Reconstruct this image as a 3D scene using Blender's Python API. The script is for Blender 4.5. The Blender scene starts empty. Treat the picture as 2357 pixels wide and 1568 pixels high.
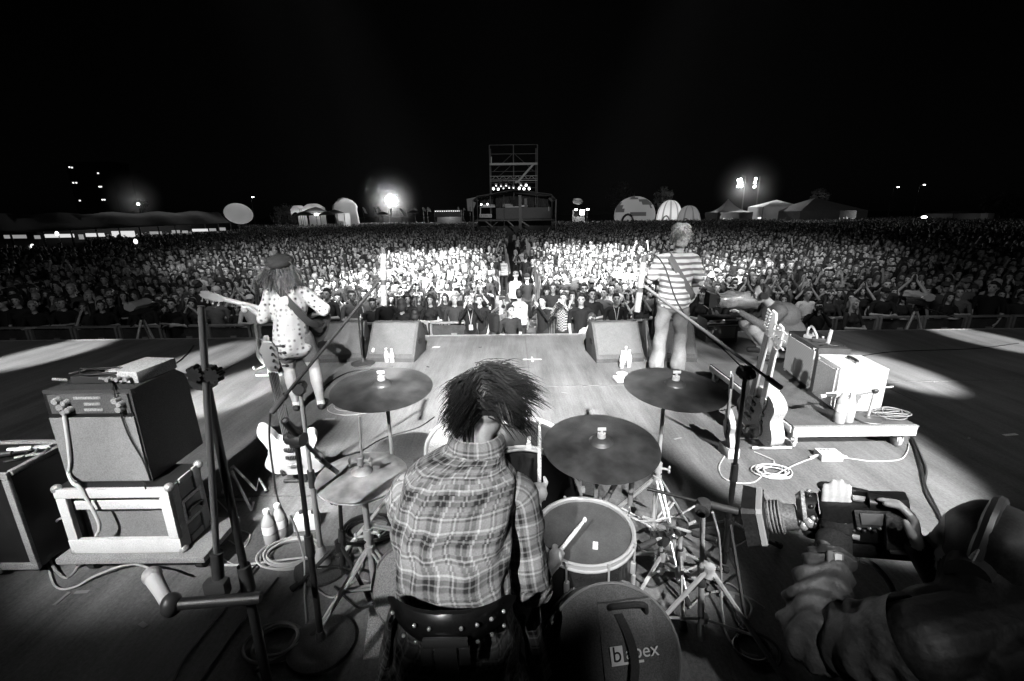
import bpy, bmesh, math, random
import numpy as np
from mathutils import Vector, Matrix, Quaternion, Euler
R = math.radians
rnd = random.Random(7)
SC = bpy.context.scene
COL = SC.collection

# ------------------------------------------------------------------ camera
PITCH, ROLL, CAMH, FOC = R(15.57), R(0.7), 2.0, 1048.0      # FOC: focal length for a 2357 px wide frame
cam_d = bpy.data.cameras.new('camera')
cam_d.sensor_width = 36.0
cam_d.lens = 36.0 * FOC / 2357.0
cam_d.clip_start = 0.05
cam_d.clip_end = 3000
cam = bpy.data.objects.new('camera', cam_d)
COL.objects.link(cam)
cam.location = (0, 0, CAMH)
cam.matrix_world = Matrix.Translation((0, 0, CAMH)) @ Euler((R(90) - PITCH, 0, 0)).to_matrix().to_4x4() @ Matrix.Rotation(-ROLL, 4, 'Z')
SC.camera = cam

# ------------------------------------------------------------------ night sky, moon, exposure
W = bpy.data.worlds.new('World')
SC.world = W
W.use_nodes = True
nt = W.node_tree
nt.nodes.clear()
sky = nt.nodes.new('ShaderNodeTexSky')
sky.sky_type = 'NISHITA'
sky.sun_disc = False
sky.sun_elevation = R(24)
sky.sun_rotation = R(200)
bw = nt.nodes.new('ShaderNodeRGBToBW')
bg = nt.nodes.new('ShaderNodeBackground')
bg.inputs[1].default_value = 0.00012
out = nt.nodes.new('ShaderNodeOutputWorld')
nt.links.new(sky.outputs[0], bw.inputs[0])
nt.links.new(bw.outputs[0], bg.inputs[0])
nt.links.new(bg.outputs[0], out.inputs[0])
moon = bpy.data.lights.new('moonlight', 'SUN')
moon.energy = 0.002
moon.angle = R(0.5)
mo = bpy.data.objects.new('moonlight', moon)
mo.rotation_euler = (R(66), 0, R(20))
COL.objects.link(mo)
SC.view_settings.view_transform = 'Standard'
SC.view_settings.look = 'None'
SC.view_settings.exposure = 0.0
SC.view_settings.gamma = 1.0
SC.view_settings.use_curve_mapping = False
SC.cycles.use_denoising = True
SC.cycles.sampling_pattern = 'BLUE_NOISE'
SC.cycles.max_bounces = 4
SC.cycles.diffuse_bounces = 2
SC.cycles.glossy_bounces = 2
SC.cycles.transmission_bounces = 4
SC.cycles.transparent_max_bounces = 6
SC.cycles.volume_bounces = 0
SC.cycles.caustics_reflective = False
SC.cycles.caustics_refractive = False
SC.cycles.sample_clamp_indirect = 1.5
SC.cycles.sample_clamp_direct = 0.0


def spot(name, loc, aim, watts, deg, blend=0.3, size=0.06):
    """A spot lamp: stage lantern, floodlight or added fill."""
    l = bpy.data.lights.new(name, 'SPOT')
    l.energy = watts
    l.spot_size = R(deg)
    l.spot_blend = blend
    l.shadow_soft_size = size
    o = bpy.data.objects.new(name, l)
    o.location = loc
    o.rotation_euler = (Vector(aim) - Vector(loc)).to_track_quat('-Z', 'Y').to_euler()
    COL.objects.link(o)
    return o


# rear truss, above and behind the camera: washes the band from behind, with added fills
spot('rear_wash', (0.2, -3.5, 6.2), (-0.1, 5.9, 0.3), 27000, 25, 0.6, 0.06)
spot('rear_wash', (2.6, -3.0, 5.3), (2.5, 3.5, 0.3), 9500, 17, 0.35, 0.05)
spot('rear_wash', (-3.0, -3.0, 5.3), (-2.1, 3.6, 0.5), 3600, 24, 0.5, 0.05)
spot('stage_fill', (-4.0, -4.0, 7.5), (-7.5, 11.5, 0.0), 900, 58, 0.8, 0.3)  # added soft fill lifting the dark left wing
spot('stage_fill', (4.0, -4.0, 7.5), (7.5, 11.5, 0.0), 900, 58, 0.8, 0.3)  # same added fill for the right wing
spot('forestage_fill', (3.4, -3.2, 5.6), (2.15, 5.7, 1.3), 3400, 15, 0.5, 0.05)  # added to bring out the guitarist and his head
spot('forestage_fill', (-3.0, -3.2, 5.6), (-2.25, 4.6, 0.9), 1500, 12, 0.5, 0.05)  # added to brighten the bass player
spot('forestage_fill', (5.6, -3.2, 5.6), (3.7, 6.1, 0.6), 3800, 9, 0.5, 0.05)  # added to lift the crouching cameraman out of the dark
spot('forestage_fill', (-3.8, -3.2, 5.6), (3.3, 5.0, 0.5), 5200, 9, 0.6, 0.05)  # added to brighten the woven amplifier grille
spot('drummer_key', (-1.8, -2.8, 4.6), (-0.1, 1.5, 1.14), 1900, 12, 0.6, 0.05)
spot('midstage_fill', (-3.4, -2.8, 5.0), (-0.75, 2.05, 0.7), 2300, 13, 0.7, 0.05)  # added to brighten the hi-hat and the left hardware
spot('midstage_fill', (0.9, -2.8, 5.6), (0.6, 2.15, 0.5), 3200, 11, 0.7, 0.05)  # added to brighten the bass drum hoop and floor tom
spot('foreground_fill', (2.3, -2.4, 4.2), (0.9, 1.25, 1.05), 170, 9, 0.8, 0.05)  # added to brighten the foreground cameraman
spot('foreground_fill', (-2.4, -2.4, 4.0), (-0.8, 1.35, 0.85), 150, 13, 0.8, 0.05)  # added to brighten the clamp microphone at the lower left
spot('side_light', (6.8, -1.6, 3.0), (2.5, 3.7, 0.35), 2600, 14, 0.5, 0.05)
spot('side_light', (-6.2, -2.2, 3.4), (-0.9, 2.9, 0.1), 1200, 9, 0.7, 0.05)
spot('midstage_fill', (-1.9, -2.6, 5.2), (-1.5, 2.85, 0.3), 6500, 7, 0.6, 0.05)  # added to make the white bass and bottles glare
# narrow beams on the stage wings
spot('wing_beam', (-5.2, -3.2, 5.6), (-4.45, 6.3, 0), 20000, 6, 0.6, 0.05)
spot('wing_beam', (-3.7, -3.2, 5.6), (-3.35, 5.1, 0), 22000, 6, 0.6, 0.05)
spot('wing_beam', (-8.0, -3.2, 5.6), (-7.2, 6.7, 0), 26000, 6, 0.6, 0.05)
spot('wing_beam', (5.2, -3.2, 5.6), (4.85, 5.5, 0), 22000, 6, 0.7, 0.05)
spot('wing_beam', (7.8, -3.2, 5.6), (7.5, 6.9, 0), 22000, 5, 0.6, 0.05)
# front truss lanterns on the audience, and an added spot on the control tower
spot('audience_wash', (0.0, 7.2, 9.5), (0.0, 20.0, -0.5), 8500, 95, 1.0, 0.3)
spot('audience_wash', (-5.0, 7.2, 7.0), (-5.5, 13.0, 0.0), 650, 60, 1.0, 0.3)
spot('audience_wash', (6.0, 7.2, 7.0), (7.0, 13.0, 0.0), 1000, 64, 1.0, 0.3)
spot('audience_blinder', (-5.0, 7.2, 9.5), (-3.0, 14.4, 0.0), 78000, 36, 1.0, 0.2)
spot('audience_blinder', (-4.0, 7.2, 9.5), (-3.6, 21.5, 0.0), 125000, 20, 1.0, 0.2)
spot('audience_blinder', (5.0, 7.2, 9.5), (3.2, 15.0, 0.0), 78000, 36, 1.0, 0.2)
spot('audience_blinder', (4.0, 7.2, 9.5), (4.2, 23.5, 0.0), 125000, 21, 1.0, 0.2)
spot('audience_blinder', (6.0, 7.2, 9.5), (7.5, 17.0, 0.0), 30000, 24, 1.0, 0.2)
spot('audience_wash', (-6.0, 7.2, 9.5), (-10.5, 23.0, 0.0), 8500, 44, 1.0, 0.2)
spot('audience_wash', (6.0, 7.2, 9.5), (11.0, 22.0, 0.0), 9000, 46, 1.0, 0.2)
spot('tower_fill', (0.0, 7.2, 9.5), (0.2, 56.0, 6.0), 15000, 16, 0.6, 0.2)  # added to make the tower scaffold more visible
spot('midstage_fill', (3.6, -2.4, 4.6), (0.95, 2.1, 0.45), 2400, 9.5, 0.6, 0.05)  # added for highlights on the chrome right of the floor tom
spot('foreground_fill', (0.9, -2.4, 4.4), (0.66, 1.3, 0.4), 420, 8, 0.8, 0.05)  # added to bring out the cymbal bag and its logo


# ------------------------------------------------------------------ helpers
CM = cam.matrix_world.copy()


def ray(px, py):
    d = Vector(((px - 1178.5) / FOC, -(py - 784.0) / FOC, -1.0))
    return CM.to_3x3() @ d


def atz(px, py, z=0.0):
    """World point at height z that the photograph shows at (px, py)."""
    d = ray(px, py)
    t = (z - CAMH) / d.z
    return Vector((d.x * t, d.y * t, z))


def aty(px, py, y):
    """World point y metres in front of the camera that the photograph shows at (px, py)."""
    d = ray(px, py)
    t = y / d.y
    return Vector((d.x * t, y, CAMH + d.z * t))


def V(*a):
    return Vector(a)


MATS = {}


def mat(name, v, rough=0.6, metal=0.0, var=0.0, scale=8.0, spec=0.5, bump=0.0, bscale=60.0, coat=0.0, stretch=(1, 1, 1), coords='Object', grain=0.38):
    """Grey material: value v with procedural blotches of +-var and optional fine relief."""
    if name in MATS:
        return MATS[name]
    m = bpy.data.materials.new(name)
    m.use_nodes = True
    t = m.node_tree
    p = t.nodes['Principled BSDF']
    p.inputs['Base Color'].default_value = (v, v, v, 1)
    p.inputs['Roughness'].default_value = rough
    p.inputs['Metallic'].default_value = metal
    p.inputs['Specular IOR Level'].default_value = spec
    if coat:
        p.inputs['Coat Weight'].default_value = coat
        p.inputs['Coat Roughness'].default_value = 0.08
    if var or bump:
        tc = t.nodes.new('ShaderNodeTexCoord')
        mp = t.nodes.new('ShaderNodeMapping')
        mp.inputs['Scale'].default_value = stretch
        t.links.new(tc.outputs[coords], mp.inputs[0])
    if var:
        n = t.nodes.new('ShaderNodeTexNoise')
        n.inputs['Scale'].default_value = scale
        n.inputs['Detail'].default_value = 9.0
        n.inputs['Roughness'].default_value = 0.78
        t.links.new(mp.outputs[0], n.inputs['Vector'])
        mr = t.nodes.new('ShaderNodeMapRange')
        mr.inputs['From Min'].default_value = 0.25
        mr.inputs['From Max'].default_value = 0.75
        mr.inputs['To Min'].default_value = max(0.004, v - var)
        mr.inputs['To Max'].default_value = v + var
        t.links.new(n.outputs['Fac'], mr.inputs['Value'])
        n3 = t.nodes.new('ShaderNodeTexNoise')              # dust and fine grain
        n3.inputs['Scale'].default_value = 170.0
        n3.inputs['Detail'].default_value = 2.0
        t.links.new(mp.outputs[0], n3.inputs['Vector'])
        mr3 = t.nodes.new('ShaderNodeMapRange')
        mr3.inputs['From Min'].default_value = 0.3
        mr3.inputs['From Max'].default_value = 0.7
        mr3.inputs['To Min'].default_value = 1 - grain
        mr3.inputs['To Max'].default_value = 1 + grain
        t.links.new(n3.outputs['Fac'], mr3.inputs['Value'])
        mu3 = t.nodes.new('ShaderNodeMath')
        mu3.operation = 'MULTIPLY'
        t.links.new(mr.outputs[0], mu3.inputs[0])
        t.links.new(mr3.outputs[0], mu3.inputs[1])
        t.links.new(mu3.outputs[0], p.inputs['Base Color'])
        mr2 = t.nodes.new('ShaderNodeMapRange')
        mr2.inputs['To Min'].default_value = max(0.03, rough - 0.12)
        mr2.inputs['To Max'].default_value = min(1.0, rough + 0.12)
        t.links.new(n.outputs['Fac'], mr2.inputs['Value'])
        t.links.new(mr2.outputs[0], p.inputs['Roughness'])
    if bump:
        n2 = t.nodes.new('ShaderNodeTexNoise')
        n2.inputs['Scale'].default_value = bscale
        n2.inputs['Detail'].default_value = 3.0
        t.links.new(mp.outputs[0], n2.inputs['Vector'])
        b = t.nodes.new('ShaderNodeBump')
        b.inputs['Strength'].default_value = bump
        b.inputs['Distance'].default_value = 0.01
        t.links.new(n2.outputs['Fac'], b.inputs['Height'])
        t.links.new(b.outputs[0], p.inputs['Normal'])
    MATS[name] = m
    return m


def emit(name, strength, v=1.0):
    if name in MATS:
        return MATS[name]
    m = bpy.data.materials.new(name)
    m.use_nodes = True
    p = m.node_tree.nodes['Principled BSDF']
    p.inputs['Base Color'].default_value = (0.5, 0.5, 0.5, 1)
    p.inputs['Emission Color'].default_value = (v, v, v, 1)
    p.inputs['Emission Strength'].default_value = strength
    m.cycles.emission_sampling = 'NONE'
    MATS[name] = m
    return m


def glassy(name, v=0.9, rough=0.05):
    if name in MATS:
        return MATS[name]
    m = bpy.data.materials.new(name)
    m.use_nodes = True
    p = m.node_tree.nodes['Principled BSDF']
    p.inputs['Base Color'].default_value = (v, v, v, 1)
    p.inputs['Roughness'].default_value = rough
    p.inputs['Transmission Weight'].default_value = 0.6
    p.inputs['IOR'].default_value = 1.2
    MATS[name] = m
    return m


def cmr(ps, n=8, closed=False):
    """Catmull-Rom curve through points."""
    ps = [Vector(p) for p in ps]
    if len(ps) < 3:
        return ps
    o = []
    N = len(ps)
    rng = range(N) if closed else range(N - 1)
    for i in rng:
        p0 = ps[i - 1] if (i > 0 or closed) else ps[0] * 2 - ps[1]
        p1 = ps[i]
        p2 = ps[(i + 1) % N]
        p3 = ps[(i + 2) % N] if (i + 2 < N or closed) else ps[-1] * 2 - ps[-2]
        for k in range(n):
            t = k / n
            o.append(0.5 * ((2 * p1) + (p2 - p0) * t + (2 * p0 - 5 * p1 + 4 * p2 - p3) * t * t + (3 * p1 - p0 - 3 * p2 + p3) * t ** 3))
    if not closed:
        o.append(ps[-1])
    return o


def frame(d):
    d = d.normalized()
    up = Vector((0, 0, 1)) if abs(d.z) < 0.95 else Vector((0, 1, 0))
    u = d.cross(up).normalized()
    v = u.cross(d).normalized()
    return u, v


class MB:
    """Collects shapes in world coordinates for one mesh object."""

    def __init__(self):
        self.bm = bmesh.new()
        self.uv = self.bm.loops.layers.uv.new('UVMap')
        self.M = None

    def v(self, co):
        co = Vector(co)
        if self.M is not None:
            co = self.M @ co
        return self.bm.verts.new(co)

    def f(self, vs, mi=0):
        try:
            fc = self.bm.faces.new(vs)
            fc.material_index = mi
            return fc
        except ValueError:
            return None

    def poly(self, pts, mi=0):
        return self.f([self.v(p) for p in pts], mi)

    def box(self, c, s, rot=None, mi=0, bevel=0.0):
        c = Vector(c)
        hx, hy, hz = s[0] / 2, s[1] / 2, s[2] / 2
        rm = Euler(rot).to_matrix() if rot is not None and not isinstance(rot, Matrix) else rot
        vs = []
        for z in (-hz, hz):
            for x, y in ((-hx, -hy), (hx, -hy), (hx, hy), (-hx, hy)):
                p = Vector((x, y, z))
                if rm is not None:
                    p = rm @ p
                vs.append(self.v(c + p))
        fs = []
        for q in ((3, 2, 1, 0), (4, 5, 6, 7), (0, 1, 5, 4), (1, 2, 6, 5), (2, 3, 7, 6), (3, 0, 4, 7)):
            fs.append(self.f([vs[i] for i in q], mi))
        if bevel:
            es = list({e for f in fs for e in f.edges})
            r = bmesh.ops.bevel(self.bm, geom=es, offset=bevel, segments=2, affect='EDGES', profile=0.6)
            for f in r['faces']:
                f.material_index = mi
        return self

    def tube(self, pts, r, seg=8, caps=True, mi=0, closed=False):
        pts = [Vector(p) for p in pts]
        n = len(pts)
        rs = r if isinstance(r, (list, tuple)) else [r] * n
        rings = []
        u = None
        for i, p in enumerate(pts):
            if closed:
                d = pts[(i + 1) % n] - pts[i - 1]
            else:
                d = pts[min(i + 1, n - 1)] - pts[max(i - 1, 0)]
            if d.length < 1e-9:
                d = Vector((0, 0, 1))
            d.normalize()
            if u is None:
                u, w = frame(d)
            else:
                u = (u - d * u.dot(d))
                if u.length < 1e-6:
                    u, w = frame(d)
                u.normalize()
            w = u.cross(d)
            rings.append([self.v(p + (u * math.cos(a) + w * math.sin(a)) * rs[i]) for a in [2 * math.pi * k / seg for k in range(seg)]])
        m = n if closed else n - 1
        for i in range(m):
            a, b = rings[i], rings[(i + 1) % n]
            for k in range(seg):
                self.f([a[k], b[k], b[(k + 1) % seg], a[(k + 1) % seg]], mi)
        if caps and not closed:
            self.f(rings[0], mi)
            self.f(rings[-1][::-1], mi)
        return self

    def cyl(self, p0, p1, r0, r1=None, seg=12, mi=0):
        return self.tube([p0, p1], [r0, r0 if r1 is None else r1], seg, True, mi)

    def ball(self, c, r, seg=12, rings=8, rot=None, mi=0):
        c = Vector(c)
        r = Vector(r) if not isinstance(r, (int, float)) else Vector((r, r, r))
        rm = Euler(rot).to_matrix() if rot is not None and not isinstance(rot, Matrix) else rot

        def pt(th, ph):
            p = Vector((r.x * math.sin(th) * math.cos(ph), r.y * math.sin(th) * math.sin(ph), r.z * math.cos(th)))
            return c + (rm @ p if rm is not None else p)
        top = self.v(pt(0, 0))
        bot = self.v(pt(math.pi, 0))
        rr = [[self.v(pt(math.pi * i / rings, 2 * math.pi * k / seg)) for k in range(seg)] for i in range(1, rings)]
        for k in range(seg):
            k2 = (k + 1) % seg
            self.f([top, rr[0][k], rr[0][k2]], mi)
            self.f([bot, rr[-1][k2], rr[-1][k]], mi)
            for i in range(len(rr) - 1):
                self.f([rr[i][k], rr[i + 1][k], rr[i + 1][k2], rr[i][k2]], mi)
        return self

    def lathe(self, prof, c=(0, 0, 0), axis=None, seg=32, mi=0, capped=False):
        """prof: list of (radius, height) along axis (default z)."""
        c = Vector(c)
        ax = Vector(axis).normalized() if axis is not None else Vector((0, 0, 1))
        u, w = frame(ax)
        w = ax.cross(u)
        rings = []
        for (r, h) in prof:
            if r < 1e-5:
                rings.append([self.v(c + ax * h)])
            else:
                rings.append([self.v(c + ax * h + (u * math.cos(2 * math.pi * k / seg) + w * math.sin(2 * math.pi * k / seg)) * r) for k in range(seg)])
        for a, b in zip(rings[:-1], rings[1:]):
            for k in range(seg):
                k2 = (k + 1) % seg
                if len(a) == 1 and len(b) == 1:
                    continue
                if len(a) == 1:
                    self.f([a[0], b[k2], b[k]][::-1], mi)
                elif len(b) == 1:
                    self.f([a[k], a[k2], b[0]], mi)
                else:
                    self.f([a[k], a[k2], b[k2], b[k]], mi)
        return self

    def prism(self, outline, origin, ux, uy, depth, mi=0, bevel=0.0):
        """Extrude a 2D outline lying in axes ux, uy by depth along ux x uy."""
        origin, ux, uy = Vector(origin), Vector(ux), Vector(uy)
        n = ux.cross(uy).normalized()
        a = [self.v(origin + ux * x + uy * y - n * depth / 2) for x, y in outline]
        b = [self.v(origin + ux * x + uy * y + n * depth / 2) for x, y in outline]
        m = len(outline)
        fs = [self.f(a[::-1], mi), self.f(b, mi)]
        for i in range(m):
            fs.append(self.f([a[i], a[(i + 1) % m], b[(i + 1) % m], b[i]], mi))
        if bevel:
            es = [e for f in fs[:2] if f for e in f.edges]
            bmesh.ops.bevel(self.bm, geom=es, offset=bevel, segments=2, affect='EDGES', profile=0.6)
        return self

    def loft(self, rings, mi=0, closed=True, uvs=True, caps=False, vscale=1.0):
        """rings: list of equally long point lists; UV in metres along and around."""
        vr = [[self.v(p) for p in r] for r in rings]
        n = len(rings[0])
        vv = 0.0
        for i in range(len(vr) - 1):
            a, b = vr[i], vr[i + 1]
            v2 = vv + sum((b[k].co - a[k].co).length for k in range(n)) / n
            uu = 0.0
            m = n if closed else n - 1
            for k in range(m):
                k2 = (k + 1) % n
                u2 = uu + 0.5 * ((a[k2].co - a[k].co).length + (b[k2].co - b[k].co).length)
                fc = self.f([a[k], b[k], b[k2], a[k2]], mi)
                if fc:
                    for lp, uvc in zip(fc.loops, ((uu, vv), (uu, v2), (u2, v2), (u2, vv))):
                        lp[self.uv].uv = uvc
                uu = u2
            vv = v2
        if caps:
            self.f(vr[0][::-1], mi)
            self.f(vr[-1], mi)
        return self

    def mesh(self, name, smooth=40):
        bmesh.ops.recalc_face_normals(self.bm, faces=self.bm.faces)
        me = bpy.data.meshes.new(name)
        self.bm.to_mesh(me)
        self.bm.free()
        if smooth:
            me.polygons.foreach_set('use_smooth', [True] * len(me.polygons))
            me.set_sharp_from_angle(angle=R(smooth))
        return me


def world_loc(o):
    return o.matrix_basis.translation + (world_loc(o.parent) if o.parent else Vector())


def ob(name, mb, m, parent=None, smooth=40, label=None):
    """Link a mesh as one object; a part's origin sits at its parent's."""
    me = mb.mesh(name, smooth) if isinstance(mb, MB) else mb
    for x in (m if isinstance(m, (list, tuple)) else [m]):
        me.materials.append(x)
    o = bpy.data.objects.new(name, me)
    COL.objects.link(o)
    if parent is not None:
        me.transform(Matrix.Translation(-world_loc(parent)))
        o.parent = parent
    if label:
        o['label'] = label
    return o


def tag(o, label, cat, group=None, kind=None):
    o['label'] = label
    o['category'] = cat
    if group:
        o['group'] = group
    if kind:
        o['kind'] = kind
    return o


def thing(name, label, cat, loc=(0, 0, 0), group=None):
    o = bpy.data.objects.new(name, None)
    o.empty_display_size = 0.1
    o.location = loc
    COL.objects.link(o)
    return tag(o, label, cat, group)


def struct(name, mb, m, smooth=40):
    o = ob(name, mb, m, None, smooth)
    o['kind'] = 'structure'
    return o


def copy_tree(o, parent=None):
    c = o.copy()
    COL.objects.link(c)
    if parent is not None:
        c.parent = parent
    for ch in list(o.children):
        copy_tree(ch, c)
    return c


def text_mesh(s, size, extrude=0.002):
    cu = bpy.data.curves.new('text', 'FONT')
    cu.body = s
    cu.size = size
    cu.extrude = extrude
    cu.align_x = 'CENTER'
    cu.align_y = 'CENTER'
    cu.resolution_u = 3
    o = bpy.data.objects.new('text', cu)
    COL.objects.link(o)
    dg = bpy.context.evaluated_depsgraph_get()
    me = bpy.data.meshes.new_from_object(o.evaluated_get(dg))
    bpy.data.objects.remove(o)
    return me


def lettering(s, size, origin, ux, uy, m, parent, name='lettering', extrude=0.001):
    me = text_mesh(s, size, extrude)
    ux, uy = Vector(ux).normalized(), Vector(uy).normalized()
    n = ux.cross(uy)
    M = Matrix((ux, uy, n)).transposed().to_4x4()
    M.translation = Vector(origin)
    me.transform(M)
    return ob(name, me, m, parent, 0)


# ---- bodies: capsules and ellipsoids fused into ONE continuous surface
def rcone(bm, p0, p1, r0, r1, seg=14):
    p0, p1 = Vector(p0), Vector(p1)
    d = p1 - p0
    L = d.length
    if L < 1e-6:
        d = Vector((0, 0, 1))
    d.normalize()
    u, w = frame(d)
    prof = []
    for i in range(1, 5):
        a = math.pi / 2 * i / 4
        prof.append((r0 * math.sin(a), -r0 * math.cos(a)))
    for i in range(0, 4):
        a = math.pi / 2 * i / 4
        prof.append((r1 * math.cos(a), L + r1 * math.sin(a)))
    b0 = bm.verts.new(p0 - d * r0)
    t0 = bm.verts.new(p1 + d * r1)
    rg = [[bm.verts.new(p0 + d * h + (u * math.cos(2 * math.pi * k / seg) + w * math.sin(2 * math.pi * k / seg)) * r) for k in range(seg)] for r, h in prof]
    for k in range(seg):
        k2 = (k + 1) % seg
        bm.faces.new([b0, rg[0][k2], rg[0][k]])
        bm.faces.new([t0, rg[-1][k], rg[-1][k2]])
        for a, b in zip(rg[:-1], rg[1:]):
            bm.faces.new([a[k], a[k2], b[k2], b[k]])


def ell(bm, c, r, rot=None):
    M = Matrix.Translation(c) @ (Euler(rot).to_matrix().to_4x4() if rot else Matrix.Identity(4)) @ Matrix.Diagonal((r[0], r[1], r[2], 1))
    bmesh.ops.create_uvsphere(bm, u_segments=16, v_segments=10, radius=1.0, matrix=M)


def fuse(prims, voxel, smooth=5, ratio=None, paint=(), xf=None, disp=None):
    """prims: ('c', p0, p1, r0, r1, mi) or ('e', centre, radii, rot, mi). paint: (centre, radii, mi) regions painted over.
    Returns one continuous mesh with material indices from the nearest primitive."""
    bm = bmesh.new()
    for p in prims:
        if p[0] == 'c':
            rcone(bm, p[1], p[2], p[3], p[4])
        else:
            ell(bm, p[1], p[2], p[3])
    bmesh.ops.recalc_face_normals(bm, faces=bm.faces)
    me = bpy.data.meshes.new('t')
    bm.to_mesh(me)
    bm.free()
    o = bpy.data.objects.new('t', me)
    COL.objects.link(o)
    md = o.modifiers.new('r', 'REMESH')
    md.mode = 'VOXEL'
    md.voxel_size = voxel
    if smooth:
        ms = o.modifiers.new('s', 'SMOOTH')
        ms.iterations = smooth
        ms.factor = 0.5
    if ratio:
        mdd = o.modifiers.new('d', 'DECIMATE')
        mdd.ratio = ratio
    dg = bpy.context.evaluated_depsgraph_get()
    res = bpy.data.meshes.new_from_object(o.evaluated_get(dg))
    bpy.data.objects.remove(o)
    bpy.data.meshes.remove(me)
    n = len(res.polygons)
    cs = np.empty(n * 3)
    res.polygons.foreach_get('center', cs)
    cs = cs.reshape(-1, 3)
    best = np.full(n, 1e9)
    mi = np.zeros(n, int)
    for p in prims:
        if p[0] == 'c':
            a, b = np.array(p[1]), np.array(p[2])
            ab = b - a
            t = np.clip(((cs - a) @ ab) / max(ab @ ab, 1e-9), 0, 1)
            d = np.linalg.norm(cs - a - t[:, None] * ab, axis=1) - (p[3] + (p[4] - p[3]) * t)
            k = p[5]
        else:
            rm = np.array(Euler(p[3]).to_matrix()) if p[3] else np.eye(3)
            q = (cs - np.array(p[1])) @ rm
            r = np.array(p[2])
            d = (np.linalg.norm(q / r, axis=1) - 1) * r.min()
            k = p[4]
        s = d < best
        best[s] = d[s]
        mi[s] = k
    for (c, r, k) in paint:
        s = np.linalg.norm((cs - np.array(c)) / np.array(r), axis=1) < 1
        mi[s] = k
    res.polygons.foreach_set('material_index', mi.astype(np.int32))
    res.polygons.foreach_set('use_smooth', [True] * n)
    if disp:
        nv = len(res.vertices)
        vs = np.empty(nv * 3)
        ns = np.empty(nv * 3)
        res.vertices.foreach_get('co', vs)
        res.vertices.foreach_get('normal', ns)
        vs = vs.reshape(-1, 3) + ns.reshape(-1, 3) * disp(vs.reshape(-1, 3))[:, None]
        res.vertices.foreach_set('co', vs.ravel())
    if xf is not None:
        res.transform(xf)
    res.update()
    return res


# ------------------------------------------------------------------ shared materials
BLACK = mat('black_paint', 0.015, 0.45, var=0.006, scale=30)
BLKFAB = mat('black_fabric', 0.018, 0.9, var=0.008, scale=40, bump=0.15, bscale=200)
DARK = mat('dark_plastic', 0.035, 0.4)
CHROME = mat('chrome', 0.8, 0.3, 0.55)
STEEL = mat('brushed_steel', 0.55, 0.38, 0.5, var=0.1, scale=20)
ALU = mat('aluminium', 0.72, 0.42, 0.6, var=0.08, scale=18)
WHITE = mat('white_plastic', 0.8, 0.4)
CABLEB = mat('black_rubber', 0.02, 0.5)
CABLEW = mat('pale_cable', 0.55, 0.5)
SKIN = mat('skin', 0.5, 0.5, var=0.05, scale=14, grain=0.06)
SKIND = mat('eye_shade', 0.06, 0.5)
LIP = mat('lips', 0.2, 0.5)
WOOD = mat('drumstick_wood', 0.72, 0.5, var=0.05, scale=40)
RUBBER = mat('rubber_foot', 0.03, 0.8)

# ------------------------------------------------------------------ stage, ground
def floor_material():
    m = bpy.data.materials.new('stage_vinyl')
    m.use_nodes = True
    t = m.node_tree
    p = t.nodes['Principled BSDF']
    tc = t.nodes.new('ShaderNodeTexCoord')

    def noise(scale, stretch, detail=5.0, rot=0.0):
        mp = t.nodes.new('ShaderNodeMapping')
        mp.inputs['Scale'].default_value = stretch
        mp.inputs['Rotation'].default_value = (0, 0, rot)
        t.links.new(tc.outputs['Object'], mp.inputs[0])
        n = t.nodes.new('ShaderNodeTexNoise')
        n.inputs['Scale'].default_value = scale
        n.inputs['Detail'].default_value = detail
        n.inputs['Roughness'].default_value = 0.62
        t.links.new(mp.outputs[0], n.inputs['Vector'])
        return n.outputs['Fac']

    def math_(op, a, b):
        n = t.nodes.new('ShaderNodeMath')
        n.operation = op
        for i, x in enumerate((a, b)):
            if isinstance(x, float):
                n.inputs[i].default_value = x
            else:
                t.links.new(x, n.inputs[i])
        return n.outputs[0]
    streak = noise(2.3, (2.4, 0.28, 1))          # scuffs, and streaks of light along the stage put into the colour
    blot = noise(1.1, (1, 1, 1))
    fine = noise(60.0, (1, 0.85, 1), 9.0, 0.3)
    scr = noise(9.0, (7, 0.35, 1), 2.0, 0.9)     # scratches
    s = math_('ADD', math_('MULTIPLY', streak, 0.36), math_('MULTIPLY', blot, 0.22))
    s = math_('ADD', s, math_('MULTIPLY', fine, 0.3))
    s = math_('ADD', s, math_('MULTIPLY', scr, 0.12))
    s = math_('ADD', math_('MULTIPLY', s, 0.84), math_('MULTIPLY', noise(190.0, (1, 1, 1), 2.0), 0.16))
    mr = t.nodes.new('ShaderNodeMapRange')
    mr.inputs['From Min'].default_value = 0.38
    mr.inputs['From Max'].default_value = 0.62
    mr.inputs['To Min'].default_value = 0.055
    mr.inputs['To Max'].default_value = 0.29
    t.links.new(s, mr.inputs['Value'])
    t.links.new(mr.outputs[0], p.inputs['Base Color'])
    mr2 = t.nodes.new('ShaderNodeMapRange')
    mr2.inputs['To Min'].default_value = 0.38
    mr2.inputs['To Max'].default_value = 0.75
    t.links.new(s, mr2.inputs['Value'])
    t.links.new(mr2.outputs[0], p.inputs['Roughness'])
    b = t.nodes.new('ShaderNodeBump')
    b.inputs['Strength'].default_value = 0.12
    b.inputs['Distance'].default_value = 0.004
    t.links.new(fine, b.inputs['Height'])
    t.links.new(b.outputs[0], p.inputs['Normal'])
    return m


FLOOR = floor_material()
GZ = -1.55                                         # field level below the stage deck
EDGE = 7.52
b = MB()
b.box((0, 2.2, -0.03), (32, EDGE * 2 - 4.4, 0.06))
stage_floor = struct('stage_floor', b, FLOOR, 0)
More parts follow.
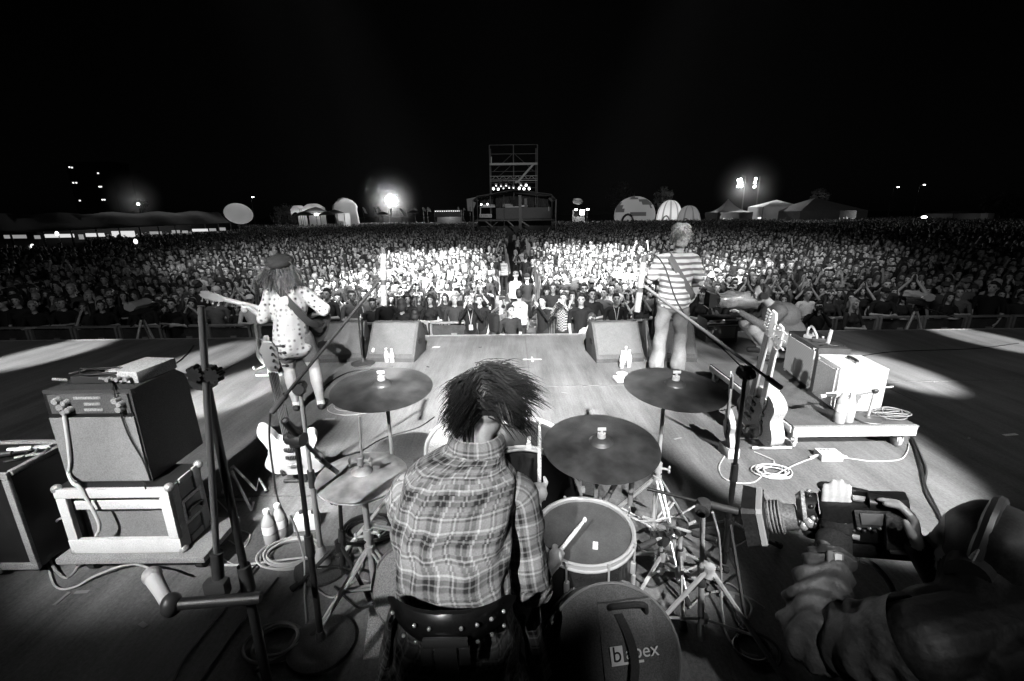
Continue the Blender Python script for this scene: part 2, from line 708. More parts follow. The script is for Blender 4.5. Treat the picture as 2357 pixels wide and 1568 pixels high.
# vinyl strips: raised seams running across and up-stage
TAPEW = mat('white_tape', 0.75, 0.6, var=0.1, scale=50)
SEAM = mat('floor_seam', 0.14, 0.6, var=0.08, scale=30)
for (y0, x0, x1) in ((5.12, -1.0, 6.2), (2.95, -5.5, -0.9)):
    sb = MB()
    sb.box(((x0 + x1) / 2, y0, 0.003), (x1 - x0, 0.014, 0.006))
    ob('seam', sb, SEAM, stage_floor, 0)
for x0 in (0.22, -3.9, 4.35):
    sb = MB()
    sb.box((x0, 6.0, 0.003), (0.012, 2.9, 0.006))
    ob('seam', sb, SEAM, stage_floor, 0)
lip = MB()
lip.box((0, EDGE + 0.03, -0.02), (32, 0.06, 0.05), bevel=0.008)
ob('stage_edge_trim', lip, mat('edge_trim', 0.28, 0.5, var=0.08, scale=12), stage_floor)
fs = MB()
for i in range(26):
    x0 = -16 + i * 1.25
    fs.box((x0, EDGE + 0.03, -0.8), (1.23, 0.03, 1.46))
o = ob('front_skirt', fs, mat('skirt_ply', 0.05, 0.7, var=0.02, scale=6), stage_floor, 0)
o['kind'] = 'stuff'

g = MB()
for (x0, x1, y0, y1) in ((-700, 700, EDGE + 0.06, 900),):
    nx, ny = 40, 40
    grid = [[g.v((x0 + (x1 - x0) * i / nx, y0 + (y1 - y0) * (j / ny) ** 1.6, GZ)) for i in range(nx + 1)] for j in range(ny + 1)]
    for j in range(ny):
        for i in range(nx):
            g.f([grid[j][i], grid[j][i + 1], grid[j + 1][i + 1], grid[j + 1][i]])
struct('ground', g, mat('trampled_grass', 0.05, 0.95, var=0.03, scale=3.0, bump=0.6, bscale=20, coords='Object'), 0)

# spike marks and scraps of tape on the deck
def tape(label, pts, w=0.03, name='tape_mark', m=None):
    tb = MB()
    for a, c in pts:
        a, c = Vector(a), Vector(c)
        d = (c - a)
        L = d.length
        tb.box(((a.x + c.x) / 2, (a.y + c.y) / 2, 0.0045), (L, w, 0.003), rot=(0, 0, math.atan2(d.y, d.x)))
    return tag(ob(name, tb, m or TAPEW, None, 0), label, 'tape mark')


c0 = atz(1225, 828)
tape('small white tape cross on the bare centre of the stage floor', [(c0 + V(-0.13, 0, 0), c0 + V(0.13, 0, 0)), (c0 + V(0, -0.1, 0.0), c0 + V(0, -0.012, 0.0)), (c0 + V(0, 0.012, 0), c0 + V(0, 0.12, 0))], 0.022)
a0, a1, a2 = atz(125, 1395), atz(165, 1365), atz(205, 1363)
tape('bent strip of pale tape on dark floor before the flight case stack', [(a0, a1 - V(0.012, 0, 0)), (a1 + V(0.02, 0, 0), a2)], 0.02, m=mat('dull_tape', 0.3, 0.6))
for (px, py, dx, lab) in ((1208, 870, 0.06, 'tiny scrap of white tape on floor beyond the drummer'), (995, 800, 0.12, 'short pale tape strip beside the left pair of floor monitors'),
                          (2310, 2 * 0 + 1003, 0.14, 'white tape scrap near the right end of the stage floor'), (1960, 985, 0.1, 'pale tape scrap under the amplifier trolley'),
                          (1795, 876, 0.07, 'white tape scrap on floor right of the leaning guitars')):
    q = atz(px, py)
    tape(lab, [(q, q + V(dx, 0.02, 0))], 0.03)
rs = random.Random(31)
for i, (px, py, lab) in enumerate(((985, 845, 'short dark tape strip on floor right of the left monitors'), (1105, 800, 'dark smudge of tape near the front edge, left of centre'), (1300, 905, 'small pale tape bit beyond the ride cymbal'), (1560, 1010, 'pale scrap of tape right of the right crash stand'), (1640, 1215, 'tiny tape scrap on floor left of the lens hood'), (2150, 880, 'pale scuffed tape strip on the dark right wing'), (2230, 1010, 'small pale tape mark far right of the trolley'), (520, 1210, 'tape scrap between the amplifier and the bottles'), (330, 1440, 'pale tape scrap on the dark lower left floor'), (760, 965, 'short pale tape strip left of the open floor'))):
    q = atz(px, py)
    a = rs.uniform(-0.8, 0.8)
    d = V(math.cos(a), math.sin(a), 0) * rs.uniform(0.02, 0.05)
    tape(lab, [(q - d, q + d)], rs.uniform(0.014, 0.03), m=mat('black_tape', 0.02, 0.5) if 'dark' in lab.split()[:2] else mat('dull_tape', 0.3, 0.6))

# ------------------------------------------------------------------ far field: tower, tents, masts, trees, buildings
TRUSS = mat('truss_metal', 0.32, 0.5, var=0.08, scale=2)
TRUSSD = mat('scaffold_tube', 0.09, 0.6, var=0.03, scale=2)
CLOTHD = mat('black_cloth', 0.02, 0.95, var=0.01, scale=3)
BANNER = mat('grey_banner', 0.13, 0.85, var=0.03, scale=1.2)
LAMPHOT = emit('lamp_hot', 90.0)
LAMPMID = emit('lamp_mid', 9.0)
LAMPDIM = emit('lamp_dim', 2.2)
CANVAS = mat('tent_canvas', 0.62, 0.85, var=0.08, scale=1.5)
CANVASD = mat('dark_canvas', 0.16, 0.85, var=0.04, scale=0.8)


def fill_light(loc, watts, size=0.3, name='tent_lamp'):
    l = bpy.data.lights.new(name, 'POINT')
    l.energy = watts
    l.shadow_soft_size = size
    o = bpy.data.objects.new(name, l)
    o.location = loc
    COL.objects.link(o)


def canvas_lit(name, v, trans):
    m = bpy.data.materials.new(name)
    m.use_nodes = True
    t = m.node_tree
    p = t.nodes['Principled BSDF']
    p.inputs['Base Color'].default_value = (v, v, v, 1)
    p.inputs['Roughness'].default_value = 0.9
    tr = t.nodes.new('ShaderNodeBsdfTranslucent')
    tr.inputs[0].default_value = (v, v, v, 1)
    mx = t.nodes.new('ShaderNodeMixShader')
    mx.inputs[0].default_value = trans
    t.links.new(p.outputs[0], mx.inputs[1])
    t.links.new(tr.outputs[0], mx.inputs[2])
    t.links.new(mx.outputs[0], t.nodes['Material Output'].inputs[0])
    return m


GLOWCANVAS = canvas_lit('lit_canvas', 0.75, 0.5)
GLOWSTRIPE = canvas_lit('lit_canvas_seam', 0.3, 0.5)
GLOBE1 = canvas_lit('balloon_light', 0.6, 0.4)
GLOBE2 = canvas_lit('balloon_print', 0.14, 0.4)

# ---- front-of-house control tower
TY = 56.0


def tp(px, py, dy=0.0):
    return aty(px, py, TY + dy)


tower = thing('control_tower', 'tall scaffold control tower with cabin and banner rising from the middle of the crowd', 'control tower', (tp(1183, 540).x, TY, GZ))
L_, R_, T_, B_ = tp(1127, 400).x, tp(1238, 400).x, tp(1180, 331).z, tp(1180, 432).z
D_ = 3.0
for (x, dy) in ((L_, 0), (R_, 0), (L_, D_), (R_, D_), ((L_ + R_) / 2, 0.02)):
    q = MB()
    q.cyl((x, TY + 1.0 + dy, tp(1180, 437).z - 2.6), (x, TY + 1.0 + dy, T_), 0.06, seg=8)
    ob('upright', q, TRUSSD, tower)
for py in (331, 352, 376, 393, 404, 411, 415, 420, 432):
    z = tp(1180, py).z
    thick = {376: 0.22, 404: 0.06, 415: 0.07}.get(py, 0.04)
    q = MB()
    q.box(((L_ + R_) / 2, TY + 0.93, z), (R_ - L_, 0.06 if py != 376 else 0.5, thick))
    ob('deck_edge' if py == 376 else 'ledger', q, TRUSS if py in (376, 404, 411, 415) else TRUSSD, tower, 0)
q = MB()
for (x0, y0, x1, y1) in ((1182, 352, 1135, 396), (1182, 352, 1228, 394), (1182, 376, 1150, 405), (1190, 432, 1150, 404), (1182, 404, 1140, 425)):
    q.cyl(tp(x0, y0, 0.8), tp(x1, y1, 0.8), 0.03, seg=6)
ob('diagonal_brace', q, TRUSSD, tower)
q = MB()
for (x0, y0, x1, y1) in ((1236, 377, 1228, 378), (1228, 378, 1193, 418), (1186, 420, 1193, 418), (1193, 418, 1203, 430)):
    q.cyl(tp(x0, y0, 0.7), tp(x1, y1, 0.7), 0.13, seg=6)
ob('stair_stringer', q, mat('pale_stair', 0.45, 0.6), tower)
q = MB()
n = 12
for i in range(n):
    xa = 1133 + i * (1232 - 1133) / n
    xb = xa + (1232 - 1133) / n
    za, zb = (405, 413) if i % 2 else (413, 405)
    q.cyl(tp(xa, za, 0.75), tp(xb, zb, 0.75), 0.028, seg=5)
ob('truss_lacing', q, TRUSS, tower)
q = MB()
q.cyl(tp(1131, 361, 0.8), tp(1131, 377, 0.8), 0.06, seg=6)
ob('handrail_post', q, mat('pale_post', 0.55, 0.6), tower)
LB = []
for (x, y, big) in ((1136, 434, 1), (1147, 435, 1), (1159, 433, 0), (1172, 432, 0), (1182, 432, 0), (1195, 433, 1), (1206, 434, 1), (1218, 434, 1), (1153, 428, 0), (1165, 427, 0), (1199, 426, 0), (1211, 426, 1), (1142, 427, 0)):
    q = MB()
    c = tp(x, y, 0.4)
    q.box(c + V(0, 0.1, 0.05), (0.26, 0.3, 0.36), bevel=0.03)
    lb = ob('lantern', q, mat('lantern_body', 0.25, 0.5), tower)
    q = MB()
    q.ball(c + V(0, -0.1, -0.05), 0.075 + 0.05 * big, 8, 6)
    ob('lens', q, LAMPMID if big else LAMPDIM, lb)

# cabin: roof, posts, deck, banner, drapes, desks
HL, HR = tp(1089, 470).x, tp(1279, 470).x
zc = [tp(1089, 462).z, tp(1112, 452).z, tp(1184, 437).z, tp(1262, 448).z, tp(1279, 460).z]
xs = [HL, tp(1100, 452).x, tp(1184, 437).x, tp(1268, 448).x, HR]
q = MB()
q.loft([[V(x, TY - 0.4, z) for x, z in zip(xs, zc)] + [V(x, TY - 0.4, z - 0.1) for x, z in zip(xs[::-1], zc[::-1])],
        [V(x, TY + 6, z) for x, z in zip(xs, zc)] + [V(x, TY + 6, z - 0.1) for x, z in zip(xs[::-1], zc[::-1])]], caps=True)
ob('cabin_roof', q, CLOTHD, tower, 0)
q = MB()
for i in range(4):
    q.cyl(V(xs[i], TY - 0.45, zc[i]), V(xs[i + 1], TY - 0.45, zc[i + 1]), 0.05, seg=6)
ob('roof_edge_truss', q, TRUSSD, tower)
for x in (HL, tp(1099, 470).x, tp(1129, 470).x, tp(1160, 470).x, tp(1196, 470).x, tp(1270, 470).x, HR):
    q = MB()
    hot = x in (HL, HR)
    q.cyl((x, TY - 0.3 - 0.1 * hot, GZ), (x, TY - 0.3 - 0.1 * hot, tp(1180, 460 if hot else 450).z), 0.075 if hot else 0.05, seg=8)
    ob('cabin_post', q, TRUSS if hot else TRUSSD, tower)
q = MB()
q.box((tp(1197, 470).x, TY - 0.5, (GZ + tp(1180, 450).z) / 2), (0.34, 0.3, tp(1180, 450).z - GZ))
ob('dark_column', q, BLACK, tower, 0)
q = MB()
zf = tp(1180, 506).z
q.box(((HL + HR) / 2, TY + 2.6, zf - 0.06), (HR - HL - 0.3, 6, 0.14))
ob('platform', q, mat('deck_ply', 0.12, 0.7, var=0.04, scale=3), tower, 0)
bz0, bz1 = tp(1180, 504).z, tp(1180, 478).z
q = MB()
bx0, bx1 = tp(1142, 490).x, tp(1268, 490).x
nn = 30
ring0 = [V(bx0 + (bx1 - bx0) * i / nn, TY - 0.22 + 0.03 * math.sin(i * 1.3), bz0) for i in range(nn + 1)]
ring1 = [V(bx0 + (bx1 - bx0) * i / nn, TY - 0.22 + 0.02 * math.sin(i * 1.1 + 1), bz1) for i in range(nn + 1)]
q.loft([ring0, ring1, [p + V(0, 0.03, 0) for p in ring1], [p + V(0, 0.03, 0) for p in ring0]], closed=False)
ob('front_banner', q, BANNER, tower)
for (a, c_) in ((1106, 1140), (1163, 1196)):
    q = MB()
    q.cyl(tp(a, 477, -0.35), tp(c_, 476.5, -0.35), 0.06, seg=8)
    ob('handrail', q, mat('pale_rail', 0.7, 0.5), tower)
for (a, ya, yb) in ((1106, 477, 495), (1263, 476, 486)):
    q = MB()
    q.cyl(tp(a, ya, -0.35), tp(a, yb, -0.35), 0.06, seg=8)
    ob('handrail_post', q, mat('pale_rail', 0.7, 0.5), tower)
q = MB()
q.box(tp(1118, 497, -0.7), (1.45, 0.3, 0.42), bevel=0.03)
sb = ob('sign_box', q, mat('sign_white', 0.62, 0.6), tower)
q = MB()
for i, w in enumerate((0.12, 0.1, 0.3, 0.1, 0.12)):
    q.box(tp(1118, 497, -0.86) + V(-0.5 + 0.25 * i, 0, 0), (w, 0.01, 0.14))
ob('sign_print', q, mat('sign_print', 0.3, 0.6), sb, 0)
# drapes inside the cabin
for (a, c_, s0) in ((1100, 1140, 1), (1142, 1172, 2), (1172, 1196, 3), (1202, 1230, 4), (1232, 1266, 5)):
    q = MB()
    m_ = 24
    r0 = random.Random(s0)
    rows = []
    for j in range(5):
        py = 452 + j * 6
        pinch = 1.0 - 0.28 * math.sin(j / 4 * math.pi) * (1 if s0 % 2 else -0.3)
        mid = (a + c_) / 2
        rows.append([tp(mid + ((a + (c_ - a) * i / m_) - mid) * pinch, py, 3.2 + 0.13 * math.sin(i * 1.7 + s0 * j * 0.3)) for i in range(m_ + 1)])
    q.loft(rows, closed=False)
    ob('drape', q, mat('tower_drape', 0.075, 0.9, var=0.03, scale=2), tower)
for (x, y, w, h, m_) in ((1126, 474, 1.4, 0.25, TRUSS), (1169, 473, 1.2, 0.35, TRUSS), (1205, 474.5, 0.9, 0.16, WHITE), (1180, 466, 0.5, 0.6, CLOTHD), (1210, 468, 0.35, 1.1, mat('rack_grey', 0.2, 0.6))):
    q = MB()
    q.box(tp(x, y, 1.2), (w, 0.6, h), bevel=0.03)
    ob('mixing_desk' if h < 0.4 else 'equipment_rack', q, m_, tower)
for (x, y) in ((1108, 471), (1122, 470)):
    q = MB()
    q.ball(tp(x, y, 0.6), 0.1, 10, 6)
    ob('desk_lamp', q, LAMPMID, tower)
# lower storey: braces and black sides
q = MB()
for (x0, y0, x1, y1) in ((1115, 507, 1134, 523), (1169, 509, 1182, 521), (1195, 506, 1218, 521), (1136, 519, 1145, 511), (1107, 521, 1125, 521)):
    q.cyl(tp(x0, y0, -0.3), tp(x1, y1, -0.3), 0.085 if y0 < 510 else 0.03, seg=6)
ob('leg_brace', q, mat('pale_brace', 0.34, 0.6), tower)
q = MB()
q.box(((HL + HR) / 2, TY + 3.5, (GZ + zf) / 2), (HR - HL - 0.4, 0.1, zf - GZ))
ob('under_cloth', q, mat('under_cloth', 0.07, 0.9, var=0.05, scale=0.8), tower, 0)


# ---- floodlight masts
def mast(label, px, py0, heads, y, power, glow):
    base = aty(px, 500, y)
    t = thing('floodlight_mast', label, 'floodlight', (base.x, y, GZ), 'floodlight masts')
    q = MB()
    q.cyl((base.x, y + 0.3, GZ), (base.x, y + 0.3, aty(px, py0, y).z + 0.4), 0.16, 0.09, 10)
    ob('mast_pole', q, TRUSSD, t)
    for (hx, hy) in heads:
        c = aty(hx, hy, y)
        q = MB()
        q.box(c + V(0, 0.28, 0), (0.62, 0.4, 0.62), bevel=0.08)
        h = ob('floodlight_head', q, mat('lantern_body', 0.25, 0.5), t)
        q = MB()
        q.lathe([(0.0, 0.1), (0.2, 0.06), (0.3, 0.0), (0.3, -0.05)], c + V(0, 0.06, 0), (0, -1, 0), 14)
        ob('lens', q, glow, h)
    return t


mast('twin floodlight mast glaring from behind the left half of the crowd', 896, 452, ((889, 458), (895, 460), (891, 465), (909, 456), (909, 461), (910, 466)), 125.0, 900, emit('flood_glare', 400.0))
mast('floodlight mast with clustered lamps above the dark pagoda tent', 1707, 410, ((1700, 415), (1705, 413), (1701, 420), (1706, 419), (1702, 425), (1706, 429), (1699, 429)), 120.0, 500, emit('flood_cluster', 35.0))
mast('slim floodlight mast with three stacked lamps beside the cluster mast', 1739, 410, ((1740, 412), (1738, 420), (1737, 430)), 118.0, 500, emit('flood_cluster', 35.0))
spot('flood_lamp', aty(898, 461, 123.5), aty(920, 640, 60), 30000, 120, 0.5, 0.3)
spot('flood_lamp', aty(1706, 420, 117), aty(1700, 490, 108), 9000, 70, 0.6, 0.5)
spot('flood_lamp', aty(1738, 422, 115), aty(1775, 492, 106), 3500, 70, 0.6, 0.5)


# ---- tents
def pyramid_tent(label, x0, x1, ytop, yeave, ybase, y, m_roof, m_wall, depth=None, sag=0.0, gap=None, group=None, peak=None, front=True):
    p0, p1 = aty(x0, yeave, y), aty(x1, yeave, y)
    w = p1.x - p0.x
    d = depth or w * 0.8
    zt, ze = aty((x0 + x1) / 2, ytop, y + d / 2).z, p0.z
    cx = aty(peak, ytop, y).x if peak else (p0.x + p1.x) / 2
    t = thing('festival_tent', label, 'tent', (cx, y, GZ), group)
    q = MB()
    c = [V(p0.x, y, ze), V(p1.x, y, ze), V(p1.x, y + d, ze), V(p0.x, y + d, ze)]
    N = 8
    rings = []
    for j in range(N + 1):
        s = j / N
        k = 1 - s
        zz = ze + (zt - ze) * (s ** (1 + sag * 1.4))
        rings.append([V(cx + (c[i].x - cx) * k, y + d / 2 + (c[i].y - y - d / 2) * k, zz) for i in range(4)])
    q.loft(rings)
    ob('tent_roof', q, m_roof, t, 20)
    q = MB()
    zb = GZ
    segs = 12
    for side in range(4):
        a, e = c[side], c[(side + 1) % 4]
        if side == 0 and not front:
            continue
        pts = [a.lerp(e, i / segs) for i in range(segs + 1)]
        nrm = V(0, 1, 0) if side % 2 == 0 else V(1, 0, 0)
        top = [p + nrm * 0.05 * math.sin(i * 2.4) for i, p in enumerate(pts)]
        if side == 0 and gap:
            k0, k1 = int(gap[0] * segs), int(gap[1] * segs)
            for (s0, s1) in ((0, k0), (k1, segs)):
                if s1 > s0:
                    q.loft([[V(p.x, p.y, ze) for p in top[s0:s1 + 1]], [V(p.x, p.y, zb) for p in top[s0:s1 + 1]]], closed=False)
        else:
            q.loft([[V(p.x, p.y, ze) for p in top], [V(p.x, p.y, zb) for p in top]], closed=False)
    ob('tent_wall', q, m_wall, t)
    for i in range(4):
        q = MB()
        q.cyl((c[i].x, c[i].y, GZ), (c[i].x, c[i].y, ze), 0.06, seg=6)
        ob('tent_pole', q, TRUSSD, t)
    return t, V(cx, y + d / 2, (ze + GZ) / 2 + 0.5)


t, c = pyramid_tent('white pyramid-roofed tent with lit open front on the right skyline', 1757, 1845, 460, 476, 503, 104, GLOWCANVAS, GLOWCANVAS, gap=(0.0, 0.0), group='tents beyond the crowd', peak=1808)
fill_light(c, 380)
t, c = pyramid_tent('dark pagoda tent with swept pointed roof below the floodlights', 1652, 1738, 458, 489, 503, 108, canvas_lit('pagoda_canvas', 0.32, 0.15), CANVASD, sag=0.9, gap=(0.1, 0.6), group='tents beyond the crowd', peak=1692)
fill_light(c, 300)
t, c = pyramid_tent('large dull grey marquee at the right end of the tents', 1843, 1998, 455, 486, 505, 96, mat('grey_marquee', 0.3, 0.9, var=0.03, scale=0.6), CANVASD, gap=(0.66, 0.84), group='tents beyond the crowd', peak=1916)
fill_light(c + V(5, -3, 0), 260)
spot('flood_lamp', aty(1840, 440, 70), aty(1910, 475, 96), 2200, 60, 0.8, 0.5)
t, c = pyramid_tent('low dim tent near the right edge behind dark crowd', 2195, 2290, 484, 492, 503, 90, CANVASD, canvas_lit('dim_canvas', 0.25, 0.3), gap=(0.7, 0.9), group='tents beyond the crowd')
fill_light(c, 60)


def dome(label, cx, rx, ytop, ybase, y, m_a, m_b, nseg, style, group, w, dyn=1.0):
    a = aty(cx - rx, ybase, y)
    e = aty(cx + rx, ybase, y)
    top = aty(cx, ytop, y).z
    r = (e.x - a.x) / 2
    ox = (a.x + e.x) / 2
    h = top - GZ
    t = thing('inflatable_dome', label, 'inflatable dome', (ox, y + r, GZ), group)
    q = MB()
    n, m = 40, 12
    rg = []
    for j in range(m + 1):
        th = (math.pi * 0.5) * j / m
        if style == 'globe':
            th = (math.pi * 0.78) * j / m
            zz = GZ + h * 0.4 + h * 0.6 * math.cos(th)
            rr = r * math.sin(th)
        else:
            zz = GZ + h * math.cos(th) ** 0.85 if j < m else GZ
            rr = r * math.sin(th) ** 0.8 if j else 0.35
        rg.append([V(ox + rr * math.cos(2 * math.pi * k / n) * (1 + (0.03 * abs(math.sin(math.pi * k / n * nseg / 2)) if style != 'globe' else 0)),
                     y + r + rr * math.sin(2 * math.pi * k / n), max(zz, GZ)) for k in range(n)])
    vr = [[q.v(p) for p in ring] for ring in rg]
    for j in range(m):
        for k in range(n):
            if style == 'globe':
                th, ph = j / m * 3.1, k / n * 6.28
                s = math.sin(3.1 * ph + 1.2) * math.cos(2.3 * th + 0.5) + 0.8 * math.sin(5.3 * th - ph * 2 + 1)
                mi = 1 if s > 0.55 else 0
            else:
                mi = 1 if (k % (n // nseg)) == 0 else 0
            q.f([vr[j][k], vr[j + 1][k], vr[j + 1][(k + 1) % n], vr[j][(k + 1) % n]], mi)
    ob('dome_skin', q, [m_a, m_b], t)
    # arched entrance
    q = MB()
    ax = ox - r * 0.55
    pts = [V(ax + r * 0.33 * math.cos(p), y + r * 0.12, GZ + h * 0.42 * math.sin(p)) for p in [math.pi * i / 10 for i in range(11)]]
    q.tube(pts, r * 0.05, 8)
    ob('entrance_arch', q, m_b, t)
    fill_light((ox, y + r, GZ + h * 0.4), w)
    return t


dome('large globe-like dome with dark continent print right of the tower', 1473, 48, 450, 497, 112, GLOBE1, GLOBE2, 8, 'globe', 'inflatable domes', 560)
dome('white ribbed dome with vertical seams beside the globe dome', 1551, 30, 460, 497, 112, GLOWCANVAS, GLOWSTRIPE, 10, 'rib', 'inflatable domes', 620)
dome('small low dome tent right of the white ribbed dome', 1595, 27, 473, 498, 105, GLOBE1, GLOWSTRIPE, 8, 'rib', 'inflatable domes', 160)
q = MB()
c = aty(549, 492, 62)
q.ball(c, (1.68, 1.68, 1.3), 32, 16, rot=(0, R(12), 0))
bal = tag(ob('balloon', q, GLOBE1, None), 'large dim oval balloon at the end of the long left tent roof', 'balloon')
q = MB()
q.lathe([(0.25, 0), (0.12, -0.3), (0.05, -0.6)], c + V(0, 0, -1.4), None, 12)
q.cyl(c + V(0, 0, -1.9), V(c.x, c.y, GZ), 0.03, seg=6)
ob('tether', q, BANNER, bal)
fill_light(c + V(0, 0, 0.1), 62)

# long beer tent on the left: roof with light patches, posts, lit sides
t = thing('long_marquee', 'very long low marquee with patchy dark roof and lit open side on the left skyline', 'marquee', (-45, 60, GZ))
e0, e1 = aty(-60, 541, 34), aty(530, 513, 62)
r0, r1 = aty(-60, 494, 42), aty(500, 487, 66)
q = MB()
N = 24
rows = []
for j, (a, e) in enumerate(((e0, e1), (r0, r1), (r0 + V(-6, 16, -1.5), r1 + V(-6, 14, -1.2)))):
    rows.append([a.lerp(e, i / N) + V(0, 0, 0.12 * math.sin(i * 1.3) * (j == 1)) for i in range(N + 1)])
q.loft(rows, closed=False)
ob('marquee_roof', q, canvas_lit('beer_tent_canvas', 0.2, 0.22), t)
for i in range(13):
    p = e0.lerp(e1, i / 12)
    q = MB()
    q.cyl((p.x, p.y, GZ), p, 0.07, seg=6)
    ob('tent_pole', q, TRUSSD, t)
q = MB()
rows = [[r0.lerp(r1, i / N) + V(-1, 6, dz - 0.0) for i in range(N + 1)] for dz in (-0.3, -3.0)]
q.loft(rows, closed=False)
ob('back_wall', q, CLOTHD, t)
for (px0, px1, y0, y1, hot) in ((10, 60, 541, 549, 0), (80, 92, 542, 550, 0), (104, 170, 539, 547, 1), (182, 192, 540, 551, 0), (198, 240, 537, 545, 1), (258, 310, 532, 546, 1), (345, 372, 533, 539, 0), (396, 414, 530, 537, 0), (420, 432, 531, 537, 0), (440, 478, 527, 533, 1), (482, 497, 526, 532, 0), (506, 519, 524, 531, 0)):
    s = (px0 + px1) / 2 / 590
    yy = 36 + 27 * s
    q = MB()
    a, c_ = aty(px0, (y0 + y1) / 2, yy), aty(px1, (y0 + y1) / 2, yy)
    h = aty(px0, y0, yy).z - aty(px0, y1, yy).z
    q.box((a + c_) / 2, ((c_ - a).length, 0.08, h), rot=(0, 0, math.atan2(c_.y - a.y, c_.x - a.x)))
    ob('lit_window', q, emit('window_lit', 0.75) if hot else emit('window_dim', 0.28), t, 0)
for i in range(5):
    p = r0.lerp(r1, 0.5 + i * 0.1) + V(0, -2, -1.6)
    fill_light(p, 70, 0.1)
for i, (px, py) in enumerate(((540, 546), (735, 608), (590, 538), (620, 545))):
    pass
# glowing hung lamps before the marquee
for (px, py, yy, lab) in ((312, 556, 30, 'bright white lamp hanging in front of the long marquee'), (131, 578 - 40, 33, 'small lamp at the dark left end of the marquee'), (75, 567, 33, 'small low lamp shining in the dark left crowd edge')):
    p = aty(px, py, yy)
    b_ = MB()
    b_.cyl(V(p.x, p.y + 0.1, GZ), p + V(0, 0.1, 0.15), 0.025, seg=6)
    t_ = tag(ob('lamp_post', b_, TRUSSD), lab, 'lamp')
    b_ = MB()
    b_.ball(p, (0.11, 0.11, 0.16), 10, 6)
    ob('bulb', b_, LAMPDIM, t_)


# umbrellas and stalls on the left skyline
def parasol(label, px, py, rpx, y):
    c = aty(px, py, y)
    r = rpx / FOC * y
    t = thing('parasol', label, 'parasol', (c.x, y, GZ), 'parasols beyond the crowd')
    q = MB()
    q.lathe([(0.02, r * 0.35), (r * 0.5, r * 0.22), (r * 0.97, 0.0), (r, -0.18)], c, None, 16)
    ob('canopy', q, mat('parasol_cloth', 0.22, 0.9), t, 25)
    q = MB()
    q.cyl((c.x, y, GZ), c + V(0, 0, r * 0.3), 0.04, seg=6)
    ob('pole', q, TRUSSD, t)


for i, (px, py, r_, yy) in enumerate(((726, 486, 24, 88), (700, 494, 20, 80), (752, 493, 18, 84), (770, 490, 20, 95), (880, 492, 12, 92), (950, 489, 13, 96))):
    parasol(['widest dark parasol beneath the pointed lit banner', 'leftmost dark parasol among the stalls', 'dark parasol under a bright hanging lamp', 'dark parasol just left of the little white kiosk', 'small dark parasol under the glaring floodlights', 'small dark parasol right of the flag row'][i], px, py, r_, yy)
spot('stall_lamp', aty(728, 485, 83), aty(728, 500, 84), 500, 140, 0.6, 0.2)


def stall(label, x0, x1, ytop, y, m_, w, hump=0.0):
    a, e = aty(x0, ytop, y), aty(x1, ytop, y)
    t = thing('market_stall', label, 'stall', ((a.x + e.x) / 2, y, GZ), 'stalls beyond the crowd')
    q = MB()
    n = 10
    fr = [V(a.x + (e.x - a.x) * i / n, y, a.z + hump * math.sin(math.pi * i / n)) for i in range(n + 1)]
    q.loft([[V(p.x, y, p.z - 1.3 - 0.4 * math.sin(3.14 * i_ / n) * 0) for i_, p in enumerate(fr)], fr, [p + V(0, 3, 0.1) for p in fr], [V(p.x, y + 3, GZ) for p in fr]], closed=False)
    ob('awning', q, m_, t)
    for p in (fr[0], fr[-1]):
        q = MB()
        q.cyl((p.x, y, GZ), p, 0.06, seg=6)
        ob('post', q, TRUSSD, t)
    fill_light(((a.x + e.x) / 2, y + 1.4, a.z - 0.8), w, 0.15)


stall('white arched stall awning at the left skyline, lit inside', 668, 690, 483, 96, GLOWCANVAS, 110, 0.8)
stall('tallest pale stall awning left of the parasols', 694, 735, 480, 98, GLOWCANVAS, 130, 0.9)
stall('bright small kiosk with white counter left of the flags', 776, 792, 492, 86, GLOWCANVAS, 90)
stall('lit food stall with bright hatch just right of the tower', 1322, 1352, 484, 100, mat('stall_roof', 0.1, 0.8), 420)
stall('long pale strip-roofed bar left of the tower', 1000, 1060, 485, 100, CANVASD, 160)
for i in range(9):
    pass
q = MB()
for i in range(14):
    q.ball(aty(1002 + i * 4.2, 486.5 - i * 0.05, 99), 0.09, 6, 4)
tag(ob('string_lights', q, LAMPDIM), 'row of small string lights along the bar left of the tower', 'string lights')
for i, (px, py, lab) in enumerate(((1340, 489, 'bright white lamp inside the stall hatch right of the tower'), (1326, 483, 'left lamp on the roof edge of the stall right of the tower'), (1353, 482, 'right lamp on the roof edge of the stall right of the tower'), (728, 494, 'bright lamp hanging beneath the widest parasol'), (1748, 502, 'small bright lamp between pagoda and white tents'))):
    q = MB()
    p = aty(px, py, 95 if px > 1000 else 84)
    q.box(p, (0.9 if i == 0 else 0.6, 0.1, 1.0 if i == 0 else 0.3), bevel=0.04)
    t_ = tag(ob('stall_light', q, LAMPMID if i != 4 else LAMPDIM), lab, 'lamp')
    q = MB()
    q.cyl(p + V(0, 0.12, 0), V(p.x, p.y + 0.12, GZ), 0.03, seg=5)
    ob('post', q, TRUSSD, t_)

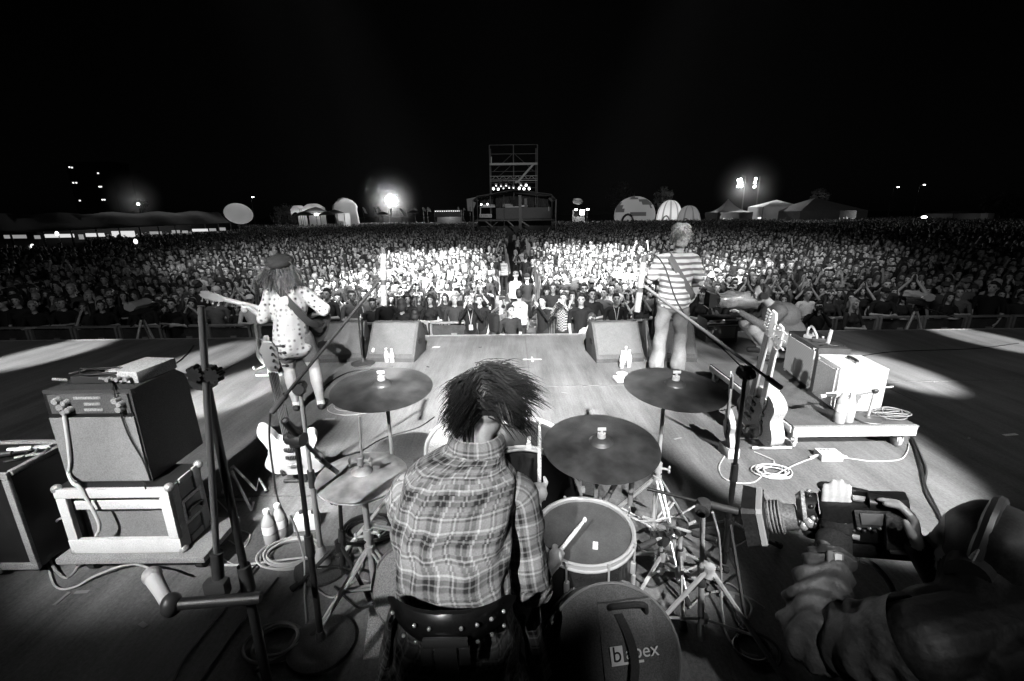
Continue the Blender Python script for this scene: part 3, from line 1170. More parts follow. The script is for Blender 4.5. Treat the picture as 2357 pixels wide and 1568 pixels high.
# big pointed banner and feather flags
def flag(label, px, y0, y1, wpx, lean, y, v):
    top, bot = aty(px, y0, y), aty(px + lean, y1, y)
    t = thing('feather_flag', label, 'flag', (bot.x, y, GZ), 'feather flags')
    q = MB()
    q.cyl((bot.x, y, GZ), top, 0.05, 0.03, 6)
    ob('flag_pole', q, TRUSSD, t)
    w = wpx / FOC * y
    q = MB()
    n = 8
    fr = []
    for i in range(n + 1):
        s = i / n
        p = top.lerp(bot, s)
        ww = w * (0.35 + 0.65 * math.sin(min(1, s * 1.6 + 0.15) * math.pi / 2))
        fr.append([p, p + V(ww * 0.5, 0.1 * math.sin(s * 5), 0), p + V(ww, 0.16 * math.sin(s * 6 + 1), -0.1)])
    fr += [[p + V(0, 0.02, 0) for p in r_] for r_ in fr[::-1]]
    q.loft(fr, closed=False)
    ob('flag_cloth', q, mat('flag_cloth_%d' % int(v * 100), v, 0.9, var=0.05, scale=2), t)


for i, (px, y0, y1, w, ln, v) in enumerate(((834, 477, 491, 5, 6, 0.7), (861, 478, 489, 4, 2, 0.7), (868, 476, 500, 7, 4, 0.5), (898, 481, 496, 4, 0, 0.6), (919, 480, 499, 8, 12, 0.75), (953, 477, 484, 4, 4, 0.6), (973, 477, 486, 4, 3, 0.6), (983, 477, 487, 7, 2, 0.7), (1054, 476, 492, 3, 1, 0.7), (1067, 479, 484, 4, 0, 0.7))):
    flag(['leftmost short feather flag beside the kiosk', 'thin pale feather flag left of the floodlight mast', 'broad grey feather flag reaching into the crowd', 'narrow feather flag under the glaring floodlights', 'broad white feather flag leaning right', 'short flag right of the floodlight mast', 'slim short flag in the middle of the row', 'widest short flag in the row', 'tall thin feather flag left of the tower', 'small square flag nearest the tower'][i], px, y0, y1, w, ln, 106 + i, v)
spot('flood_lamp', aty(905, 462, 123), aty(930, 495, 100), 14000, 110, 0.7, 0.6)
# pointed inflatable with round side lobes
t = thing('inflatable_tower', 'pointed white inflatable shape with ball lobes glowing on left skyline', 'inflatable', (aty(793, 480, 108).x, 108, GZ))
c = aty(795, 484, 108)
zt = aty(790, 455, 108).z
q = MB()
hh = zt - c.z
q.lathe([(2.3, GZ - c.z), (2.5, -0.4), (2.75, 0.4), (2.6, hh * 0.35), (2.0, hh * 0.65), (1.1, hh * 0.88), (0.15, hh)], c, (-0.16, 0, 1), 20)
ob('inflated_body', q, GLOWCANVAS, t)
q = MB()
for (px, py, r_) in ((774, 478, 0.9), (777, 469, 0.6), (783, 463, 0.6)):
    q.ball(aty(px, py, 107.5), r_, 12, 8)
    q.cyl(aty(px, py, 107.5), V(c.x, c.y, aty(px, py, 107.5).z - 0.4), 0.2, seg=6)
ob('lobe', q, GLOWCANVAS, t)
q = MB()
q.cyl((c.x, 108, GZ), c, 0.6, seg=10)
ob('inflated_stem', q, GLOWCANVAS, t)
fill_light(c + V(0, 0, 1.2), 200)
q = MB()
bb = aty(1082, 476, 90)
q.loft([[bb + V(-0.6, 0, 1.4), bb + V(1.5, 0, 1.8), bb + V(0.9, 0.2, 0.2), bb + V(0.4, 0, -0.9), bb + V(-0.5, 0, -0.7)]] + [[bb + V(-0.6, 0.5, 1.4), bb + V(1.5, 0.5, 1.8), bb + V(0.9, 0.7, 0.2), bb + V(0.4, 0.5, -0.9), bb + V(-0.5, 0.5, -0.7)]], caps=True)
t_ = tag(ob('torn_banner', q, mat('banner_white', 0.8, 0.9)), 'ragged white banner on a post left of the tower', 'banner')
q = MB()
q.cyl(V(bb.x, 90.2, GZ), bb, 0.06, seg=6)
ob('post', q, TRUSSD, t_)

# faint balloon right of the tower
q = MB()
c = aty(1330, 464, 90)
q.ball(c, (0.95, 0.95, 0.6), 20, 12)
t_ = tag(ob('balloon', q, GLOBE1), 'small dim blimp-like balloon high above the stall right of tower', 'balloon')
q = MB()
q.cyl(c, V(c.x, c.y, GZ), 0.02, seg=5)
ob('tether', q, BANNER, t_)
fill_light(c, 14, 0.1)


# ---- trees
LEAF = mat('foliage', 0.1, 0.7, var=0.04, scale=1.5)
BARK = mat('bark', 0.06, 0.9)


def tree(label, px, ytop, wpx, y, seed, group='trees beyond the field'):
    r_ = random.Random(seed)
    top = aty(px, ytop, y)
    w = wpx / FOC * y
    H_ = top.z - GZ
    t = thing('broadleaf_tree', label, 'tree', (top.x, y, GZ), group)
    q = MB()
    q.tube([(top.x, y, GZ), (top.x + 0.2, y, GZ + H_ * 0.3), (top.x - 0.1, y, GZ + H_ * 0.75)], [w * 0.05, w * 0.035, w * 0.012], 8)
    for i in range(7):
        a = r_.uniform(0, 6.28)
        z0 = GZ + H_ * r_.uniform(0.3, 0.6)
        q.tube([(top.x, y, z0), (top.x + math.cos(a) * w * 0.22, y + math.sin(a) * w * 0.2, z0 + H_ * 0.14), (top.x + math.cos(a) * w * 0.36, y + math.sin(a) * w * 0.34, z0 + H_ * 0.24)], [w * 0.02, w * 0.012, w * 0.004], 5)
    ob('trunk', q, BARK, t)
    q = MB()
    clumps = []
    for i in range(26):
        a = r_.uniform(0, 6.28)
        rr = w * 0.5 * math.sqrt(r_.random()) * 0.8
        zz = GZ + H_ * r_.uniform(0.36, 0.9)
        k = 1 - abs((zz - GZ) / H_ - 0.6) * 1.1
        clumps.append((V(top.x + rr * k * math.cos(a), y + rr * k * math.sin(a), zz), w * r_.uniform(0.08, 0.17)))
    for (cc, rad) in clumps:
        for i in range(46):
            d = V(r_.gauss(0, 1), r_.gauss(0, 1), r_.gauss(0, 0.8)).normalized() * rad * r_.uniform(0.5, 1.1)
            p = cc + d
            u = V(r_.gauss(0, 1), r_.gauss(0, 1), r_.gauss(0, 1)).normalized()
            v_ = u.orthogonal().normalized()
            s_ = r_.uniform(0.2, 0.42) * w / 9
            q.poly([p + u * s_, p + v_ * s_ * 0.6, p - u * s_, p - v_ * s_ * 0.6])
    ob('crown', q, LEAF, t, 0)


tree('floodlit leafy tree behind the white ribbed dome', 1531, 427, 52, 128, 1)
tree('faint tree above the globe dome', 1432, 412, 64, 150, 2)
tree('dim tree standing behind the grey marquee peak', 1893, 428, 50, 116, 3)
tree('dark tree lit from behind by a lamp above the long marquee', 318, 452, 40, 84, 4)
tree('bushy dark tree among stalls left of the parasols', 650, 470, 60, 104, 5)
tree('shadowy tree at the far right beyond the low tent', 2310, 444, 90, 110, 6)
tree('dim bush-like tree beside the slim floodlight mast', 1752, 478, 30, 112, 7)
tree('dark tree behind the pointed inflatable', 782, 455, 22, 112, 8)
spot('flood_lamp', aty(1570, 482, 120), aty(1531, 445, 128), 1800, 60, 0.5, 0.3)
spot('flood_lamp', aty(1880, 470, 110), aty(1893, 436, 116), 500, 50, 0.5, 0.3)
fill_light(aty(316, 468, 86), 420, 0.2, 'tree_lamp')
q = MB()
p = aty(318, 470, 82)
q.ball(p, 0.22, 8, 6)
t_ = tag(ob('tree_lamp', q, LAMPMID), 'small bright lamp glowing under the dark tree above the marquee', 'lamp')
q = MB()
q.cyl(p + V(0, 0.2, 0), V(p.x, p.y + 0.2, GZ), 0.04, seg=5)
ob('post', q, TRUSSD, t_)


# ---- far buildings in darkness with a few lit windows
def block(label, px0, px1, ytop, y, lit):
    a, e = aty(px0, ytop, y), aty(px1, ytop, y)
    t = thing('apartment_block', label, 'building', ((a.x + e.x) / 2, y, GZ), 'dark buildings on the horizon')
    q = MB()
    q.box(((a.x + e.x) / 2, y + 6, (a.z + GZ) / 2), (e.x - a.x, 12, a.z - GZ))
    ob('wall', q, mat('night_wall', 0.03, 0.9), t, 0)
    q = MB()
    q.box(((a.x + e.x) / 2, y + 6, a.z + 0.3), (e.x - a.x + 1, 13, 0.6))
    ob('roof', q, mat('night_roof', 0.02, 0.9), t, 0)
    for (px, py) in lit:
        c = aty(px, py, y - 0.05)
        q = MB()
        q.box(c, (1.0, 0.12, 0.8))
        w_ = ob('window', q, mat('window_frame', 0.2, 0.6), t, 0)
        q = MB()
        q.box(c + V(0, -0.08, 0), (0.86, 0.04, 0.66))
        ob('pane', q, emit('pane_lit', 1.6), w_, 0)


block('dark tower block with scattered lit windows far left', 150, 252, 376, 250, ((160, 385), (166, 386), (226, 399), (169, 421), (176, 421), (229, 430), (233, 430), (184, 462), (236, 460), (241, 460)))
for (px, py, yy, lab) in ((578, 455, 130, 'single far lamp high above the dim balloon'), (2117, 427, 140, 'brighter of two far lamps on the right skyline'), (2057, 432, 140, 'dimmer far lamp on the right skyline'), (2103, 502 + 0, 60, 'faint lamp low at the right end of the crowd')):
    p = aty(px, py, yy)
    q = MB()
    q.cyl(V(p.x, p.y, GZ), p, 0.12, 0.06, 8)
    q.cyl(p, p + V(0.8, -0.6, 0.2), 0.05, seg=6)
    t_ = tag(ob('street_lamp', q, TRUSSD), lab, 'street lamp')
    q = MB()
    q.ball(p + V(0.8, -0.6, 0.1), (0.35, 0.2, 0.16), 10, 6)
    ob('lamp_head', q, LAMPMID, t_)

# ------------------------------------------------------------------ audience
HAIRD = mat('dark_hair', 0.022, 0.55, var=0.012, scale=50)
HAIRM = mat('brown_hair', 0.07, 0.55, var=0.03, scale=50)
HAIRF = mat('fair_hair', 0.38, 0.55, var=0.1, scale=40)
TOPS = [mat('top_black', 0.009, 0.9, var=0.004, scale=12), mat('top_dark', 0.028, 0.9, var=0.01, scale=10), mat('top_grey', 0.13, 0.9, var=0.04, scale=9), mat('top_white', 0.7, 0.9, var=0.06, scale=9)]
TROU = mat('dark_trousers', 0.03, 0.9)


def hand_prims(w, d, up, k=1.0, mi=0, curl=0.2, thumb=None):
    """A hand from wrist w, pointing along d, back of hand towards up: palm, four fingers, thumb."""
    d, up = Vector(d).normalized(), Vector(up)
    up = (up - d * up.dot(d)).normalized()
    s = d.cross(up) * (thumb or 1)
    w = Vector(w)
    P = []
    for i, o in enumerate((-0.028, -0.009, 0.010, 0.028)):
        P.append(('c', w + s * o * 0.7 * k + d * 0.012 * k, w + s * o * k + d * 0.075 * k, 0.015 * k, 0.013 * k, mi))
        L = (0.062, 0.074, 0.07, 0.052)[3 - i] * k if i else 0.052 * k
        a = w + s * o * k + d * 0.08 * k
        b_ = a + d * L * 0.5 - up * L * 0.5 * curl
        c = b_ + (d * (1 - curl * 1.1) - up * curl * 1.5) * L * 0.45
        P.append(('c', a, b_, 0.0105 * k, 0.0095 * k, mi))
        P.append(('c', b_, c, 0.0095 * k, 0.008 * k, mi))
    t0 = w + s * 0.02 * k + d * 0.02 * k
    t1 = t0 + (s * 0.75 + d * 0.6 - up * 0.25).normalized() * 0.042 * k
    t2 = t1 + (s * 0.2 + d * 0.95 - up * 0.25).normalized() * 0.034 * k
    P += [('c', t0, t1, 0.014 * k, 0.012 * k, mi), ('c', t1, t2, 0.011 * k, 0.009 * k, mi)]
    return P


def head_prims(c, k=1.0, jaw=1.0):
    """Head centred at c facing -Y (local)."""
    c = Vector(c)
    return [('e', c + V(0, 0.012, 0.02) * k, (0.076 * k, 0.096 * k, 0.1 * k), None, 0), ('e', c + V(0, -0.028, -0.055) * k, (0.056 * k * jaw, 0.068 * k, 0.066 * k), None, 0),
            ('c', c + V(0, -0.088, 0.018) * k, c + V(0, -0.107, -0.018) * k, 0.010 * k, 0.014 * k, 0),
            ('c', c + V(-0.04, -0.072, 0.028) * k, c + V(0.04, -0.072, 0.028) * k, 0.018 * k, 0.018 * k, 0),
            ('e', c + V(0.036, -0.062, -0.018) * k, (0.024 * k, 0.024 * k, 0.022 * k), None, 0), ('e', c + V(-0.036, -0.062, -0.018) * k, (0.024 * k, 0.024 * k, 0.022 * k), None, 0),
            ('c', c + V(-0.016, -0.09, -0.055) * k, c + V(0.016, -0.09, -0.055) * k, 0.011 * k, 0.011 * k, 0),
            ('e', c + V(0, -0.08, -0.092) * k, (0.02 * k, 0.017 * k, 0.016 * k), None, 0),
            ('e', c + V(0.078, 0.012, -0.005) * k, (0.012 * k, 0.022 * k, 0.032 * k), None, 0), ('e', c + V(-0.078, 0.012, -0.005) * k, (0.012 * k, 0.022 * k, 0.032 * k), None, 0)]


def face_paint(c, k=1.0):
    c = Vector(c)
    return [(c + V(0.033, -0.085, 0.006) * k, (0.017 * k, 0.03 * k, 0.009 * k), 3), (c + V(-0.033, -0.085, 0.006) * k, (0.017 * k, 0.03 * k, 0.009 * k), 3),
            (c + V(0.034, -0.09, 0.028) * k, (0.021 * k, 0.03 * k, 0.005 * k), 3), (c + V(-0.034, -0.09, 0.028) * k, (0.021 * k, 0.03 * k, 0.005 * k), 3),
            (c + V(0, -0.098, -0.055) * k, (0.022 * k, 0.03 * k, 0.007 * k), 4)]


ARMS = {
    'down': (((-0.21, 0.0, 1.34), (-0.24, 0.02, 1.08), (-0.2, -0.08, 0.86)), ((0.21, 0.0, 1.34), (0.24, 0.02, 1.08), (0.2, -0.08, 0.86))),
    'lean': (((-0.2, -0.02, 1.34), (-0.26, -0.1, 1.1), (-0.08, -0.28, 1.13)), ((0.2, -0.02, 1.34), (0.26, -0.1, 1.1), (0.08, -0.28, 1.13))),
    'clap': (((-0.2, -0.02, 1.35), (-0.26, -0.16, 1.42), (-0.05, -0.16, 1.72)), ((0.2, -0.02, 1.35), (0.26, -0.16, 1.42), (0.05, -0.16, 1.72))),
    'up': (((-0.2, -0.0, 1.36), (-0.3, -0.05, 1.56), (-0.22, -0.08, 1.82)), ((0.2, 0.0, 1.36), (0.32, -0.05, 1.55), (0.26, -0.08, 1.84))),
    'one': (((-0.2, -0.0, 1.36), (-0.28, -0.08, 1.6), (-0.17, -0.12, 1.86)), ((0.21, 0.0, 1.34), (0.24, 0.02, 1.08), (0.2, -0.08, 0.86))),
    'photo': (((-0.2, -0.02, 1.34), (-0.25, -0.16, 1.22), (-0.06, -0.26, 1.52)), ((0.2, -0.02, 1.34), (0.25, -0.16, 1.22), (0.06, -0.26, 1.52))),
    'cross': (((-0.21, -0.02, 1.33), (-0.25, -0.06, 1.09), (0.1, -0.2, 1.15)), ((0.21, -0.02, 1.33), (0.25, -0.06, 1.09), (-0.1, -0.19, 1.19))),
    'face': (((-0.2, -0.02, 1.34), (-0.16, -0.2, 1.16), (-0.05, -0.15, 1.44)), ((0.2, -0.02, 1.34), (0.25, -0.12, 1.1), (0.0, -0.26, 1.12))),
}


def body_prims(pose, fem, bare):
    w = 0.88 if fem else 1.0
    P = head_prims((0, -0.01, 1.6), 0.97 if fem else 1.0, 0.9 if fem else 1.0)
    P += [('c', V(0, 0.012, 1.38), V(0, 0.0, 1.53), 0.055 * w, 0.05 * w, 0),
          ('e', V(0, 0.0, 1.24), (0.165 * w, 0.11, 0.19), None, 1), ('c', V(-0.15 * w, 0.005, 1.365), V(0.15 * w, 0.005, 1.365), 0.06, 0.06, 1),
          ('c', V(0, 0.0, 0.95), V(0, 0.0, 1.2), 0.135 * w, 0.125 * w, 1), ('e', V(0, 0.01, 0.9), (0.165, 0.12, 0.12), None, 2)]
    if fem:
        P += [('e', V(s * 0.07, -0.085, 1.24), (0.06, 0.05, 0.06), None, 1) for s in (-1, 1)]
    for s in (-1, 1):
        P += [('c', V(s * 0.085, 0, 0.86), V(s * 0.1, -0.01, 0.48), 0.085, 0.058, 2), ('c', V(s * 0.1, -0.01, 0.48), V(s * 0.1, 0.03, 0.09), 0.056, 0.04, 2),
              ('c', V(s * 0.1, 0.04, 0.045), V(s * 0.115, -0.13, 0.035), 0.045, 0.036, 3)]
    for i, (a, e, h) in enumerate(ARMS[pose]):
        a, e, h = Vector(a), Vector(e), Vector(h)
        a.x *= w
        am = 1
        fm = 0 if bare else 1
        P += [('c', a, e, 0.05 * w, 0.041 * w, am), ('c', e, h, 0.04 * w, 0.028 * w, fm)]
        d = (h - e).normalized()
        if pose == 'clap':
            d, up = V(-h.x * 2, 0, 1), V(1 if h.x > 0 else -1, 0, 0.2)
        elif pose in ('up', 'one', 'down'):
            up = V(0, 1, 0) if h.z > 1.5 else V(-1 if i == 0 else 1, 0, 0)
        else:
            up = V(0, -0.4, 1)
        P += hand_prims(h, d, up, 1.0, 0, 0.25, 1 if i else -1)
    return P


def person_mesh(name, pose, fem=False, bare=True, voxel=0.013, ratio=0.4):
    me = fuse(body_prims(pose, fem, bare), voxel, 3, ratio, face_paint((0, -0.01, 1.6), 0.97 if fem else 1.0))
    me.name = name
    return me


def hair_mesh(kind, seed=0):
    c = V(0, -0.01, 1.6)
    if kind == 'short':
        P = [('e', c + V(0, 0.028, 0.042), (0.085, 0.098, 0.096), None, 0), ('e', c + V(0, 0.062, -0.01), (0.08, 0.062, 0.085), None, 0), ('e', c + V(0, -0.035, 0.1), (0.06, 0.05, 0.032), None, 0),
             ('e', c + V(0.074, 0.015, 0.02), (0.016, 0.035, 0.045), None, 0), ('e', c + V(-0.074, 0.015, 0.02), (0.016, 0.035, 0.045), None, 0)]
    elif kind == 'long':
        P = [('e', c + V(0, 0.026, 0.042), (0.088, 0.1, 0.098), None, 0), ('e', c + V(0, 0.07, -0.06), (0.09, 0.065, 0.16), None, 0),
             ('c', c + V(0.078, 0.0, 0.03), c + V(0.095, -0.02, -0.22), 0.028, 0.03, 0), ('c', c + V(-0.078, 0.0, 0.03), c + V(-0.1, -0.02, -0.24), 0.028, 0.03, 0),
             ('c', c + V(0.0, 0.08, 0.0), c + V(0.02, 0.1, -0.3), 0.075, 0.06, 0), ('c', c + V(-0.01, -0.05, 0.1), c + V(0.06, -0.05, 0.06), 0.024, 0.024, 0)]
    elif kind == 'bob':
        P = [('e', c + V(0, 0.028, 0.046), (0.092, 0.102, 0.1), None, 0), ('e', c + V(0, 0.065, -0.04), (0.095, 0.065, 0.1), None, 0),
             ('c', c + V(0.082, 0.0, 0.03), c + V(0.085, -0.02, -0.09), 0.026, 0.03, 0), ('c', c + V(-0.082, 0.0, 0.03), c + V(-0.085, -0.02, -0.09), 0.026, 0.03, 0), ('c', c + V(-0.05, -0.062, 0.082), c + V(0.05, -0.062, 0.082), 0.024, 0.024, 0)]
    elif kind == 'cap':
        P = [('e', c + V(0, 0.012, 0.062), (0.09, 0.108, 0.075), None, 0), ('e', c + V(0, -0.12, 0.05), (0.075, 0.07, 0.016), (R(-14), 0, 0), 0)]
    elif kind == 'beanie':
        P = [('e', c + V(0, 0.016, 0.07), (0.092, 0.11, 0.09), None, 0), ('e', c + V(0, 0.014, 0.045), (0.098, 0.115, 0.035), None, 0)]
    me = fuse(P, 0.014, 2, 0.45)
    me.name = 'hair' if kind in ('short', 'long', 'bob') else kind
    return me


def crown_mesh(seed):
    r_ = random.Random(seed)
    q = MB()
    for i in range(13):
        a = 2 * math.pi * i / 13
        p = V(0.098 * math.cos(a), 0.005 + 0.112 * math.sin(a), 1.672 + 0.01 * math.sin(a))
        for k in range(4):
            d = V(r_.gauss(0, 1), r_.gauss(0, 1), r_.gauss(0, 1)).normalized() * 0.014
            q.ball(p + d, r_.uniform(0.012, 0.021), 6, 4)
    return q.mesh('flower_crown')


BODY = {}
for pose, fem, bare in (('down', 0, 1), ('down', 1, 1), ('lean', 0, 1), ('lean', 1, 1), ('clap', 0, 0), ('clap', 1, 1), ('up', 0, 1), ('one', 1, 1), ('photo', 0, 0), ('photo', 1, 1), ('cross', 0, 1), ('face', 1, 1)):
    BODY[(pose, fem)] = person_mesh('person', pose, bool(fem), bool(bare))
HAIR = {k: hair_mesh(k) for k in ('short', 'long', 'bob', 'cap', 'beanie')}
CROWN = crown_mesh(3)
PETAL = mat('pale_petals', 0.7, 0.8)
for k, me in BODY.items():
    for x in (SKIN, TOPS[0], TROU, SKIND, LIP):
        me.materials.append(x)
for me in HAIR.values():
    me.materials.append(HAIRD)
CROWN.materials.append(PETAL)
HAIRNAME = {'short': 'short', 'long': 'long', 'bob': 'bobbed'}


def add_person(pos, face, pose, fem, top, hair, hairmat, crown=False, h=1.0, label='', group=None, skin=None, cat='person'):
    """One audience member: a continuous body with hair or a hat on it."""
    o = bpy.data.objects.new('person', BODY[(pose, int(fem))])
    COL.objects.link(o)
    o.location = pos
    o.rotation_euler = (0, 0, face)
    o.scale = (h, h, h)
    for i, m_ in ((1, top),):
        o.material_slots[i].link = 'OBJECT'
        o.material_slots[i].material = m_
    if hair:
        c = bpy.data.objects.new({'cap': 'cap', 'beanie': 'beanie'}.get(hair, 'hair'), HAIR[hair])
        COL.objects.link(c)
        c.parent = o
        c.material_slots[0].link = 'OBJECT'
        c.material_slots[0].material = hairmat
    if crown:
        c = bpy.data.objects.new('flower_crown', CROWN)
        COL.objects.link(c)
        c.parent = o
    tag(o, label, cat, group)
    return o


# ---- people between stage and barrier and in the gangway, each read off the photograph
GX = 0.2
SPECIAL = []


def at_head(px, py, h=1.0, dz=0.0):
    p = atz(px, py, GZ + dz + 1.6 * h)
    return V(p.x, p.y, GZ + dz)


VEST = mat('pale_vest', 0.55, 0.7, var=0.06, scale=8)
VESTB = mat('reflective_band', 0.9, 0.4)
PRINT = mat('vest_print', 0.06, 0.8)
LANY = mat('lanyard', 0.65, 0.7)
BADGE = mat('badge', 0.8, 0.5)


def vest(o, text=None, band=True):
    """Open-sided tabard over a person facing local -Y."""
    q = MB()
    rows = []
    for (z, rx, ry) in ((0.92, 0.2, 0.155), (1.1, 0.19, 0.15), (1.25, 0.205, 0.15), (1.36, 0.2, 0.125), (1.425, 0.13, 0.1)):
        rows.append([V(rx * math.copysign(abs(math.cos(a)) ** 0.8, math.cos(a)), 0.01 + ry * math.copysign(abs(math.sin(a)) ** 0.8, math.sin(a)) * (1.0), z) for a in [2 * math.pi * k / 24 for k in range(24)]])
    q.loft(rows)
    v_ = ob('vest', q, VEST, None)
    v_.parent = o
    if band:
        q = MB()
        for z, w in ((1.06, 0.045), (0.97, 0.045)):
            q.loft([[V(0.203 * math.copysign(abs(math.cos(a)) ** 0.8, math.cos(a)), 0.01 + 0.16 * math.copysign(abs(math.sin(a)) ** 0.8, math.sin(a)), z + d) for a in [2 * math.pi * k / 24 for k in range(24)]] for d in (0, w)])
        b_ = ob('reflective_band', q, VESTB, None)
        b_.parent = v_
    if text:
        for (s, size, z) in text:
            me = text_mesh(s, size, 0.002)
            me.transform(Matrix.Translation((0, 0.169, z)) @ Matrix.Rotation(R(180), 4, 'Z') @ Matrix.Rotation(R(90), 4, 'X'))
            l_ = ob('lettering', me, PRINT, None, 0)
            l_.parent = v_


def lanyard(o):
    q = MB()
    q.tube([(0.06, -0.07, 1.43), (0.03, -0.135, 1.3), (0.0, -0.15, 1.1)], 0.006, 5)
    q.tube([(-0.06, -0.07, 1.43), (-0.03, -0.135, 1.3), (0.0, -0.15, 1.1)], 0.006, 5)
    l_ = ob('lanyard', q, LANY, None)
    l_.parent = o
    q = MB()
    q.box((0, -0.156, 1.04), (0.085, 0.006, 0.12))
    b_ = ob('badge', q, BADGE, None, 0)
    b_.parent = l_


def stills_camera(o, z=1.56, y=-0.3, lens=0.12):
    q = MB()
    q.box((0, y, z), (0.14, 0.06, 0.1), bevel=0.012)
    q.box((0, y - 0.005, z + 0.06), (0.06, 0.055, 0.035), bevel=0.01)
    q.lathe([(0.0, 0.03), (0.036, 0.03), (0.036, lens * 0.6), (0.043, lens * 0.65), (0.043, lens), (0.032, lens - 0.004), (0.0, lens - 0.02)], (0, y, z), (0, -1, 0), 16)
    c = bpy.data.objects.new('stills_camera', q.mesh('stills_camera'))
    c.data.materials.append(DARK)
    COL.objects.link(c)
    M_ = Matrix.Translation(o.location) @ Matrix.Rotation(o.rotation_euler.z, 4, 'Z')
    c.matrix_world = M_
    return tag(c, 'black stills camera held up by the ' + ' '.join(o['label'].split()[:8]), 'camera')


def special(px, py, face, pose, fem, top, hair, hm, label, h=1.0, dz=0.0, **k):
    p = at_head(px, py, h, dz)
    SPECIAL.append((p.x, p.y))
    return add_person(p, R(face), pose, fem, top, hair, hm, h=h, label=label, **k)


FRT = [('FORT', 0.1, 1.32), ('8', 0.035, 1.25), ('SECURITY', 0.036, 1.2)]
s_ = special(1195, 677, 176, 'down', 0, TOPS[0], 'short', HAIRD, 'nearest security guard in pale FORT vest, back turned, at the mouth of the gangway', 1.06)
vest(s_, FRT)
s_ = special(1187, 634, 170, 'down', 0, TOPS[1], 'cap', HAIRM, 'security guard in cap and pale FORT vest, second from the stage in the gangway', 1.04)
vest(s_, FRT)
s_ = special(1159, 596, 190, 'down', 0, TOPS[1], 'short', HAIRD, 'security guard in bright white vest pressed against the left fence of the gangway', 1.03)
vest(s_, FRT)
s_ = special(1201, 578, 180, 'down', 0, TOPS[0], 'short', HAIRD, 'security guard in white vest behind the dark figure, midway down the gangway', 1.0)
vest(s_, FRT)
s_ = special(1193, 548, 180, 'down', 0, TOPS[2], 'short', HAIRF, 'security guard in banded white vest second farthest down the gangway', 1.02)
vest(s_)
s_ = special(1184, 537, 180, 'down', 0, TOPS[1], 'short', HAIRD, 'farthest security guard in pale vest close under the control tower', 1.0)
vest(s_, None, False)
s_ = special(1187, 581, 6, 'face', 1, TOPS[1], 'bob', HAIRF, 'woman with lanyard walking towards the stage along the gangway')
lanyard(s_)
special(1210, 592, 160, 'down', 0, TOPS[0], 'short', HAIRD, 'dark figure seen from behind at the right fence of the gangway', 1.08)
special(1213, 640, 200, 'down', 0, TOPS[0], 'beanie', TOPS[0], 'black clad figure in the gangway beside the capped guard', 1.0)
# photographers and crew in the pit
s_ = special(1154, 704, 120, 'down', 0, TOPS[2], 'cap', HAIRF, 'pit crewman in pale cap and headphones with a dark backpack strap', 0.98)
q = MB()
q.tube([V(-0.09, 0.0, 1.6), V(-0.075, 0.0, 1.72), V(0.0, 0.0, 1.765), V(0.075, 0.0, 1.72), V(0.09, 0.0, 1.6)], 0.012, 6)
for sx in (-1, 1):
    q.cyl((sx * 0.075, 0, 1.6), (sx * 0.115, 0, 1.6), 0.045, 0.04, 12)
h_ = ob('headphones', q, BLACK, None)
h_.parent = s_
q = MB()
q.box((0.0, 0.19, 1.2), (0.3, 0.16, 0.42), bevel=0.06)
q.tube(cmr([(0.12, 0.13, 1.38), (0.13, -0.02, 1.44), (0.13, -0.13, 1.3), (0.13, -0.08, 1.05), (0.13, 0.12, 1.0)], 5), 0.022, 6)
b_ = ob('backpack', q, BLKFAB)
b_.matrix_world = Matrix.Translation(s_.location) @ Matrix.Rotation(s_.rotation_euler.z, 4, 'Z')
tag(b_, 'dark backpack worn by the capped crewman in the pit', 'backpack')
special(1175, 714, 20, 'down', 0, TOPS[1], 'short', HAIRD, 'dark haired man peering over the capped crewman in the pit', 0.97)
s_ = special(1250, 693, -40, 'photo', 0, TOPS[0], 'short', HAIRD, 'photographer bowing over a camera right of the gangway mouth')
s_ = special(1298, 686, -25, 'photo', 0, mat('check_shirt', 0.3, 0.9), 'short', HAIRM, 'photographer in checked shirt right of the gangway', 1.05)
# checked shirt material on him
m = MATS['check_shirt']
t_ = m.node_tree
ck = t_.nodes.new('ShaderNodeTexChecker')
ck.inputs['Scale'].default_value = 34
ck.inputs[1].default_value = (0.5, 0.5, 0.5, 1)
ck.inputs[2].default_value = (0.03, 0.03, 0.03, 1)
tc = t_.nodes.new('ShaderNodeTexCoord')
t_.links.new(tc.outputs['Object'], ck.inputs[0])
t_.links.new(ck.outputs[0], t_.nodes['Principled BSDF'].inputs['Base Color'])
stills_camera(s_)
special(1338, 689, -10, 'down', 0, TOPS[0], 'short', HAIRD, 'tall man in black sweater and pale collar looking up right', 1.07)
s_ = special(1362, 735, -8, 'photo', 0, TOPS[3], 'short', HAIRM, 'photographer in white shirt and dark tie low beside the right floor monitor', 0.96)
stills_camera(s_)
q = MB()
for sx in (-1, 1):
    q.tube(cmr([(sx * 0.1, 0.1, 1.36), (sx * 0.11, 0.0, 1.435), (sx * 0.1, -0.1, 1.34), (sx * 0.08, -0.14, 1.1)], 5), 0.014, 6)
h_ = ob('braces', q, BLKFAB, None)
h_.parent = s_
s_ = special(1082, 694, 5, 'photo', 0, TOPS[0], 'short', HAIRF, 'photographer with raised camera and badge left of the gangway', 1.02)
stills_camera(s_)
lanyard(s_)
special(1104, 690, -12, 'down', 0, TOPS[0], 'short', HAIRM, 'man in black jacket standing behind the badged photographer', 1.02)
s_ = special(1046, 688, 10, 'down', 0, TOPS[1], 'short', HAIRF, 'smiling fair haired man in open dark jacket at the barrier', 1.03)
special(925, 702, 168, 'down', 1, TOPS[0], 'bob', HAIRM, 'stocky figure in black seen from behind above the left floor monitor', 1.04)
special(955, 724, 186, 'down', 1, TOPS[0], 'bob', HAIRD, 'shorter dark figure seen from behind right of the left floor monitor', 0.97)
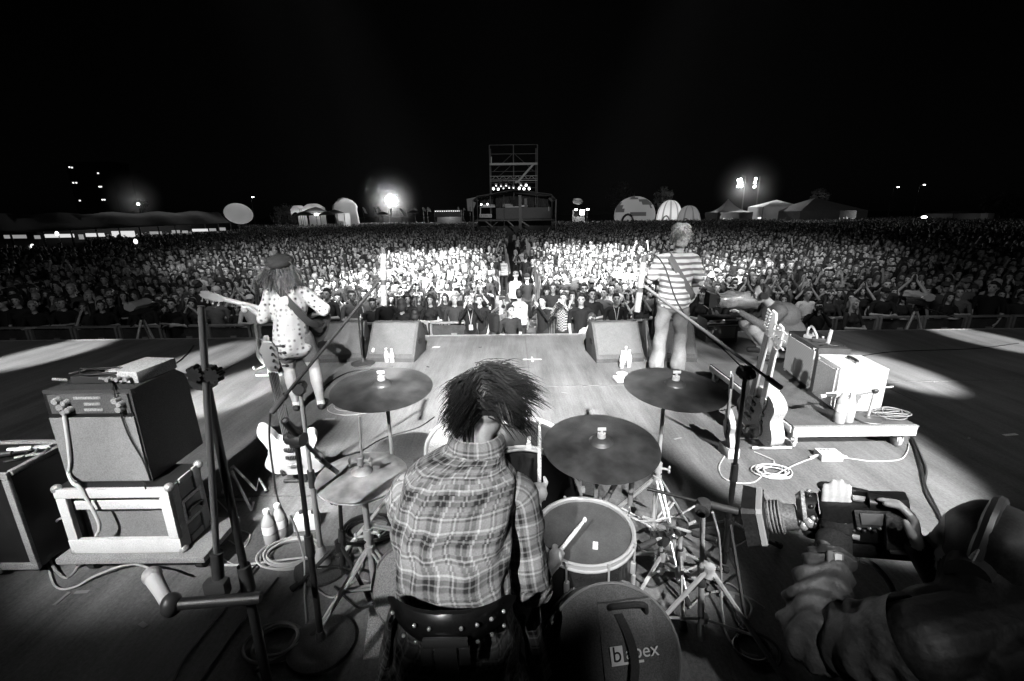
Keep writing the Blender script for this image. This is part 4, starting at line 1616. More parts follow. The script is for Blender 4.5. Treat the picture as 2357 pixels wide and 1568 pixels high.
special(396, 700, 10, 'cross', 0, TOPS[0], 'short', HAIRD, 'man in black tee with folded arms right of the left pit camera', 1.03)
s_ = special(1418, 688, 0, 'down', 0, TOPS[0], 'short', HAIRD, 'man in black jacket with white badge left of the striped shirt', 1.03)
lanyard(s_)
s_ = special(1885, 706, -30, 'photo', 0, TOPS[0], 'short', HAIRD, 'crouched pit photographer in front of the barrier right of the kneeling cameraman', 0.97)
stills_camera(s_)
special(1965, 700, 12, 'lean', 1, TOPS[1], 'long', HAIRF, 'fair long haired woman reaching over the barrier on the right', 1.0)

# ---- the 300 nearest of the audience as individuals, the rest as one mass
rc = random.Random(11)
SPOTS = []
y = 10.62
row = 0
while y < 120:
    dx = 0.47 + 0.0045 * (y - 10)
    x = -(y * 1.22 + 2) + rc.uniform(0, dx)
    while x < y * 1.22 + 2:
        hw = 1.12 - 0.45 * min(1, max(0, (y - 10.5) / 2.0)) if y < 57 else 0.0
        xx, yy = x + rc.uniform(-0.17, 0.17), y + rc.uniform(-0.24, 0.24) * (0.4 if row == 0 else 1)
        tow = (TY - 1.5 < yy < TY + 6.5) and (HL - 0.4 < xx < HR + 0.4)
        mq = (yy > 33 and xx < -0.86 * yy - 2)
        if abs(xx - GX) > hw and not tow and not mq and not (yy > 80 and abs(xx) > yy * 0.95) and all((xx - a) ** 2 + (yy - c) ** 2 > 0.1 for a, c in SPECIAL):
            SPOTS.append((xx, yy, row))
        x += dx * rc.uniform(0.85, 1.2)
    y += 0.52 + 0.0075 * (y - 10)
    row += 1
inview = [s for s in SPOTS if abs(s[0]) < s[1] * 1.13]
NIND = 300 - len(SPECIAL)
inview.sort(key=lambda s: s[0] ** 2 + s[1] ** 2)
ind = inview[:NIND]
indset = set(ind)
mass = [s for s in SPOTS if s not in indset]
POSES = [('down', 0), ('down', 1), ('lean', 0), ('lean', 1), ('clap', 0), ('clap', 1), ('up', 0), ('one', 1), ('photo', 0), ('photo', 1), ('cross', 0), ('face', 1)]
PW = [6, 5, 1, 1, 0.8, 1.0, 0.4, 0.6, 0.35, 0.35, 0.7, 0.9]
TOPW = [6, 4, 1.3, 0.8]
POSEN = {'down': 'arms down', 'lean': 'arms folded on the barrier', 'clap': 'hands clapping overhead', 'up': 'both arms raised', 'one': 'one arm raised', 'photo': 'hands held up to the face', 'cross': 'arms folded', 'face': 'one hand at the mouth'}
TOPN = ['black', 'dark', 'grey', 'white']
seen = {}
for (x, y, rw) in ind:
    if rw == 0:
        pose, fem = rc.choices(POSES, [1, 1, 6, 6, 0.2, 0.3, 0.1, 0.4, 0.5, 0.5, 2, 3])[0]
    else:
        pose, fem = rc.choices(POSES, PW)[0]
    ti = rc.choices(range(4), TOPW)[0]
    hair = rc.choices(['short', 'cap', 'beanie'], [8, 1, 0.7])[0] if not fem else rc.choices(['long', 'bob', 'beanie'], [6, 3, 0.4])[0]
    hi = rc.choices(range(3), [5, 3, 1.2])[0]
    crown = fem and hair != 'beanie' and rc.random() < (0.3 if rw < 4 else 0.12)
    if hair in ('cap', 'beanie'):
        hm = [TOPS[0], TOPS[2], TOPS[3]][hi]
        hd = ['black', 'grey', 'white'][hi] + ' ' + hair
    else:
        hm = [HAIRD, HAIRM, HAIRF][hi]
        hd = ['dark', 'brown', 'fair'][hi] + ' ' + {'short': 'short', 'long': 'long', 'bob': 'bobbed'}[hair] + ' hair' + (' under a flower crown' if crown else '')
    side = 'left' if x < GX else 'right'
    ax = abs(x - GX)
    zone = 'beside the %s gangway fence' % side if ax < 2.2 else ('beyond the %s floor monitors' % side if ax < 5 else ('beyond the %s stage wing' % side if ax < 9 else 'at the dark %s end of the crowd' % side))
    rowd = ['in the front row', 'in the second row', 'in the third row', 'in the fourth row', 'in the fifth row', 'in the sixth row', 'in the seventh row'][min(rw, 6)]
    lab = '%s, %s top, %s, %s %s' % (hd, TOPN[ti], POSEN[pose], rowd, zone)
    lab = lab.replace('in the front row ', 'at the barrier ') if rw == 0 else lab
    words = lab.split()
    if len(words) > 16:
        lab = lab.replace(', %s, ' % POSEN[pose], ', ')
    if len(lab.split()) > 16:
        lab = lab.replace(' beyond the', ' by').replace(' at the', ' at')
    if len(lab.split()) > 16:
        lab = lab.replace(' under a flower crown', ' with flowers')
    if len(lab.split()) > 16:
        lab = lab.replace(' crowd', '').replace(' end of the', ' end')
    add_person((x, y, GZ), math.atan2(-x * 0.6, y) * 0.9 + R(rc.gauss(0, 14)), pose, fem, TOPS[ti], hair, hm, crown, rc.gauss(0.965 if fem else 1.03, 0.045), lab, 'audience in the front rows')

from collections import defaultdict
dd = defaultdict(list)
for o in COL.objects:
    if o.get('group') == 'audience in the front rows':
        dd[o['label']].append(o)
for lab, os_ in dd.items():
    if len(os_) > 1:
        os_.sort(key=lambda o: o.location.x)
        names = {2: ['left one', 'right one'], 3: ['leftmost', 'middle one', 'rightmost']}.get(len(os_), ['leftmost'] + ['%s from left' % x for x in ('second', 'third', 'fourth', 'fifth', 'sixth', 'seventh', 'eighth')])
        for o, n_ in zip(os_, names):
            w = lab.split()
            o['label'] = ' '.join(w[:16 - len(n_.split())]) + ', ' + n_

# mass: shared low figures, instanced on points of ONE object
def rand_mat(name, stops, rough=0.8):
    m = bpy.data.materials.new(name)
    m.use_nodes = True
    t = m.node_tree
    oi = t.nodes.new('ShaderNodeObjectInfo')
    mul = t.nodes.new('ShaderNodeMath')
    mul.operation = 'MULTIPLY'
    mul.inputs[1].default_value = stops[0]
    fr = t.nodes.new('ShaderNodeMath')
    fr.operation = 'FRACT'
    cr = t.nodes.new('ShaderNodeValToRGB')
    cr.color_ramp.interpolation = 'CONSTANT'
    els = cr.color_ramp.elements
    for i, (p, v) in enumerate(stops[1]):
        e = els[i] if i < 2 else els.new(p)
        e.position = p
        e.color = (v, v, v, 1)
    t.links.new(oi.outputs['Random'], mul.inputs[0])
    t.links.new(mul.outputs[0], fr.inputs[0])
    t.links.new(fr.outputs[0], cr.inputs[0])
    t.links.new(cr.outputs[0], t.nodes['Principled BSDF'].inputs['Base Color'])
    t.nodes['Principled BSDF'].inputs['Roughness'].default_value = rough
    return m


RSKIN = rand_mat('crowd_skin', (7.0, [(0, 0.36), (0.3, 0.46), (0.6, 0.54), (0.9, 0.28)]), 0.55)
RTOP = rand_mat('crowd_top', (13.0, [(0, 0.008), (0.4, 0.02), (0.68, 0.05), (0.82, 0.13), (0.93, 0.55)]))
RHAIR = rand_mat('crowd_hair', (29.0, [(0, 0.02), (0.5, 0.05), (0.75, 0.12), (0.9, 0.4)]))
pc = bpy.data.collections.new('crowd_figures')        # holds the instanced figures, not linked to the scene itself
combos = [(('down', 0), 'short'), (('down', 1), 'long'), (('down', 0), 'cap'), (('down', 1), 'bob'), (('clap', 0), 'short'), (('one', 1), 'long'), (('up', 0), 'short'), (('cross', 0), 'beanie')]
for i, (bk, hk) in enumerate(combos):
    bm = bmesh.new()
    for src, off in ((BODY[bk], 0), (HAIR[hk], 5)):
        tm = src.copy()
        tm.materials.clear()
        ii = np.empty(len(tm.polygons), np.int32)
        src.polygons.foreach_get('material_index', ii)
        tm.polygons.foreach_set('material_index', ii + off)
        bm.from_mesh(tm)
    me = bpy.data.meshes.new('crowd_figure')
    bm.to_mesh(me)
    bm.free()
    for x in (RSKIN, RTOP, TROU, SKIND, LIP, RHAIR if hk in ('short', 'long', 'bob') else RTOP):
        me.materials.append(x)
    o = bpy.data.objects.new('crowd_figure_%d' % i, me)
    md = o.modifiers.new('d', 'DECIMATE')
    md.ratio = 0.16
    COL.objects.link(o)
    dg = bpy.context.evaluated_depsgraph_get()
    me2 = bpy.data.meshes.new_from_object(o.evaluated_get(dg))
    bpy.data.objects.remove(o)
    o = bpy.data.objects.new('crowd_figure_%d' % i, me2)
    me2.polygons.foreach_set('use_smooth', [True] * len(me2.polygons))
    pc.objects.link(o)
pm = bpy.data.meshes.new('crowd')
pm.from_pydata([(x, y, GZ) for x, y, _ in mass], [], [])
for nm, ty, vals in (('rot', 'FLOAT', [math.atan2(-x * 0.6, y) * 0.9 + R(rc.gauss(0, 16)) for x, y, _ in mass]), ('size', 'FLOAT', [rc.gauss(1.0, 0.06) for _ in mass]), ('pick', 'INT', [rc.choices(range(8), [6, 6, 1.2, 3, 0.25, 0.18, 0.08, 0.6])[0] for _ in mass])):
    at = pm.attributes.new(nm, ty, 'POINT')
    at.data.foreach_set('value', vals)
crowd = bpy.data.objects.new('crowd', pm)
COL.objects.link(crowd)
tag(crowd, 'dense festival crowd filling the dark field on both sides of the gangway', 'crowd', None, 'stuff')
ng = bpy.data.node_groups.new('crowd_nodes', 'GeometryNodeTree')
ng.interface.new_socket('Geometry', in_out='INPUT', socket_type='NodeSocketGeometry')
ng.interface.new_socket('Geometry', in_out='OUTPUT', socket_type='NodeSocketGeometry')
N_ = ng.nodes
gi, go = N_.new('NodeGroupInput'), N_.new('NodeGroupOutput')
iop = N_.new('GeometryNodeInstanceOnPoints')
ci = N_.new('GeometryNodeCollectionInfo')
ci.inputs['Collection'].default_value = pc
ci.inputs['Separate Children'].default_value = True
ci.inputs['Reset Children'].default_value = True
iop.inputs['Pick Instance'].default_value = True


def attr(nm, ty):
    a = N_.new('GeometryNodeInputNamedAttribute')
    a.data_type = ty
    a.inputs['Name'].default_value = nm
    return a.outputs[0]


cx = N_.new('ShaderNodeCombineXYZ')
ng.links.new(attr('rot', 'FLOAT'), cx.inputs[2])
e2r = N_.new('FunctionNodeEulerToRotation')
ng.links.new(cx.outputs[0], e2r.inputs[0])
ng.links.new(gi.outputs[0], iop.inputs['Points'])
ng.links.new(ci.outputs[0], iop.inputs['Instance'])
ng.links.new(attr('pick', 'INT'), iop.inputs['Instance Index'])
ng.links.new(e2r.outputs[0], iop.inputs['Rotation'])
ng.links.new(attr('size', 'FLOAT'), iop.inputs['Scale'])
ng.links.new(iop.outputs[0], go.inputs[0])
gm = crowd.modifiers.new('crowd', 'NODES')
gm.node_group = ng
print('crowd', len(mass), 'individuals', len(ind) + len(SPECIAL))

# ---- front barrier, gangway fences
BARR = mat('barrier_metal', 0.26, 0.5, 0.2, var=0.1, scale=6)
BARP = mat('barrier_plate', 0.06, 0.5, 0.2, var=0.04, scale=4)


def barrier(x):
    t = thing('crowd_barrier', 'steel front barrier section with pale top rail and posts below the first row', 'barrier', (x, 10.3, GZ), 'front crowd barriers')
    q = MB()
    q.box((x, 10.3, GZ + 1.13), (1.0, 0.09, 0.05), bevel=0.012)
    ob('top_rail', q, BARR, t)
    for s in (-0.47, 0.47):
        q = MB()
        q.box((x + s, 10.26, GZ + 0.56), (0.05, 0.06, 1.12))
        ob('post', q, BARR, t, 0)
    q = MB()
    q.box((x, 10.3, GZ + 0.6), (0.88, 0.02, 0.94))
    ob('front_plate', q, BARP, t, 0)
    q = MB()
    q.box((x + 0.05, 10.285, GZ + 0.86), (0.13, 0.02, 0.04))
    ob('latch', q, BARR, t, 0)
    q = MB()
    q.box((x, 9.9, GZ + 0.02), (0.96, 0.75, 0.03))
    ob('foot_plate', q, BARP, t, 0)
    return t


ORD = ['first', 'second', 'third', 'fourth', 'fifth', 'sixth', 'seventh', 'eighth', 'ninth', 'tenth', 'eleventh', 'twelfth', 'thirteenth']
b0 = barrier(-1.4)
for side, x0, sg, n in (('left', -1.4, -1, 12), ('right', 1.8, 1, 12)):
    for i in range(n):
        c = b0 if side == 'left' and i == 0 else copy_tree(b0)
        c.location.x = x0 + sg * 1.03 * i
        c['label'] = 'steel front barrier section, %s from the gangway on the %s' % (ORD[i], side)


def fence(label, a, e, h=1.1):
    a, e = Vector(a), Vector(e)
    t = thing('gangway_fence', label, 'fence', (a.x, a.y, GZ), 'gangway fences')
    q = MB()
    for z in (0.15, h):
        q.cyl(a + V(0, 0, z), e + V(0, 0, z), 0.022, seg=8)
    for p in (a, e):
        q.cyl(p, p + V(0, 0, h), 0.024, seg=8)
    ob('frame', q, BARR, t)
    n = max(6, int((e - a).length / 0.11))
    for i in range(1, n):
        p = a.lerp(e, i / n)
        q = MB()
        q.cyl(p + V(0, 0, 0.15), p + V(0, 0, h), 0.009, seg=5)
        ob('bar', q, BARR, t)
    for p in (a.lerp(e, 0.15), a.lerp(e, 0.85)):
        q = MB()
        q.box(p + V(0, 0, 0.02), (0.55, 0.05, 0.03))
        ob('foot', q, BARR, t, 0)
    return t


g = lambda x, y: V(GX + x, y, GZ)
fence('flared left fence panel at the mouth of the gangway', g(-1.0, 10.35), g(-0.55, 12.3))
fence('flared right fence panel at the mouth of the gangway', g(1.05, 10.35), g(0.5, 12.3))
fence('second left fence panel along the gangway', g(-0.56, 12.34), g(-0.8, 14.5))
fence('second right fence panel along the gangway', g(0.52, 12.34), g(0.85, 14.6))
for i in range(8):
    y0 = 14.8 + i * 2.4
    for s, nm in ((-1, 'left'), (1, 'right')):
        fence('%s gangway fence panel, number %s from the stage' % (nm, ['three', 'four', 'five', 'six', 'seven', 'eight', 'nine', 'ten'][i]), g(s * (0.72 + 0.02 * i), y0), g(s * (0.74 + 0.02 * i), y0 + 2.3))
for (px, py, px2, py2, yy, lab) in ((1210, 548, 1226, 577, 22.0, 'tall white cloth draped on the right gangway fence'), (1160, 560, 1168, 590, 20.0, 'narrow white cloth draped on the left gangway fence'), (1228, 600, 1240, 640, 14.2, 'grey patterned cloth hung on the right gangway fence')):
    a, c = aty(px, py, yy + 1.0), aty(px2, py2, yy)
    q = MB()
    n = 8
    up = [a.lerp(c, i / n) + V(0.02 * math.sin(i * 2), 0, 0) for i in range(n + 1)]
    q.loft([up, [V(p.x + 0.05 + 0.04 * math.sin(i * 1.9), p.y - 0.05, max(GZ + 0.1, p.z - 0.75)) for i, p in enumerate(up)], [V(p.x + 0.1 + 0.04 * math.sin(i * 1.9), p.y - 0.03, max(GZ + 0.1, p.z - 0.75)) for i, p in enumerate(up)], [p + V(0.03, 0.03, 0) for p in up]], closed=False)
    tag(ob('draped_cloth', q, VEST if 'white' in lab else mat('grey_cloth', 0.3, 0.9)), lab, 'cloth')


# ---- pit cameras on tripods with rain covers
def pit_camera(label, px, py, face):
    p = aty(px, py, 9.2)
    t = thing('tripod_camera', label, 'camera', (p.x, p.y, GZ), 'pit cameras on tripods')
    for a in (90, 210, 330):
        q = MB()
        q.cyl(p + V(0, 0, -0.16), V(p.x + 0.55 * math.cos(R(a + face)), p.y + 0.55 * math.sin(R(a + face)), GZ + 0.02), 0.026, 0.02, 8)
        ob('tripod_leg', q, ALU, t)
    q = MB()
    q.cyl(p + V(0, 0, -0.2), p + V(0, 0, -0.08), 0.07, 0.06, 12)
    ob('tripod_head', q, DARK, t)
    q = MB()
    q.box(p + V(0, 0, 0.02), (0.16, 0.4, 0.2), bevel=0.03)
    q.lathe([(0.0, 0.18), (0.06, 0.18), (0.06, 0.36), (0.1, 0.38), (0.1, 0.46), (0.0, 0.44)], p + V(0, 0, 0.02), (0.2, 1, 0), 14)
    ob('camera_body', q, DARK, t)
    q = MB()
    r_ = random.Random(int(px))
    rows = []
    for j in range(6):
        rows.append([p + V(0.13 * math.cos(k * 0.52) * (1 + 0.25 * r_.uniform(-1, 1)), -0.25 + 0.1 * j, 0.1 + 0.08 * math.sin(k * 0.52) * (1 + 0.3 * r_.uniform(-1, 1))) for k in range(12)])
    q.loft(rows, caps=True)
    ob('rain_cover', q, mat('plastic_cover', 0.55, 0.3), t)
    q = MB()
    q.tube([p + V(0.03, -0.1, -0.12), p + V(0.2, -0.45, -0.2), p + V(0.24, -0.6, -0.22)], 0.014, 6)
    ob('pan_bar', q, DARK, t)
    return t


pit_camera('covered camera on pale tripod in the pit far left', 322, 712, 20)
pit_camera('covered camera on pale tripod in the pit far right', 2113, 692, -10)

# ------------------------------------------------------------------ floor monitors and small speakers
WEDGE = mat('monitor_paint', 0.06, 0.75, var=0.03, scale=9, bump=0.2, bscale=120)
GRILLE = mat('speaker_grille', 0.085, 0.6, var=0.02, scale=14, bump=0.3, bscale=260)


def wedge(label, x0, x1, y0, yaw=0.0, mark=None):
    w = x1 - x0
    cx = (x0 + x1) / 2
    t = thing('floor_monitor', label, 'stage monitor', (cx, y0, 0), 'wedge floor monitors')
    Rm = Matrix.Translation((cx, y0, 0)) @ Matrix.Rotation(yaw, 4, 'Z') @ Matrix.Translation((-cx, -y0, 0))
    prof = [(0, 0), (-0.01, 0.06), (0.33, 0.5), (0.44, 0.5), (0.62, 0.3), (0.62, 0)]
    q = MB()
    q.M = Rm
    q.prism([(a, z) for a, z in prof], (cx, y0, 0), (0, 1, 0), (0, 0, 1), w - 0.004, bevel=0.012)
    ob('cabinet', q, WEDGE, t)
    d = V(0, 0.34, 0.44).normalized()
    n = V(0, -0.44, 0.34).normalized()
    q = MB()
    q.M = Rm
    c = V(cx, y0 - 0.01, 0.06) + d * 0.3 + n * 0.004
    q.prism([(-w / 2 + 0.035, -0.24), (w / 2 - 0.035, -0.24), (w / 2 - 0.035, 0.235), (-w / 2 + 0.035, 0.235)], c, (1, 0, 0), d, 0.012)
    ob('grille', q, GRILLE, t, 0)
    for s in (-1, 1):
        q = MB()
        q.M = Rm
        q.box((cx + s * (w / 2 + 0.001), y0 + 0.3, 0.24), (0.012, 0.14, 0.06), bevel=0.01)
        ob('handle', q, BLACK, t)
    if mark:
        lettering(mark, 0.085, Rm @ (c + V(-w / 2 + 0.09, 0, 0) - d * 0.19 + n * 0.012), Rm.to_3x3() @ V(1, 0, 0), Rm.to_3x3() @ d, WHITE, t)
    return t


a0, a1, a2 = atz(733, 833), atz(838, 834), atz(956, 833)
wedge('plain grey floor monitor nearest the bass player', a0.x, a1.x - 0.02, 6.14, R(6))
wedge('floor monitor with small white mark left of the two water bottles', a1.x + 0.03, a2.x, 6.12, R(-5), '8')
a0, a2 = atz(1372, 836), atz(1606, 834)
wedge('floor monitor with towel and bottles before it, left of the striped guitarist', a0.x, (a0.x + a2.x) / 2 - 0.02, 5.98, R(5))
wedge('floor monitor standing behind the legs of the striped guitarist', (a0.x + a2.x) / 2 + 0.02, a2.x, 5.98, R(-4))


def fill_box(label, px, py0, py1, y, w, num=None):
    c = aty(px, (py0 + py1) / 2, y)
    h = aty(px, py0, y).z - aty(px, py1, y).z
    t = thing('fill_speaker', label, 'speaker', (c.x, y, 0), 'fill speakers on the stage edge')
    q = MB()
    q.box((c.x, y, h / 2 + 0.002), (w, 0.4, h), bevel=0.015)
    ob('cabinet', q, mat('fill_paint', 0.03, 0.6, var=0.01, scale=9), t)
    q = MB()
    q.box((c.x + 0.02, y - 0.205, h / 2 - 0.02), (w * 0.72, 0.012, h * 0.5), bevel=0.004)
    ob('rear_plate', q, mat('rear_plate', 0.16, 0.5), t)
    for z in (h - 0.01, h * 0.74):
        q = MB()
        q.cyl((c.x - w * 0.45, y - 0.215, z), (c.x + w * 0.45, y - 0.215, z + 0.012), 0.009, seg=6)
        ob('carry_bar', q, ALU, t)
    if num:
        lettering(num, 0.1, (c.x + 0.06, y - 0.213, h * 0.28), (1, 0, 0), (0, 0, 1), WHITE, t)
    return t


fill_box('black fill speaker numbered 32 on the stage edge beside the bass player', 768, 730, 768, 7.1, 0.55, '32')
fill_box('black fill speaker with grey rear plate on the stage edge, right', 1652, 710, 762, 7.1, 0.5)

# ------------------------------------------------------------------ bottles and small white things
PET = glassy('bottle_plastic', 0.93, 0.08)
LABELM = mat('bottle_label', 0.85, 0.5)
WATER = glassy('water', 0.95, 0.02)


def bottle(label, p, h=0.24, r=0.034, group='water bottles', clear=True):
    p = Vector(p)
    t = thing('water_bottle', label, 'bottle', p, group)
    q = MB()
    prof = [(0.0, 0.004), (r * 0.85, 0.0), (r, 0.012), (r * 0.95, h * 0.14), (r, h * 0.18), (r, h * 0.3), (r * 0.93, h * 0.33), (r, h * 0.36), (r, h * 0.62), (r * 0.82, h * 0.72), (r * 0.42, h * 0.86), (r * 0.38, h * 0.93)]
    q.lathe(prof, p, None, 18)
    ob('bottle_body', q, PET, t)
    q = MB()
    q.lathe([(r * 1.02, h * 0.36), (r * 1.02, h * 0.58)], p, None, 18)
    ob('paper_label', q, LABELM, t)
    q = MB()
    q.lathe([(r * 0.44, h * 0.91), (r * 0.46, h * 0.92), (r * 0.46, h), (0, h)], p, None, 12)
    ob('cap', q, WHITE, t)
    return t


for (px, py, lab, h) in ((891, 833, 'water bottle in front of the marked left monitor, left one of two', 0.2), (903, 834, 'water bottle in front of the marked left monitor, right one of two', 0.2),
                         (1431, 847, 'white capped bottle nearest the towel by the right monitors', 0.24), (1447, 845, 'bottle beside the capped bottle at the right monitors', 0.24), (1439, 838, 'rearmost of three bottles by the right monitors', 0.25)):
    bottle(lab, atz(px, py), h)
bottle('bright water bottle standing left of its twin near the cable coil', atz(626, 1252), 0.25, 0.04)
bottle('bright water bottle right of its twin, just behind a mic stand shadow', atz(650, 1238), 0.25, 0.04)
p = atz(1432, 878)
q = MB()
q.box(p + V(0, 0, 0.035), (0.19, 0.16, 0.05), (0, 0, 0.2), bevel=0.015)
q.box(p + V(0.01, 0.08, 0.075), (0.11, 0.09, 0.03), (0, 0, 0.5), bevel=0.012)
tag(ob('folded_towel', q, WHITE), 'small folded white towel on floor before the right monitors', 'towel')
p = atz(708, 1212)
q = MB()
q.box(p + V(0, 0, 0.045), (0.15, 0.1, 0.09), (0, 0, 0.15), bevel=0.01)
t_ = tag(ob('pedal', q, mat('pedal_white', 0.8, 0.4)), 'white effects pedal glaring behind the tall mic stands, left of hi-hat', 'pedal')
for i in (-1, 1):
    q = MB()
    q.cyl(p + V(0.04 * i, 0.02, 0.09), p + V(0.04 * i, 0.02, 0.108), 0.014, seg=10)
    ob('knob', q, DARK, t_)

# ------------------------------------------------------------------ bass amplifier on its flight case, left
CASEB = mat('case_black', 0.03, 0.5, var=0.012, scale=8)
CASEF = mat('case_aluminium', 0.72, 0.45, 0.0, var=0.07, scale=10, grain=0.14, bump=0.1, bscale=80)
BOARD = mat('grey_back_board', 0.24, 0.75, grain=0.2, var=0.05, scale=5, bump=0.1, bscale=40)
DZ = 0.15
cL, cR = atz(180, 1266, DZ), atz(421, 1269, DZ)
cy0 = (cL.y + cR.y) / 2
x0, x1 = cL.x, cR.x
cyb = atz(489, 1203, DZ).y
cz1 = aty(260, 1122, cy0).z
t = thing('flight_case', 'open black flight case with bright aluminium edges under the bass amplifier', 'flight case', ((x0 + x1) / 2, (cy0 + cyb) / 2, DZ))
th = 0.03
q = MB()
q.box(((x0 + x1) / 2, (cy0 + cyb) / 2, DZ + 0.012), (x1 - x0, cyb - cy0, 0.024))
q.box(((x0 + x1) / 2, (cy0 + cyb) / 2, cz1 - 0.012), (x1 - x0, cyb - cy0, 0.024))
q.box((x0 + 0.012, (cy0 + cyb) / 2, (DZ + cz1) / 2), (0.024, cyb - cy0 - 0.004, cz1 - DZ - 0.05))
q.box((x1 - 0.012, (cy0 + cyb) / 2, (DZ + cz1) / 2), (0.024, cyb - cy0 - 0.004, cz1 - DZ - 0.05))
ob('shell', q, CASEB, t, 0)
fw = 0.055
for nm, c, s in (('edge_strip', ((x0 + x1) / 2, cy0 - 0.006, cz1 - fw / 2), (x1 - x0 + 0.012, 0.03, fw)), ('edge_strip', ((x0 + x1) / 2, cy0 - 0.006, DZ + 0.045), (x1 - x0 + 0.012, 0.03, 0.09)),
                 ('edge_strip', (x0 + fw * 0.45, cy0 - 0.006, (DZ + cz1) / 2 + 0.018), (fw, 0.03, cz1 - DZ - 0.15)), ('edge_strip', (x1 - fw * 0.45, cy0 - 0.006, (DZ + cz1) / 2 + 0.018), (fw, 0.03, cz1 - DZ - 0.15)),
                 ('rack_rail', ((x0 + x1) / 2 + 0.01, cy0 + 0.012, cz1 - 0.118), (x1 - x0 - 0.11, 0.012, 0.055)),
                 ('edge_strip', (x1 + 0.002, cyb - 0.03, (DZ + cz1) / 2), (0.014, 0.06, cz1 - DZ + 0.01)), ('edge_strip', (x1 + 0.002, (cy0 + cyb) / 2, cz1 - 0.018), (0.012, cyb - cy0 - 0.14, 0.04)), ('edge_strip', (x1 + 0.002, (cy0 + cyb) / 2, DZ + 0.02), (0.012, cyb - cy0 - 0.14, 0.04)), ('edge_strip', (x1 + 0.002, cy0 + 0.03, (DZ + cz1) / 2), (0.013, 0.05, cz1 - DZ - 0.012))):
    q = MB()
    q.box(c, s, bevel=0.004)
    ob(nm, q, CASEF, t)
q = MB()
q.box(((x0 + x1) / 2, cy0 + 0.075, (DZ + cz1) / 2), (x1 - x0 - 0.06, 0.02, cz1 - DZ - 0.05))
ob('inner_panel', q, BOARD, t, 0)
for cx_ in (x0, x1):
    for cz_ in (DZ + 0.01, cz1 - 0.005):
        for cy_ in (cy0, cyb):
            q = MB()
            q.ball((cx_, cy_, cz_), 0.026, 10, 8)
            ob('ball_corner', q, STEEL, t)
# recessed dish handle on the right side
hc = V(x1 + 0.006, (cy0 + cyb) / 2 + 0.01, (DZ + cz1) / 2)
q = MB()
q.box(hc, (0.01, 0.17, 0.16), bevel=0.004)
h_ = ob('handle_dish', q, ALU, t)
q = MB()
q.box(hc + V(0.006, 0, 0), (0.006, 0.125, 0.115), bevel=0.002)
ob('dish_recess', q, DARK, h_)
q = MB()
q.tube(cmr([hc + V(0.012, -0.05, -0.035), hc + V(0.02, -0.05, 0.0), hc + V(0.02, 0.045, 0.0), hc + V(0.012, 0.05, -0.035)], 4), 0.009, 8)
ob('grip', q, BLACK, h_)
# dolly
t = thing('dolly', 'low wooden dolly carrying the flight case and bass amplifier', 'dolly', ((x0 + x1) / 2, cy0, 0))
q = MB()
q.box(((x0 + x1) / 2 + 0.04, (cy0 + cyb) / 2, DZ - 0.022), (x1 - x0 + 0.22, cyb - cy0 + 0.12, 0.036), bevel=0.004)
ob('board', q, mat('dolly_board', 0.3, 0.6, var=0.08, scale=8), t)
for sx in (x0 + 0.05, x1 + 0.06):
    for sy in (cy0 + 0.03, cyb - 0.03):
        q = MB()
        q.box((sx, sy, DZ - 0.05), (0.06, 0.06, 0.02))
        k_ = ob('caster', q, STEEL, t, 0)
        q = MB()
        q.cyl((sx - 0.02, sy + 0.02, 0.05), (sx + 0.02, sy + 0.02, 0.05), 0.05, seg=18)
        ob('wheel', q, RUBBER, k_)
# amplifier cabinet (its back towards the camera)
ay = cy0 + 0.05
aL, aR = aty(162, 1120, ay), aty(356, 1120, ay)
az1 = aty(200, 898, ay).z
ayb = ay + 0.44
t = thing('bass_amplifier', 'large dark bass amplifier cabinet with pale back board, standing on a flight case', 'amplifier', ((aL.x + aR.x) / 2, ay, cz1))
ax0, ax1 = aL.x, aR.x
q = MB()
q.prism([(0, cz1 + 0.004), (0.44, cz1 + 0.004), (0.42, az1 - 0.06), (0.34, az1), (0, az1)], ((ax0 + ax1) / 2, ay, 0), (0, 1, 0), (0, 0, 1), ax1 - ax0, bevel=0.012)
ob('cabinet', q, mat('amp_vinyl', 0.045, 0.7, var=0.015, scale=6, bump=0.3, bscale=160), t)
q = MB()
q.box(((ax0 + ax1) / 2, ay - 0.004, (cz1 + az1) / 2 - 0.07), (ax1 - ax0 - 0.02, 0.012, az1 - cz1 - 0.17))
ob('back_board', q, BOARD, t, 0)
q = MB()
q.box(((ax0 + ax1) / 2 + 0.01, ay - 0.004, az1 - 0.075), (ax1 - ax0 - 0.05, 0.014, 0.11))
cp = ob('control_panel', q, mat('panel_grey', 0.14, 0.5, 0.3, var=0.04, scale=14), t, 0)
q = MB()
q.box(((ax0 + ax1) / 2, ay - 0.002, az1 - 0.142), (ax1 - ax0 - 0.02, 0.01, 0.02))
q.box((ax0 + 0.035, ay - 0.003, az1 - 0.075), (0.04, 0.012, 0.11))
ob('vent_slot', q, BLACK, t, 0)
r_ = random.Random(5)
for i, (fx, fz, s) in enumerate(((0.2, 0.05, 0.02), (0.24, 0.085, 0.024), (0.29, 0.06, 0.016), (0.31, 0.1, 0.018), (0.26, 0.11, 0.02), (0.86, 0.05, 0.02), (0.9, 0.07, 0.016), (0.88, 0.1, 0.02))):
    q = MB()
    c = V(ax0 + (ax1 - ax0) * fx, ay - 0.012, az1 - fz)
    q.cyl(c, c + V(0, -0.03, 0), s, s * 0.8, 10)
    ob('socket', q, STEEL if i % 2 else ALU, cp)
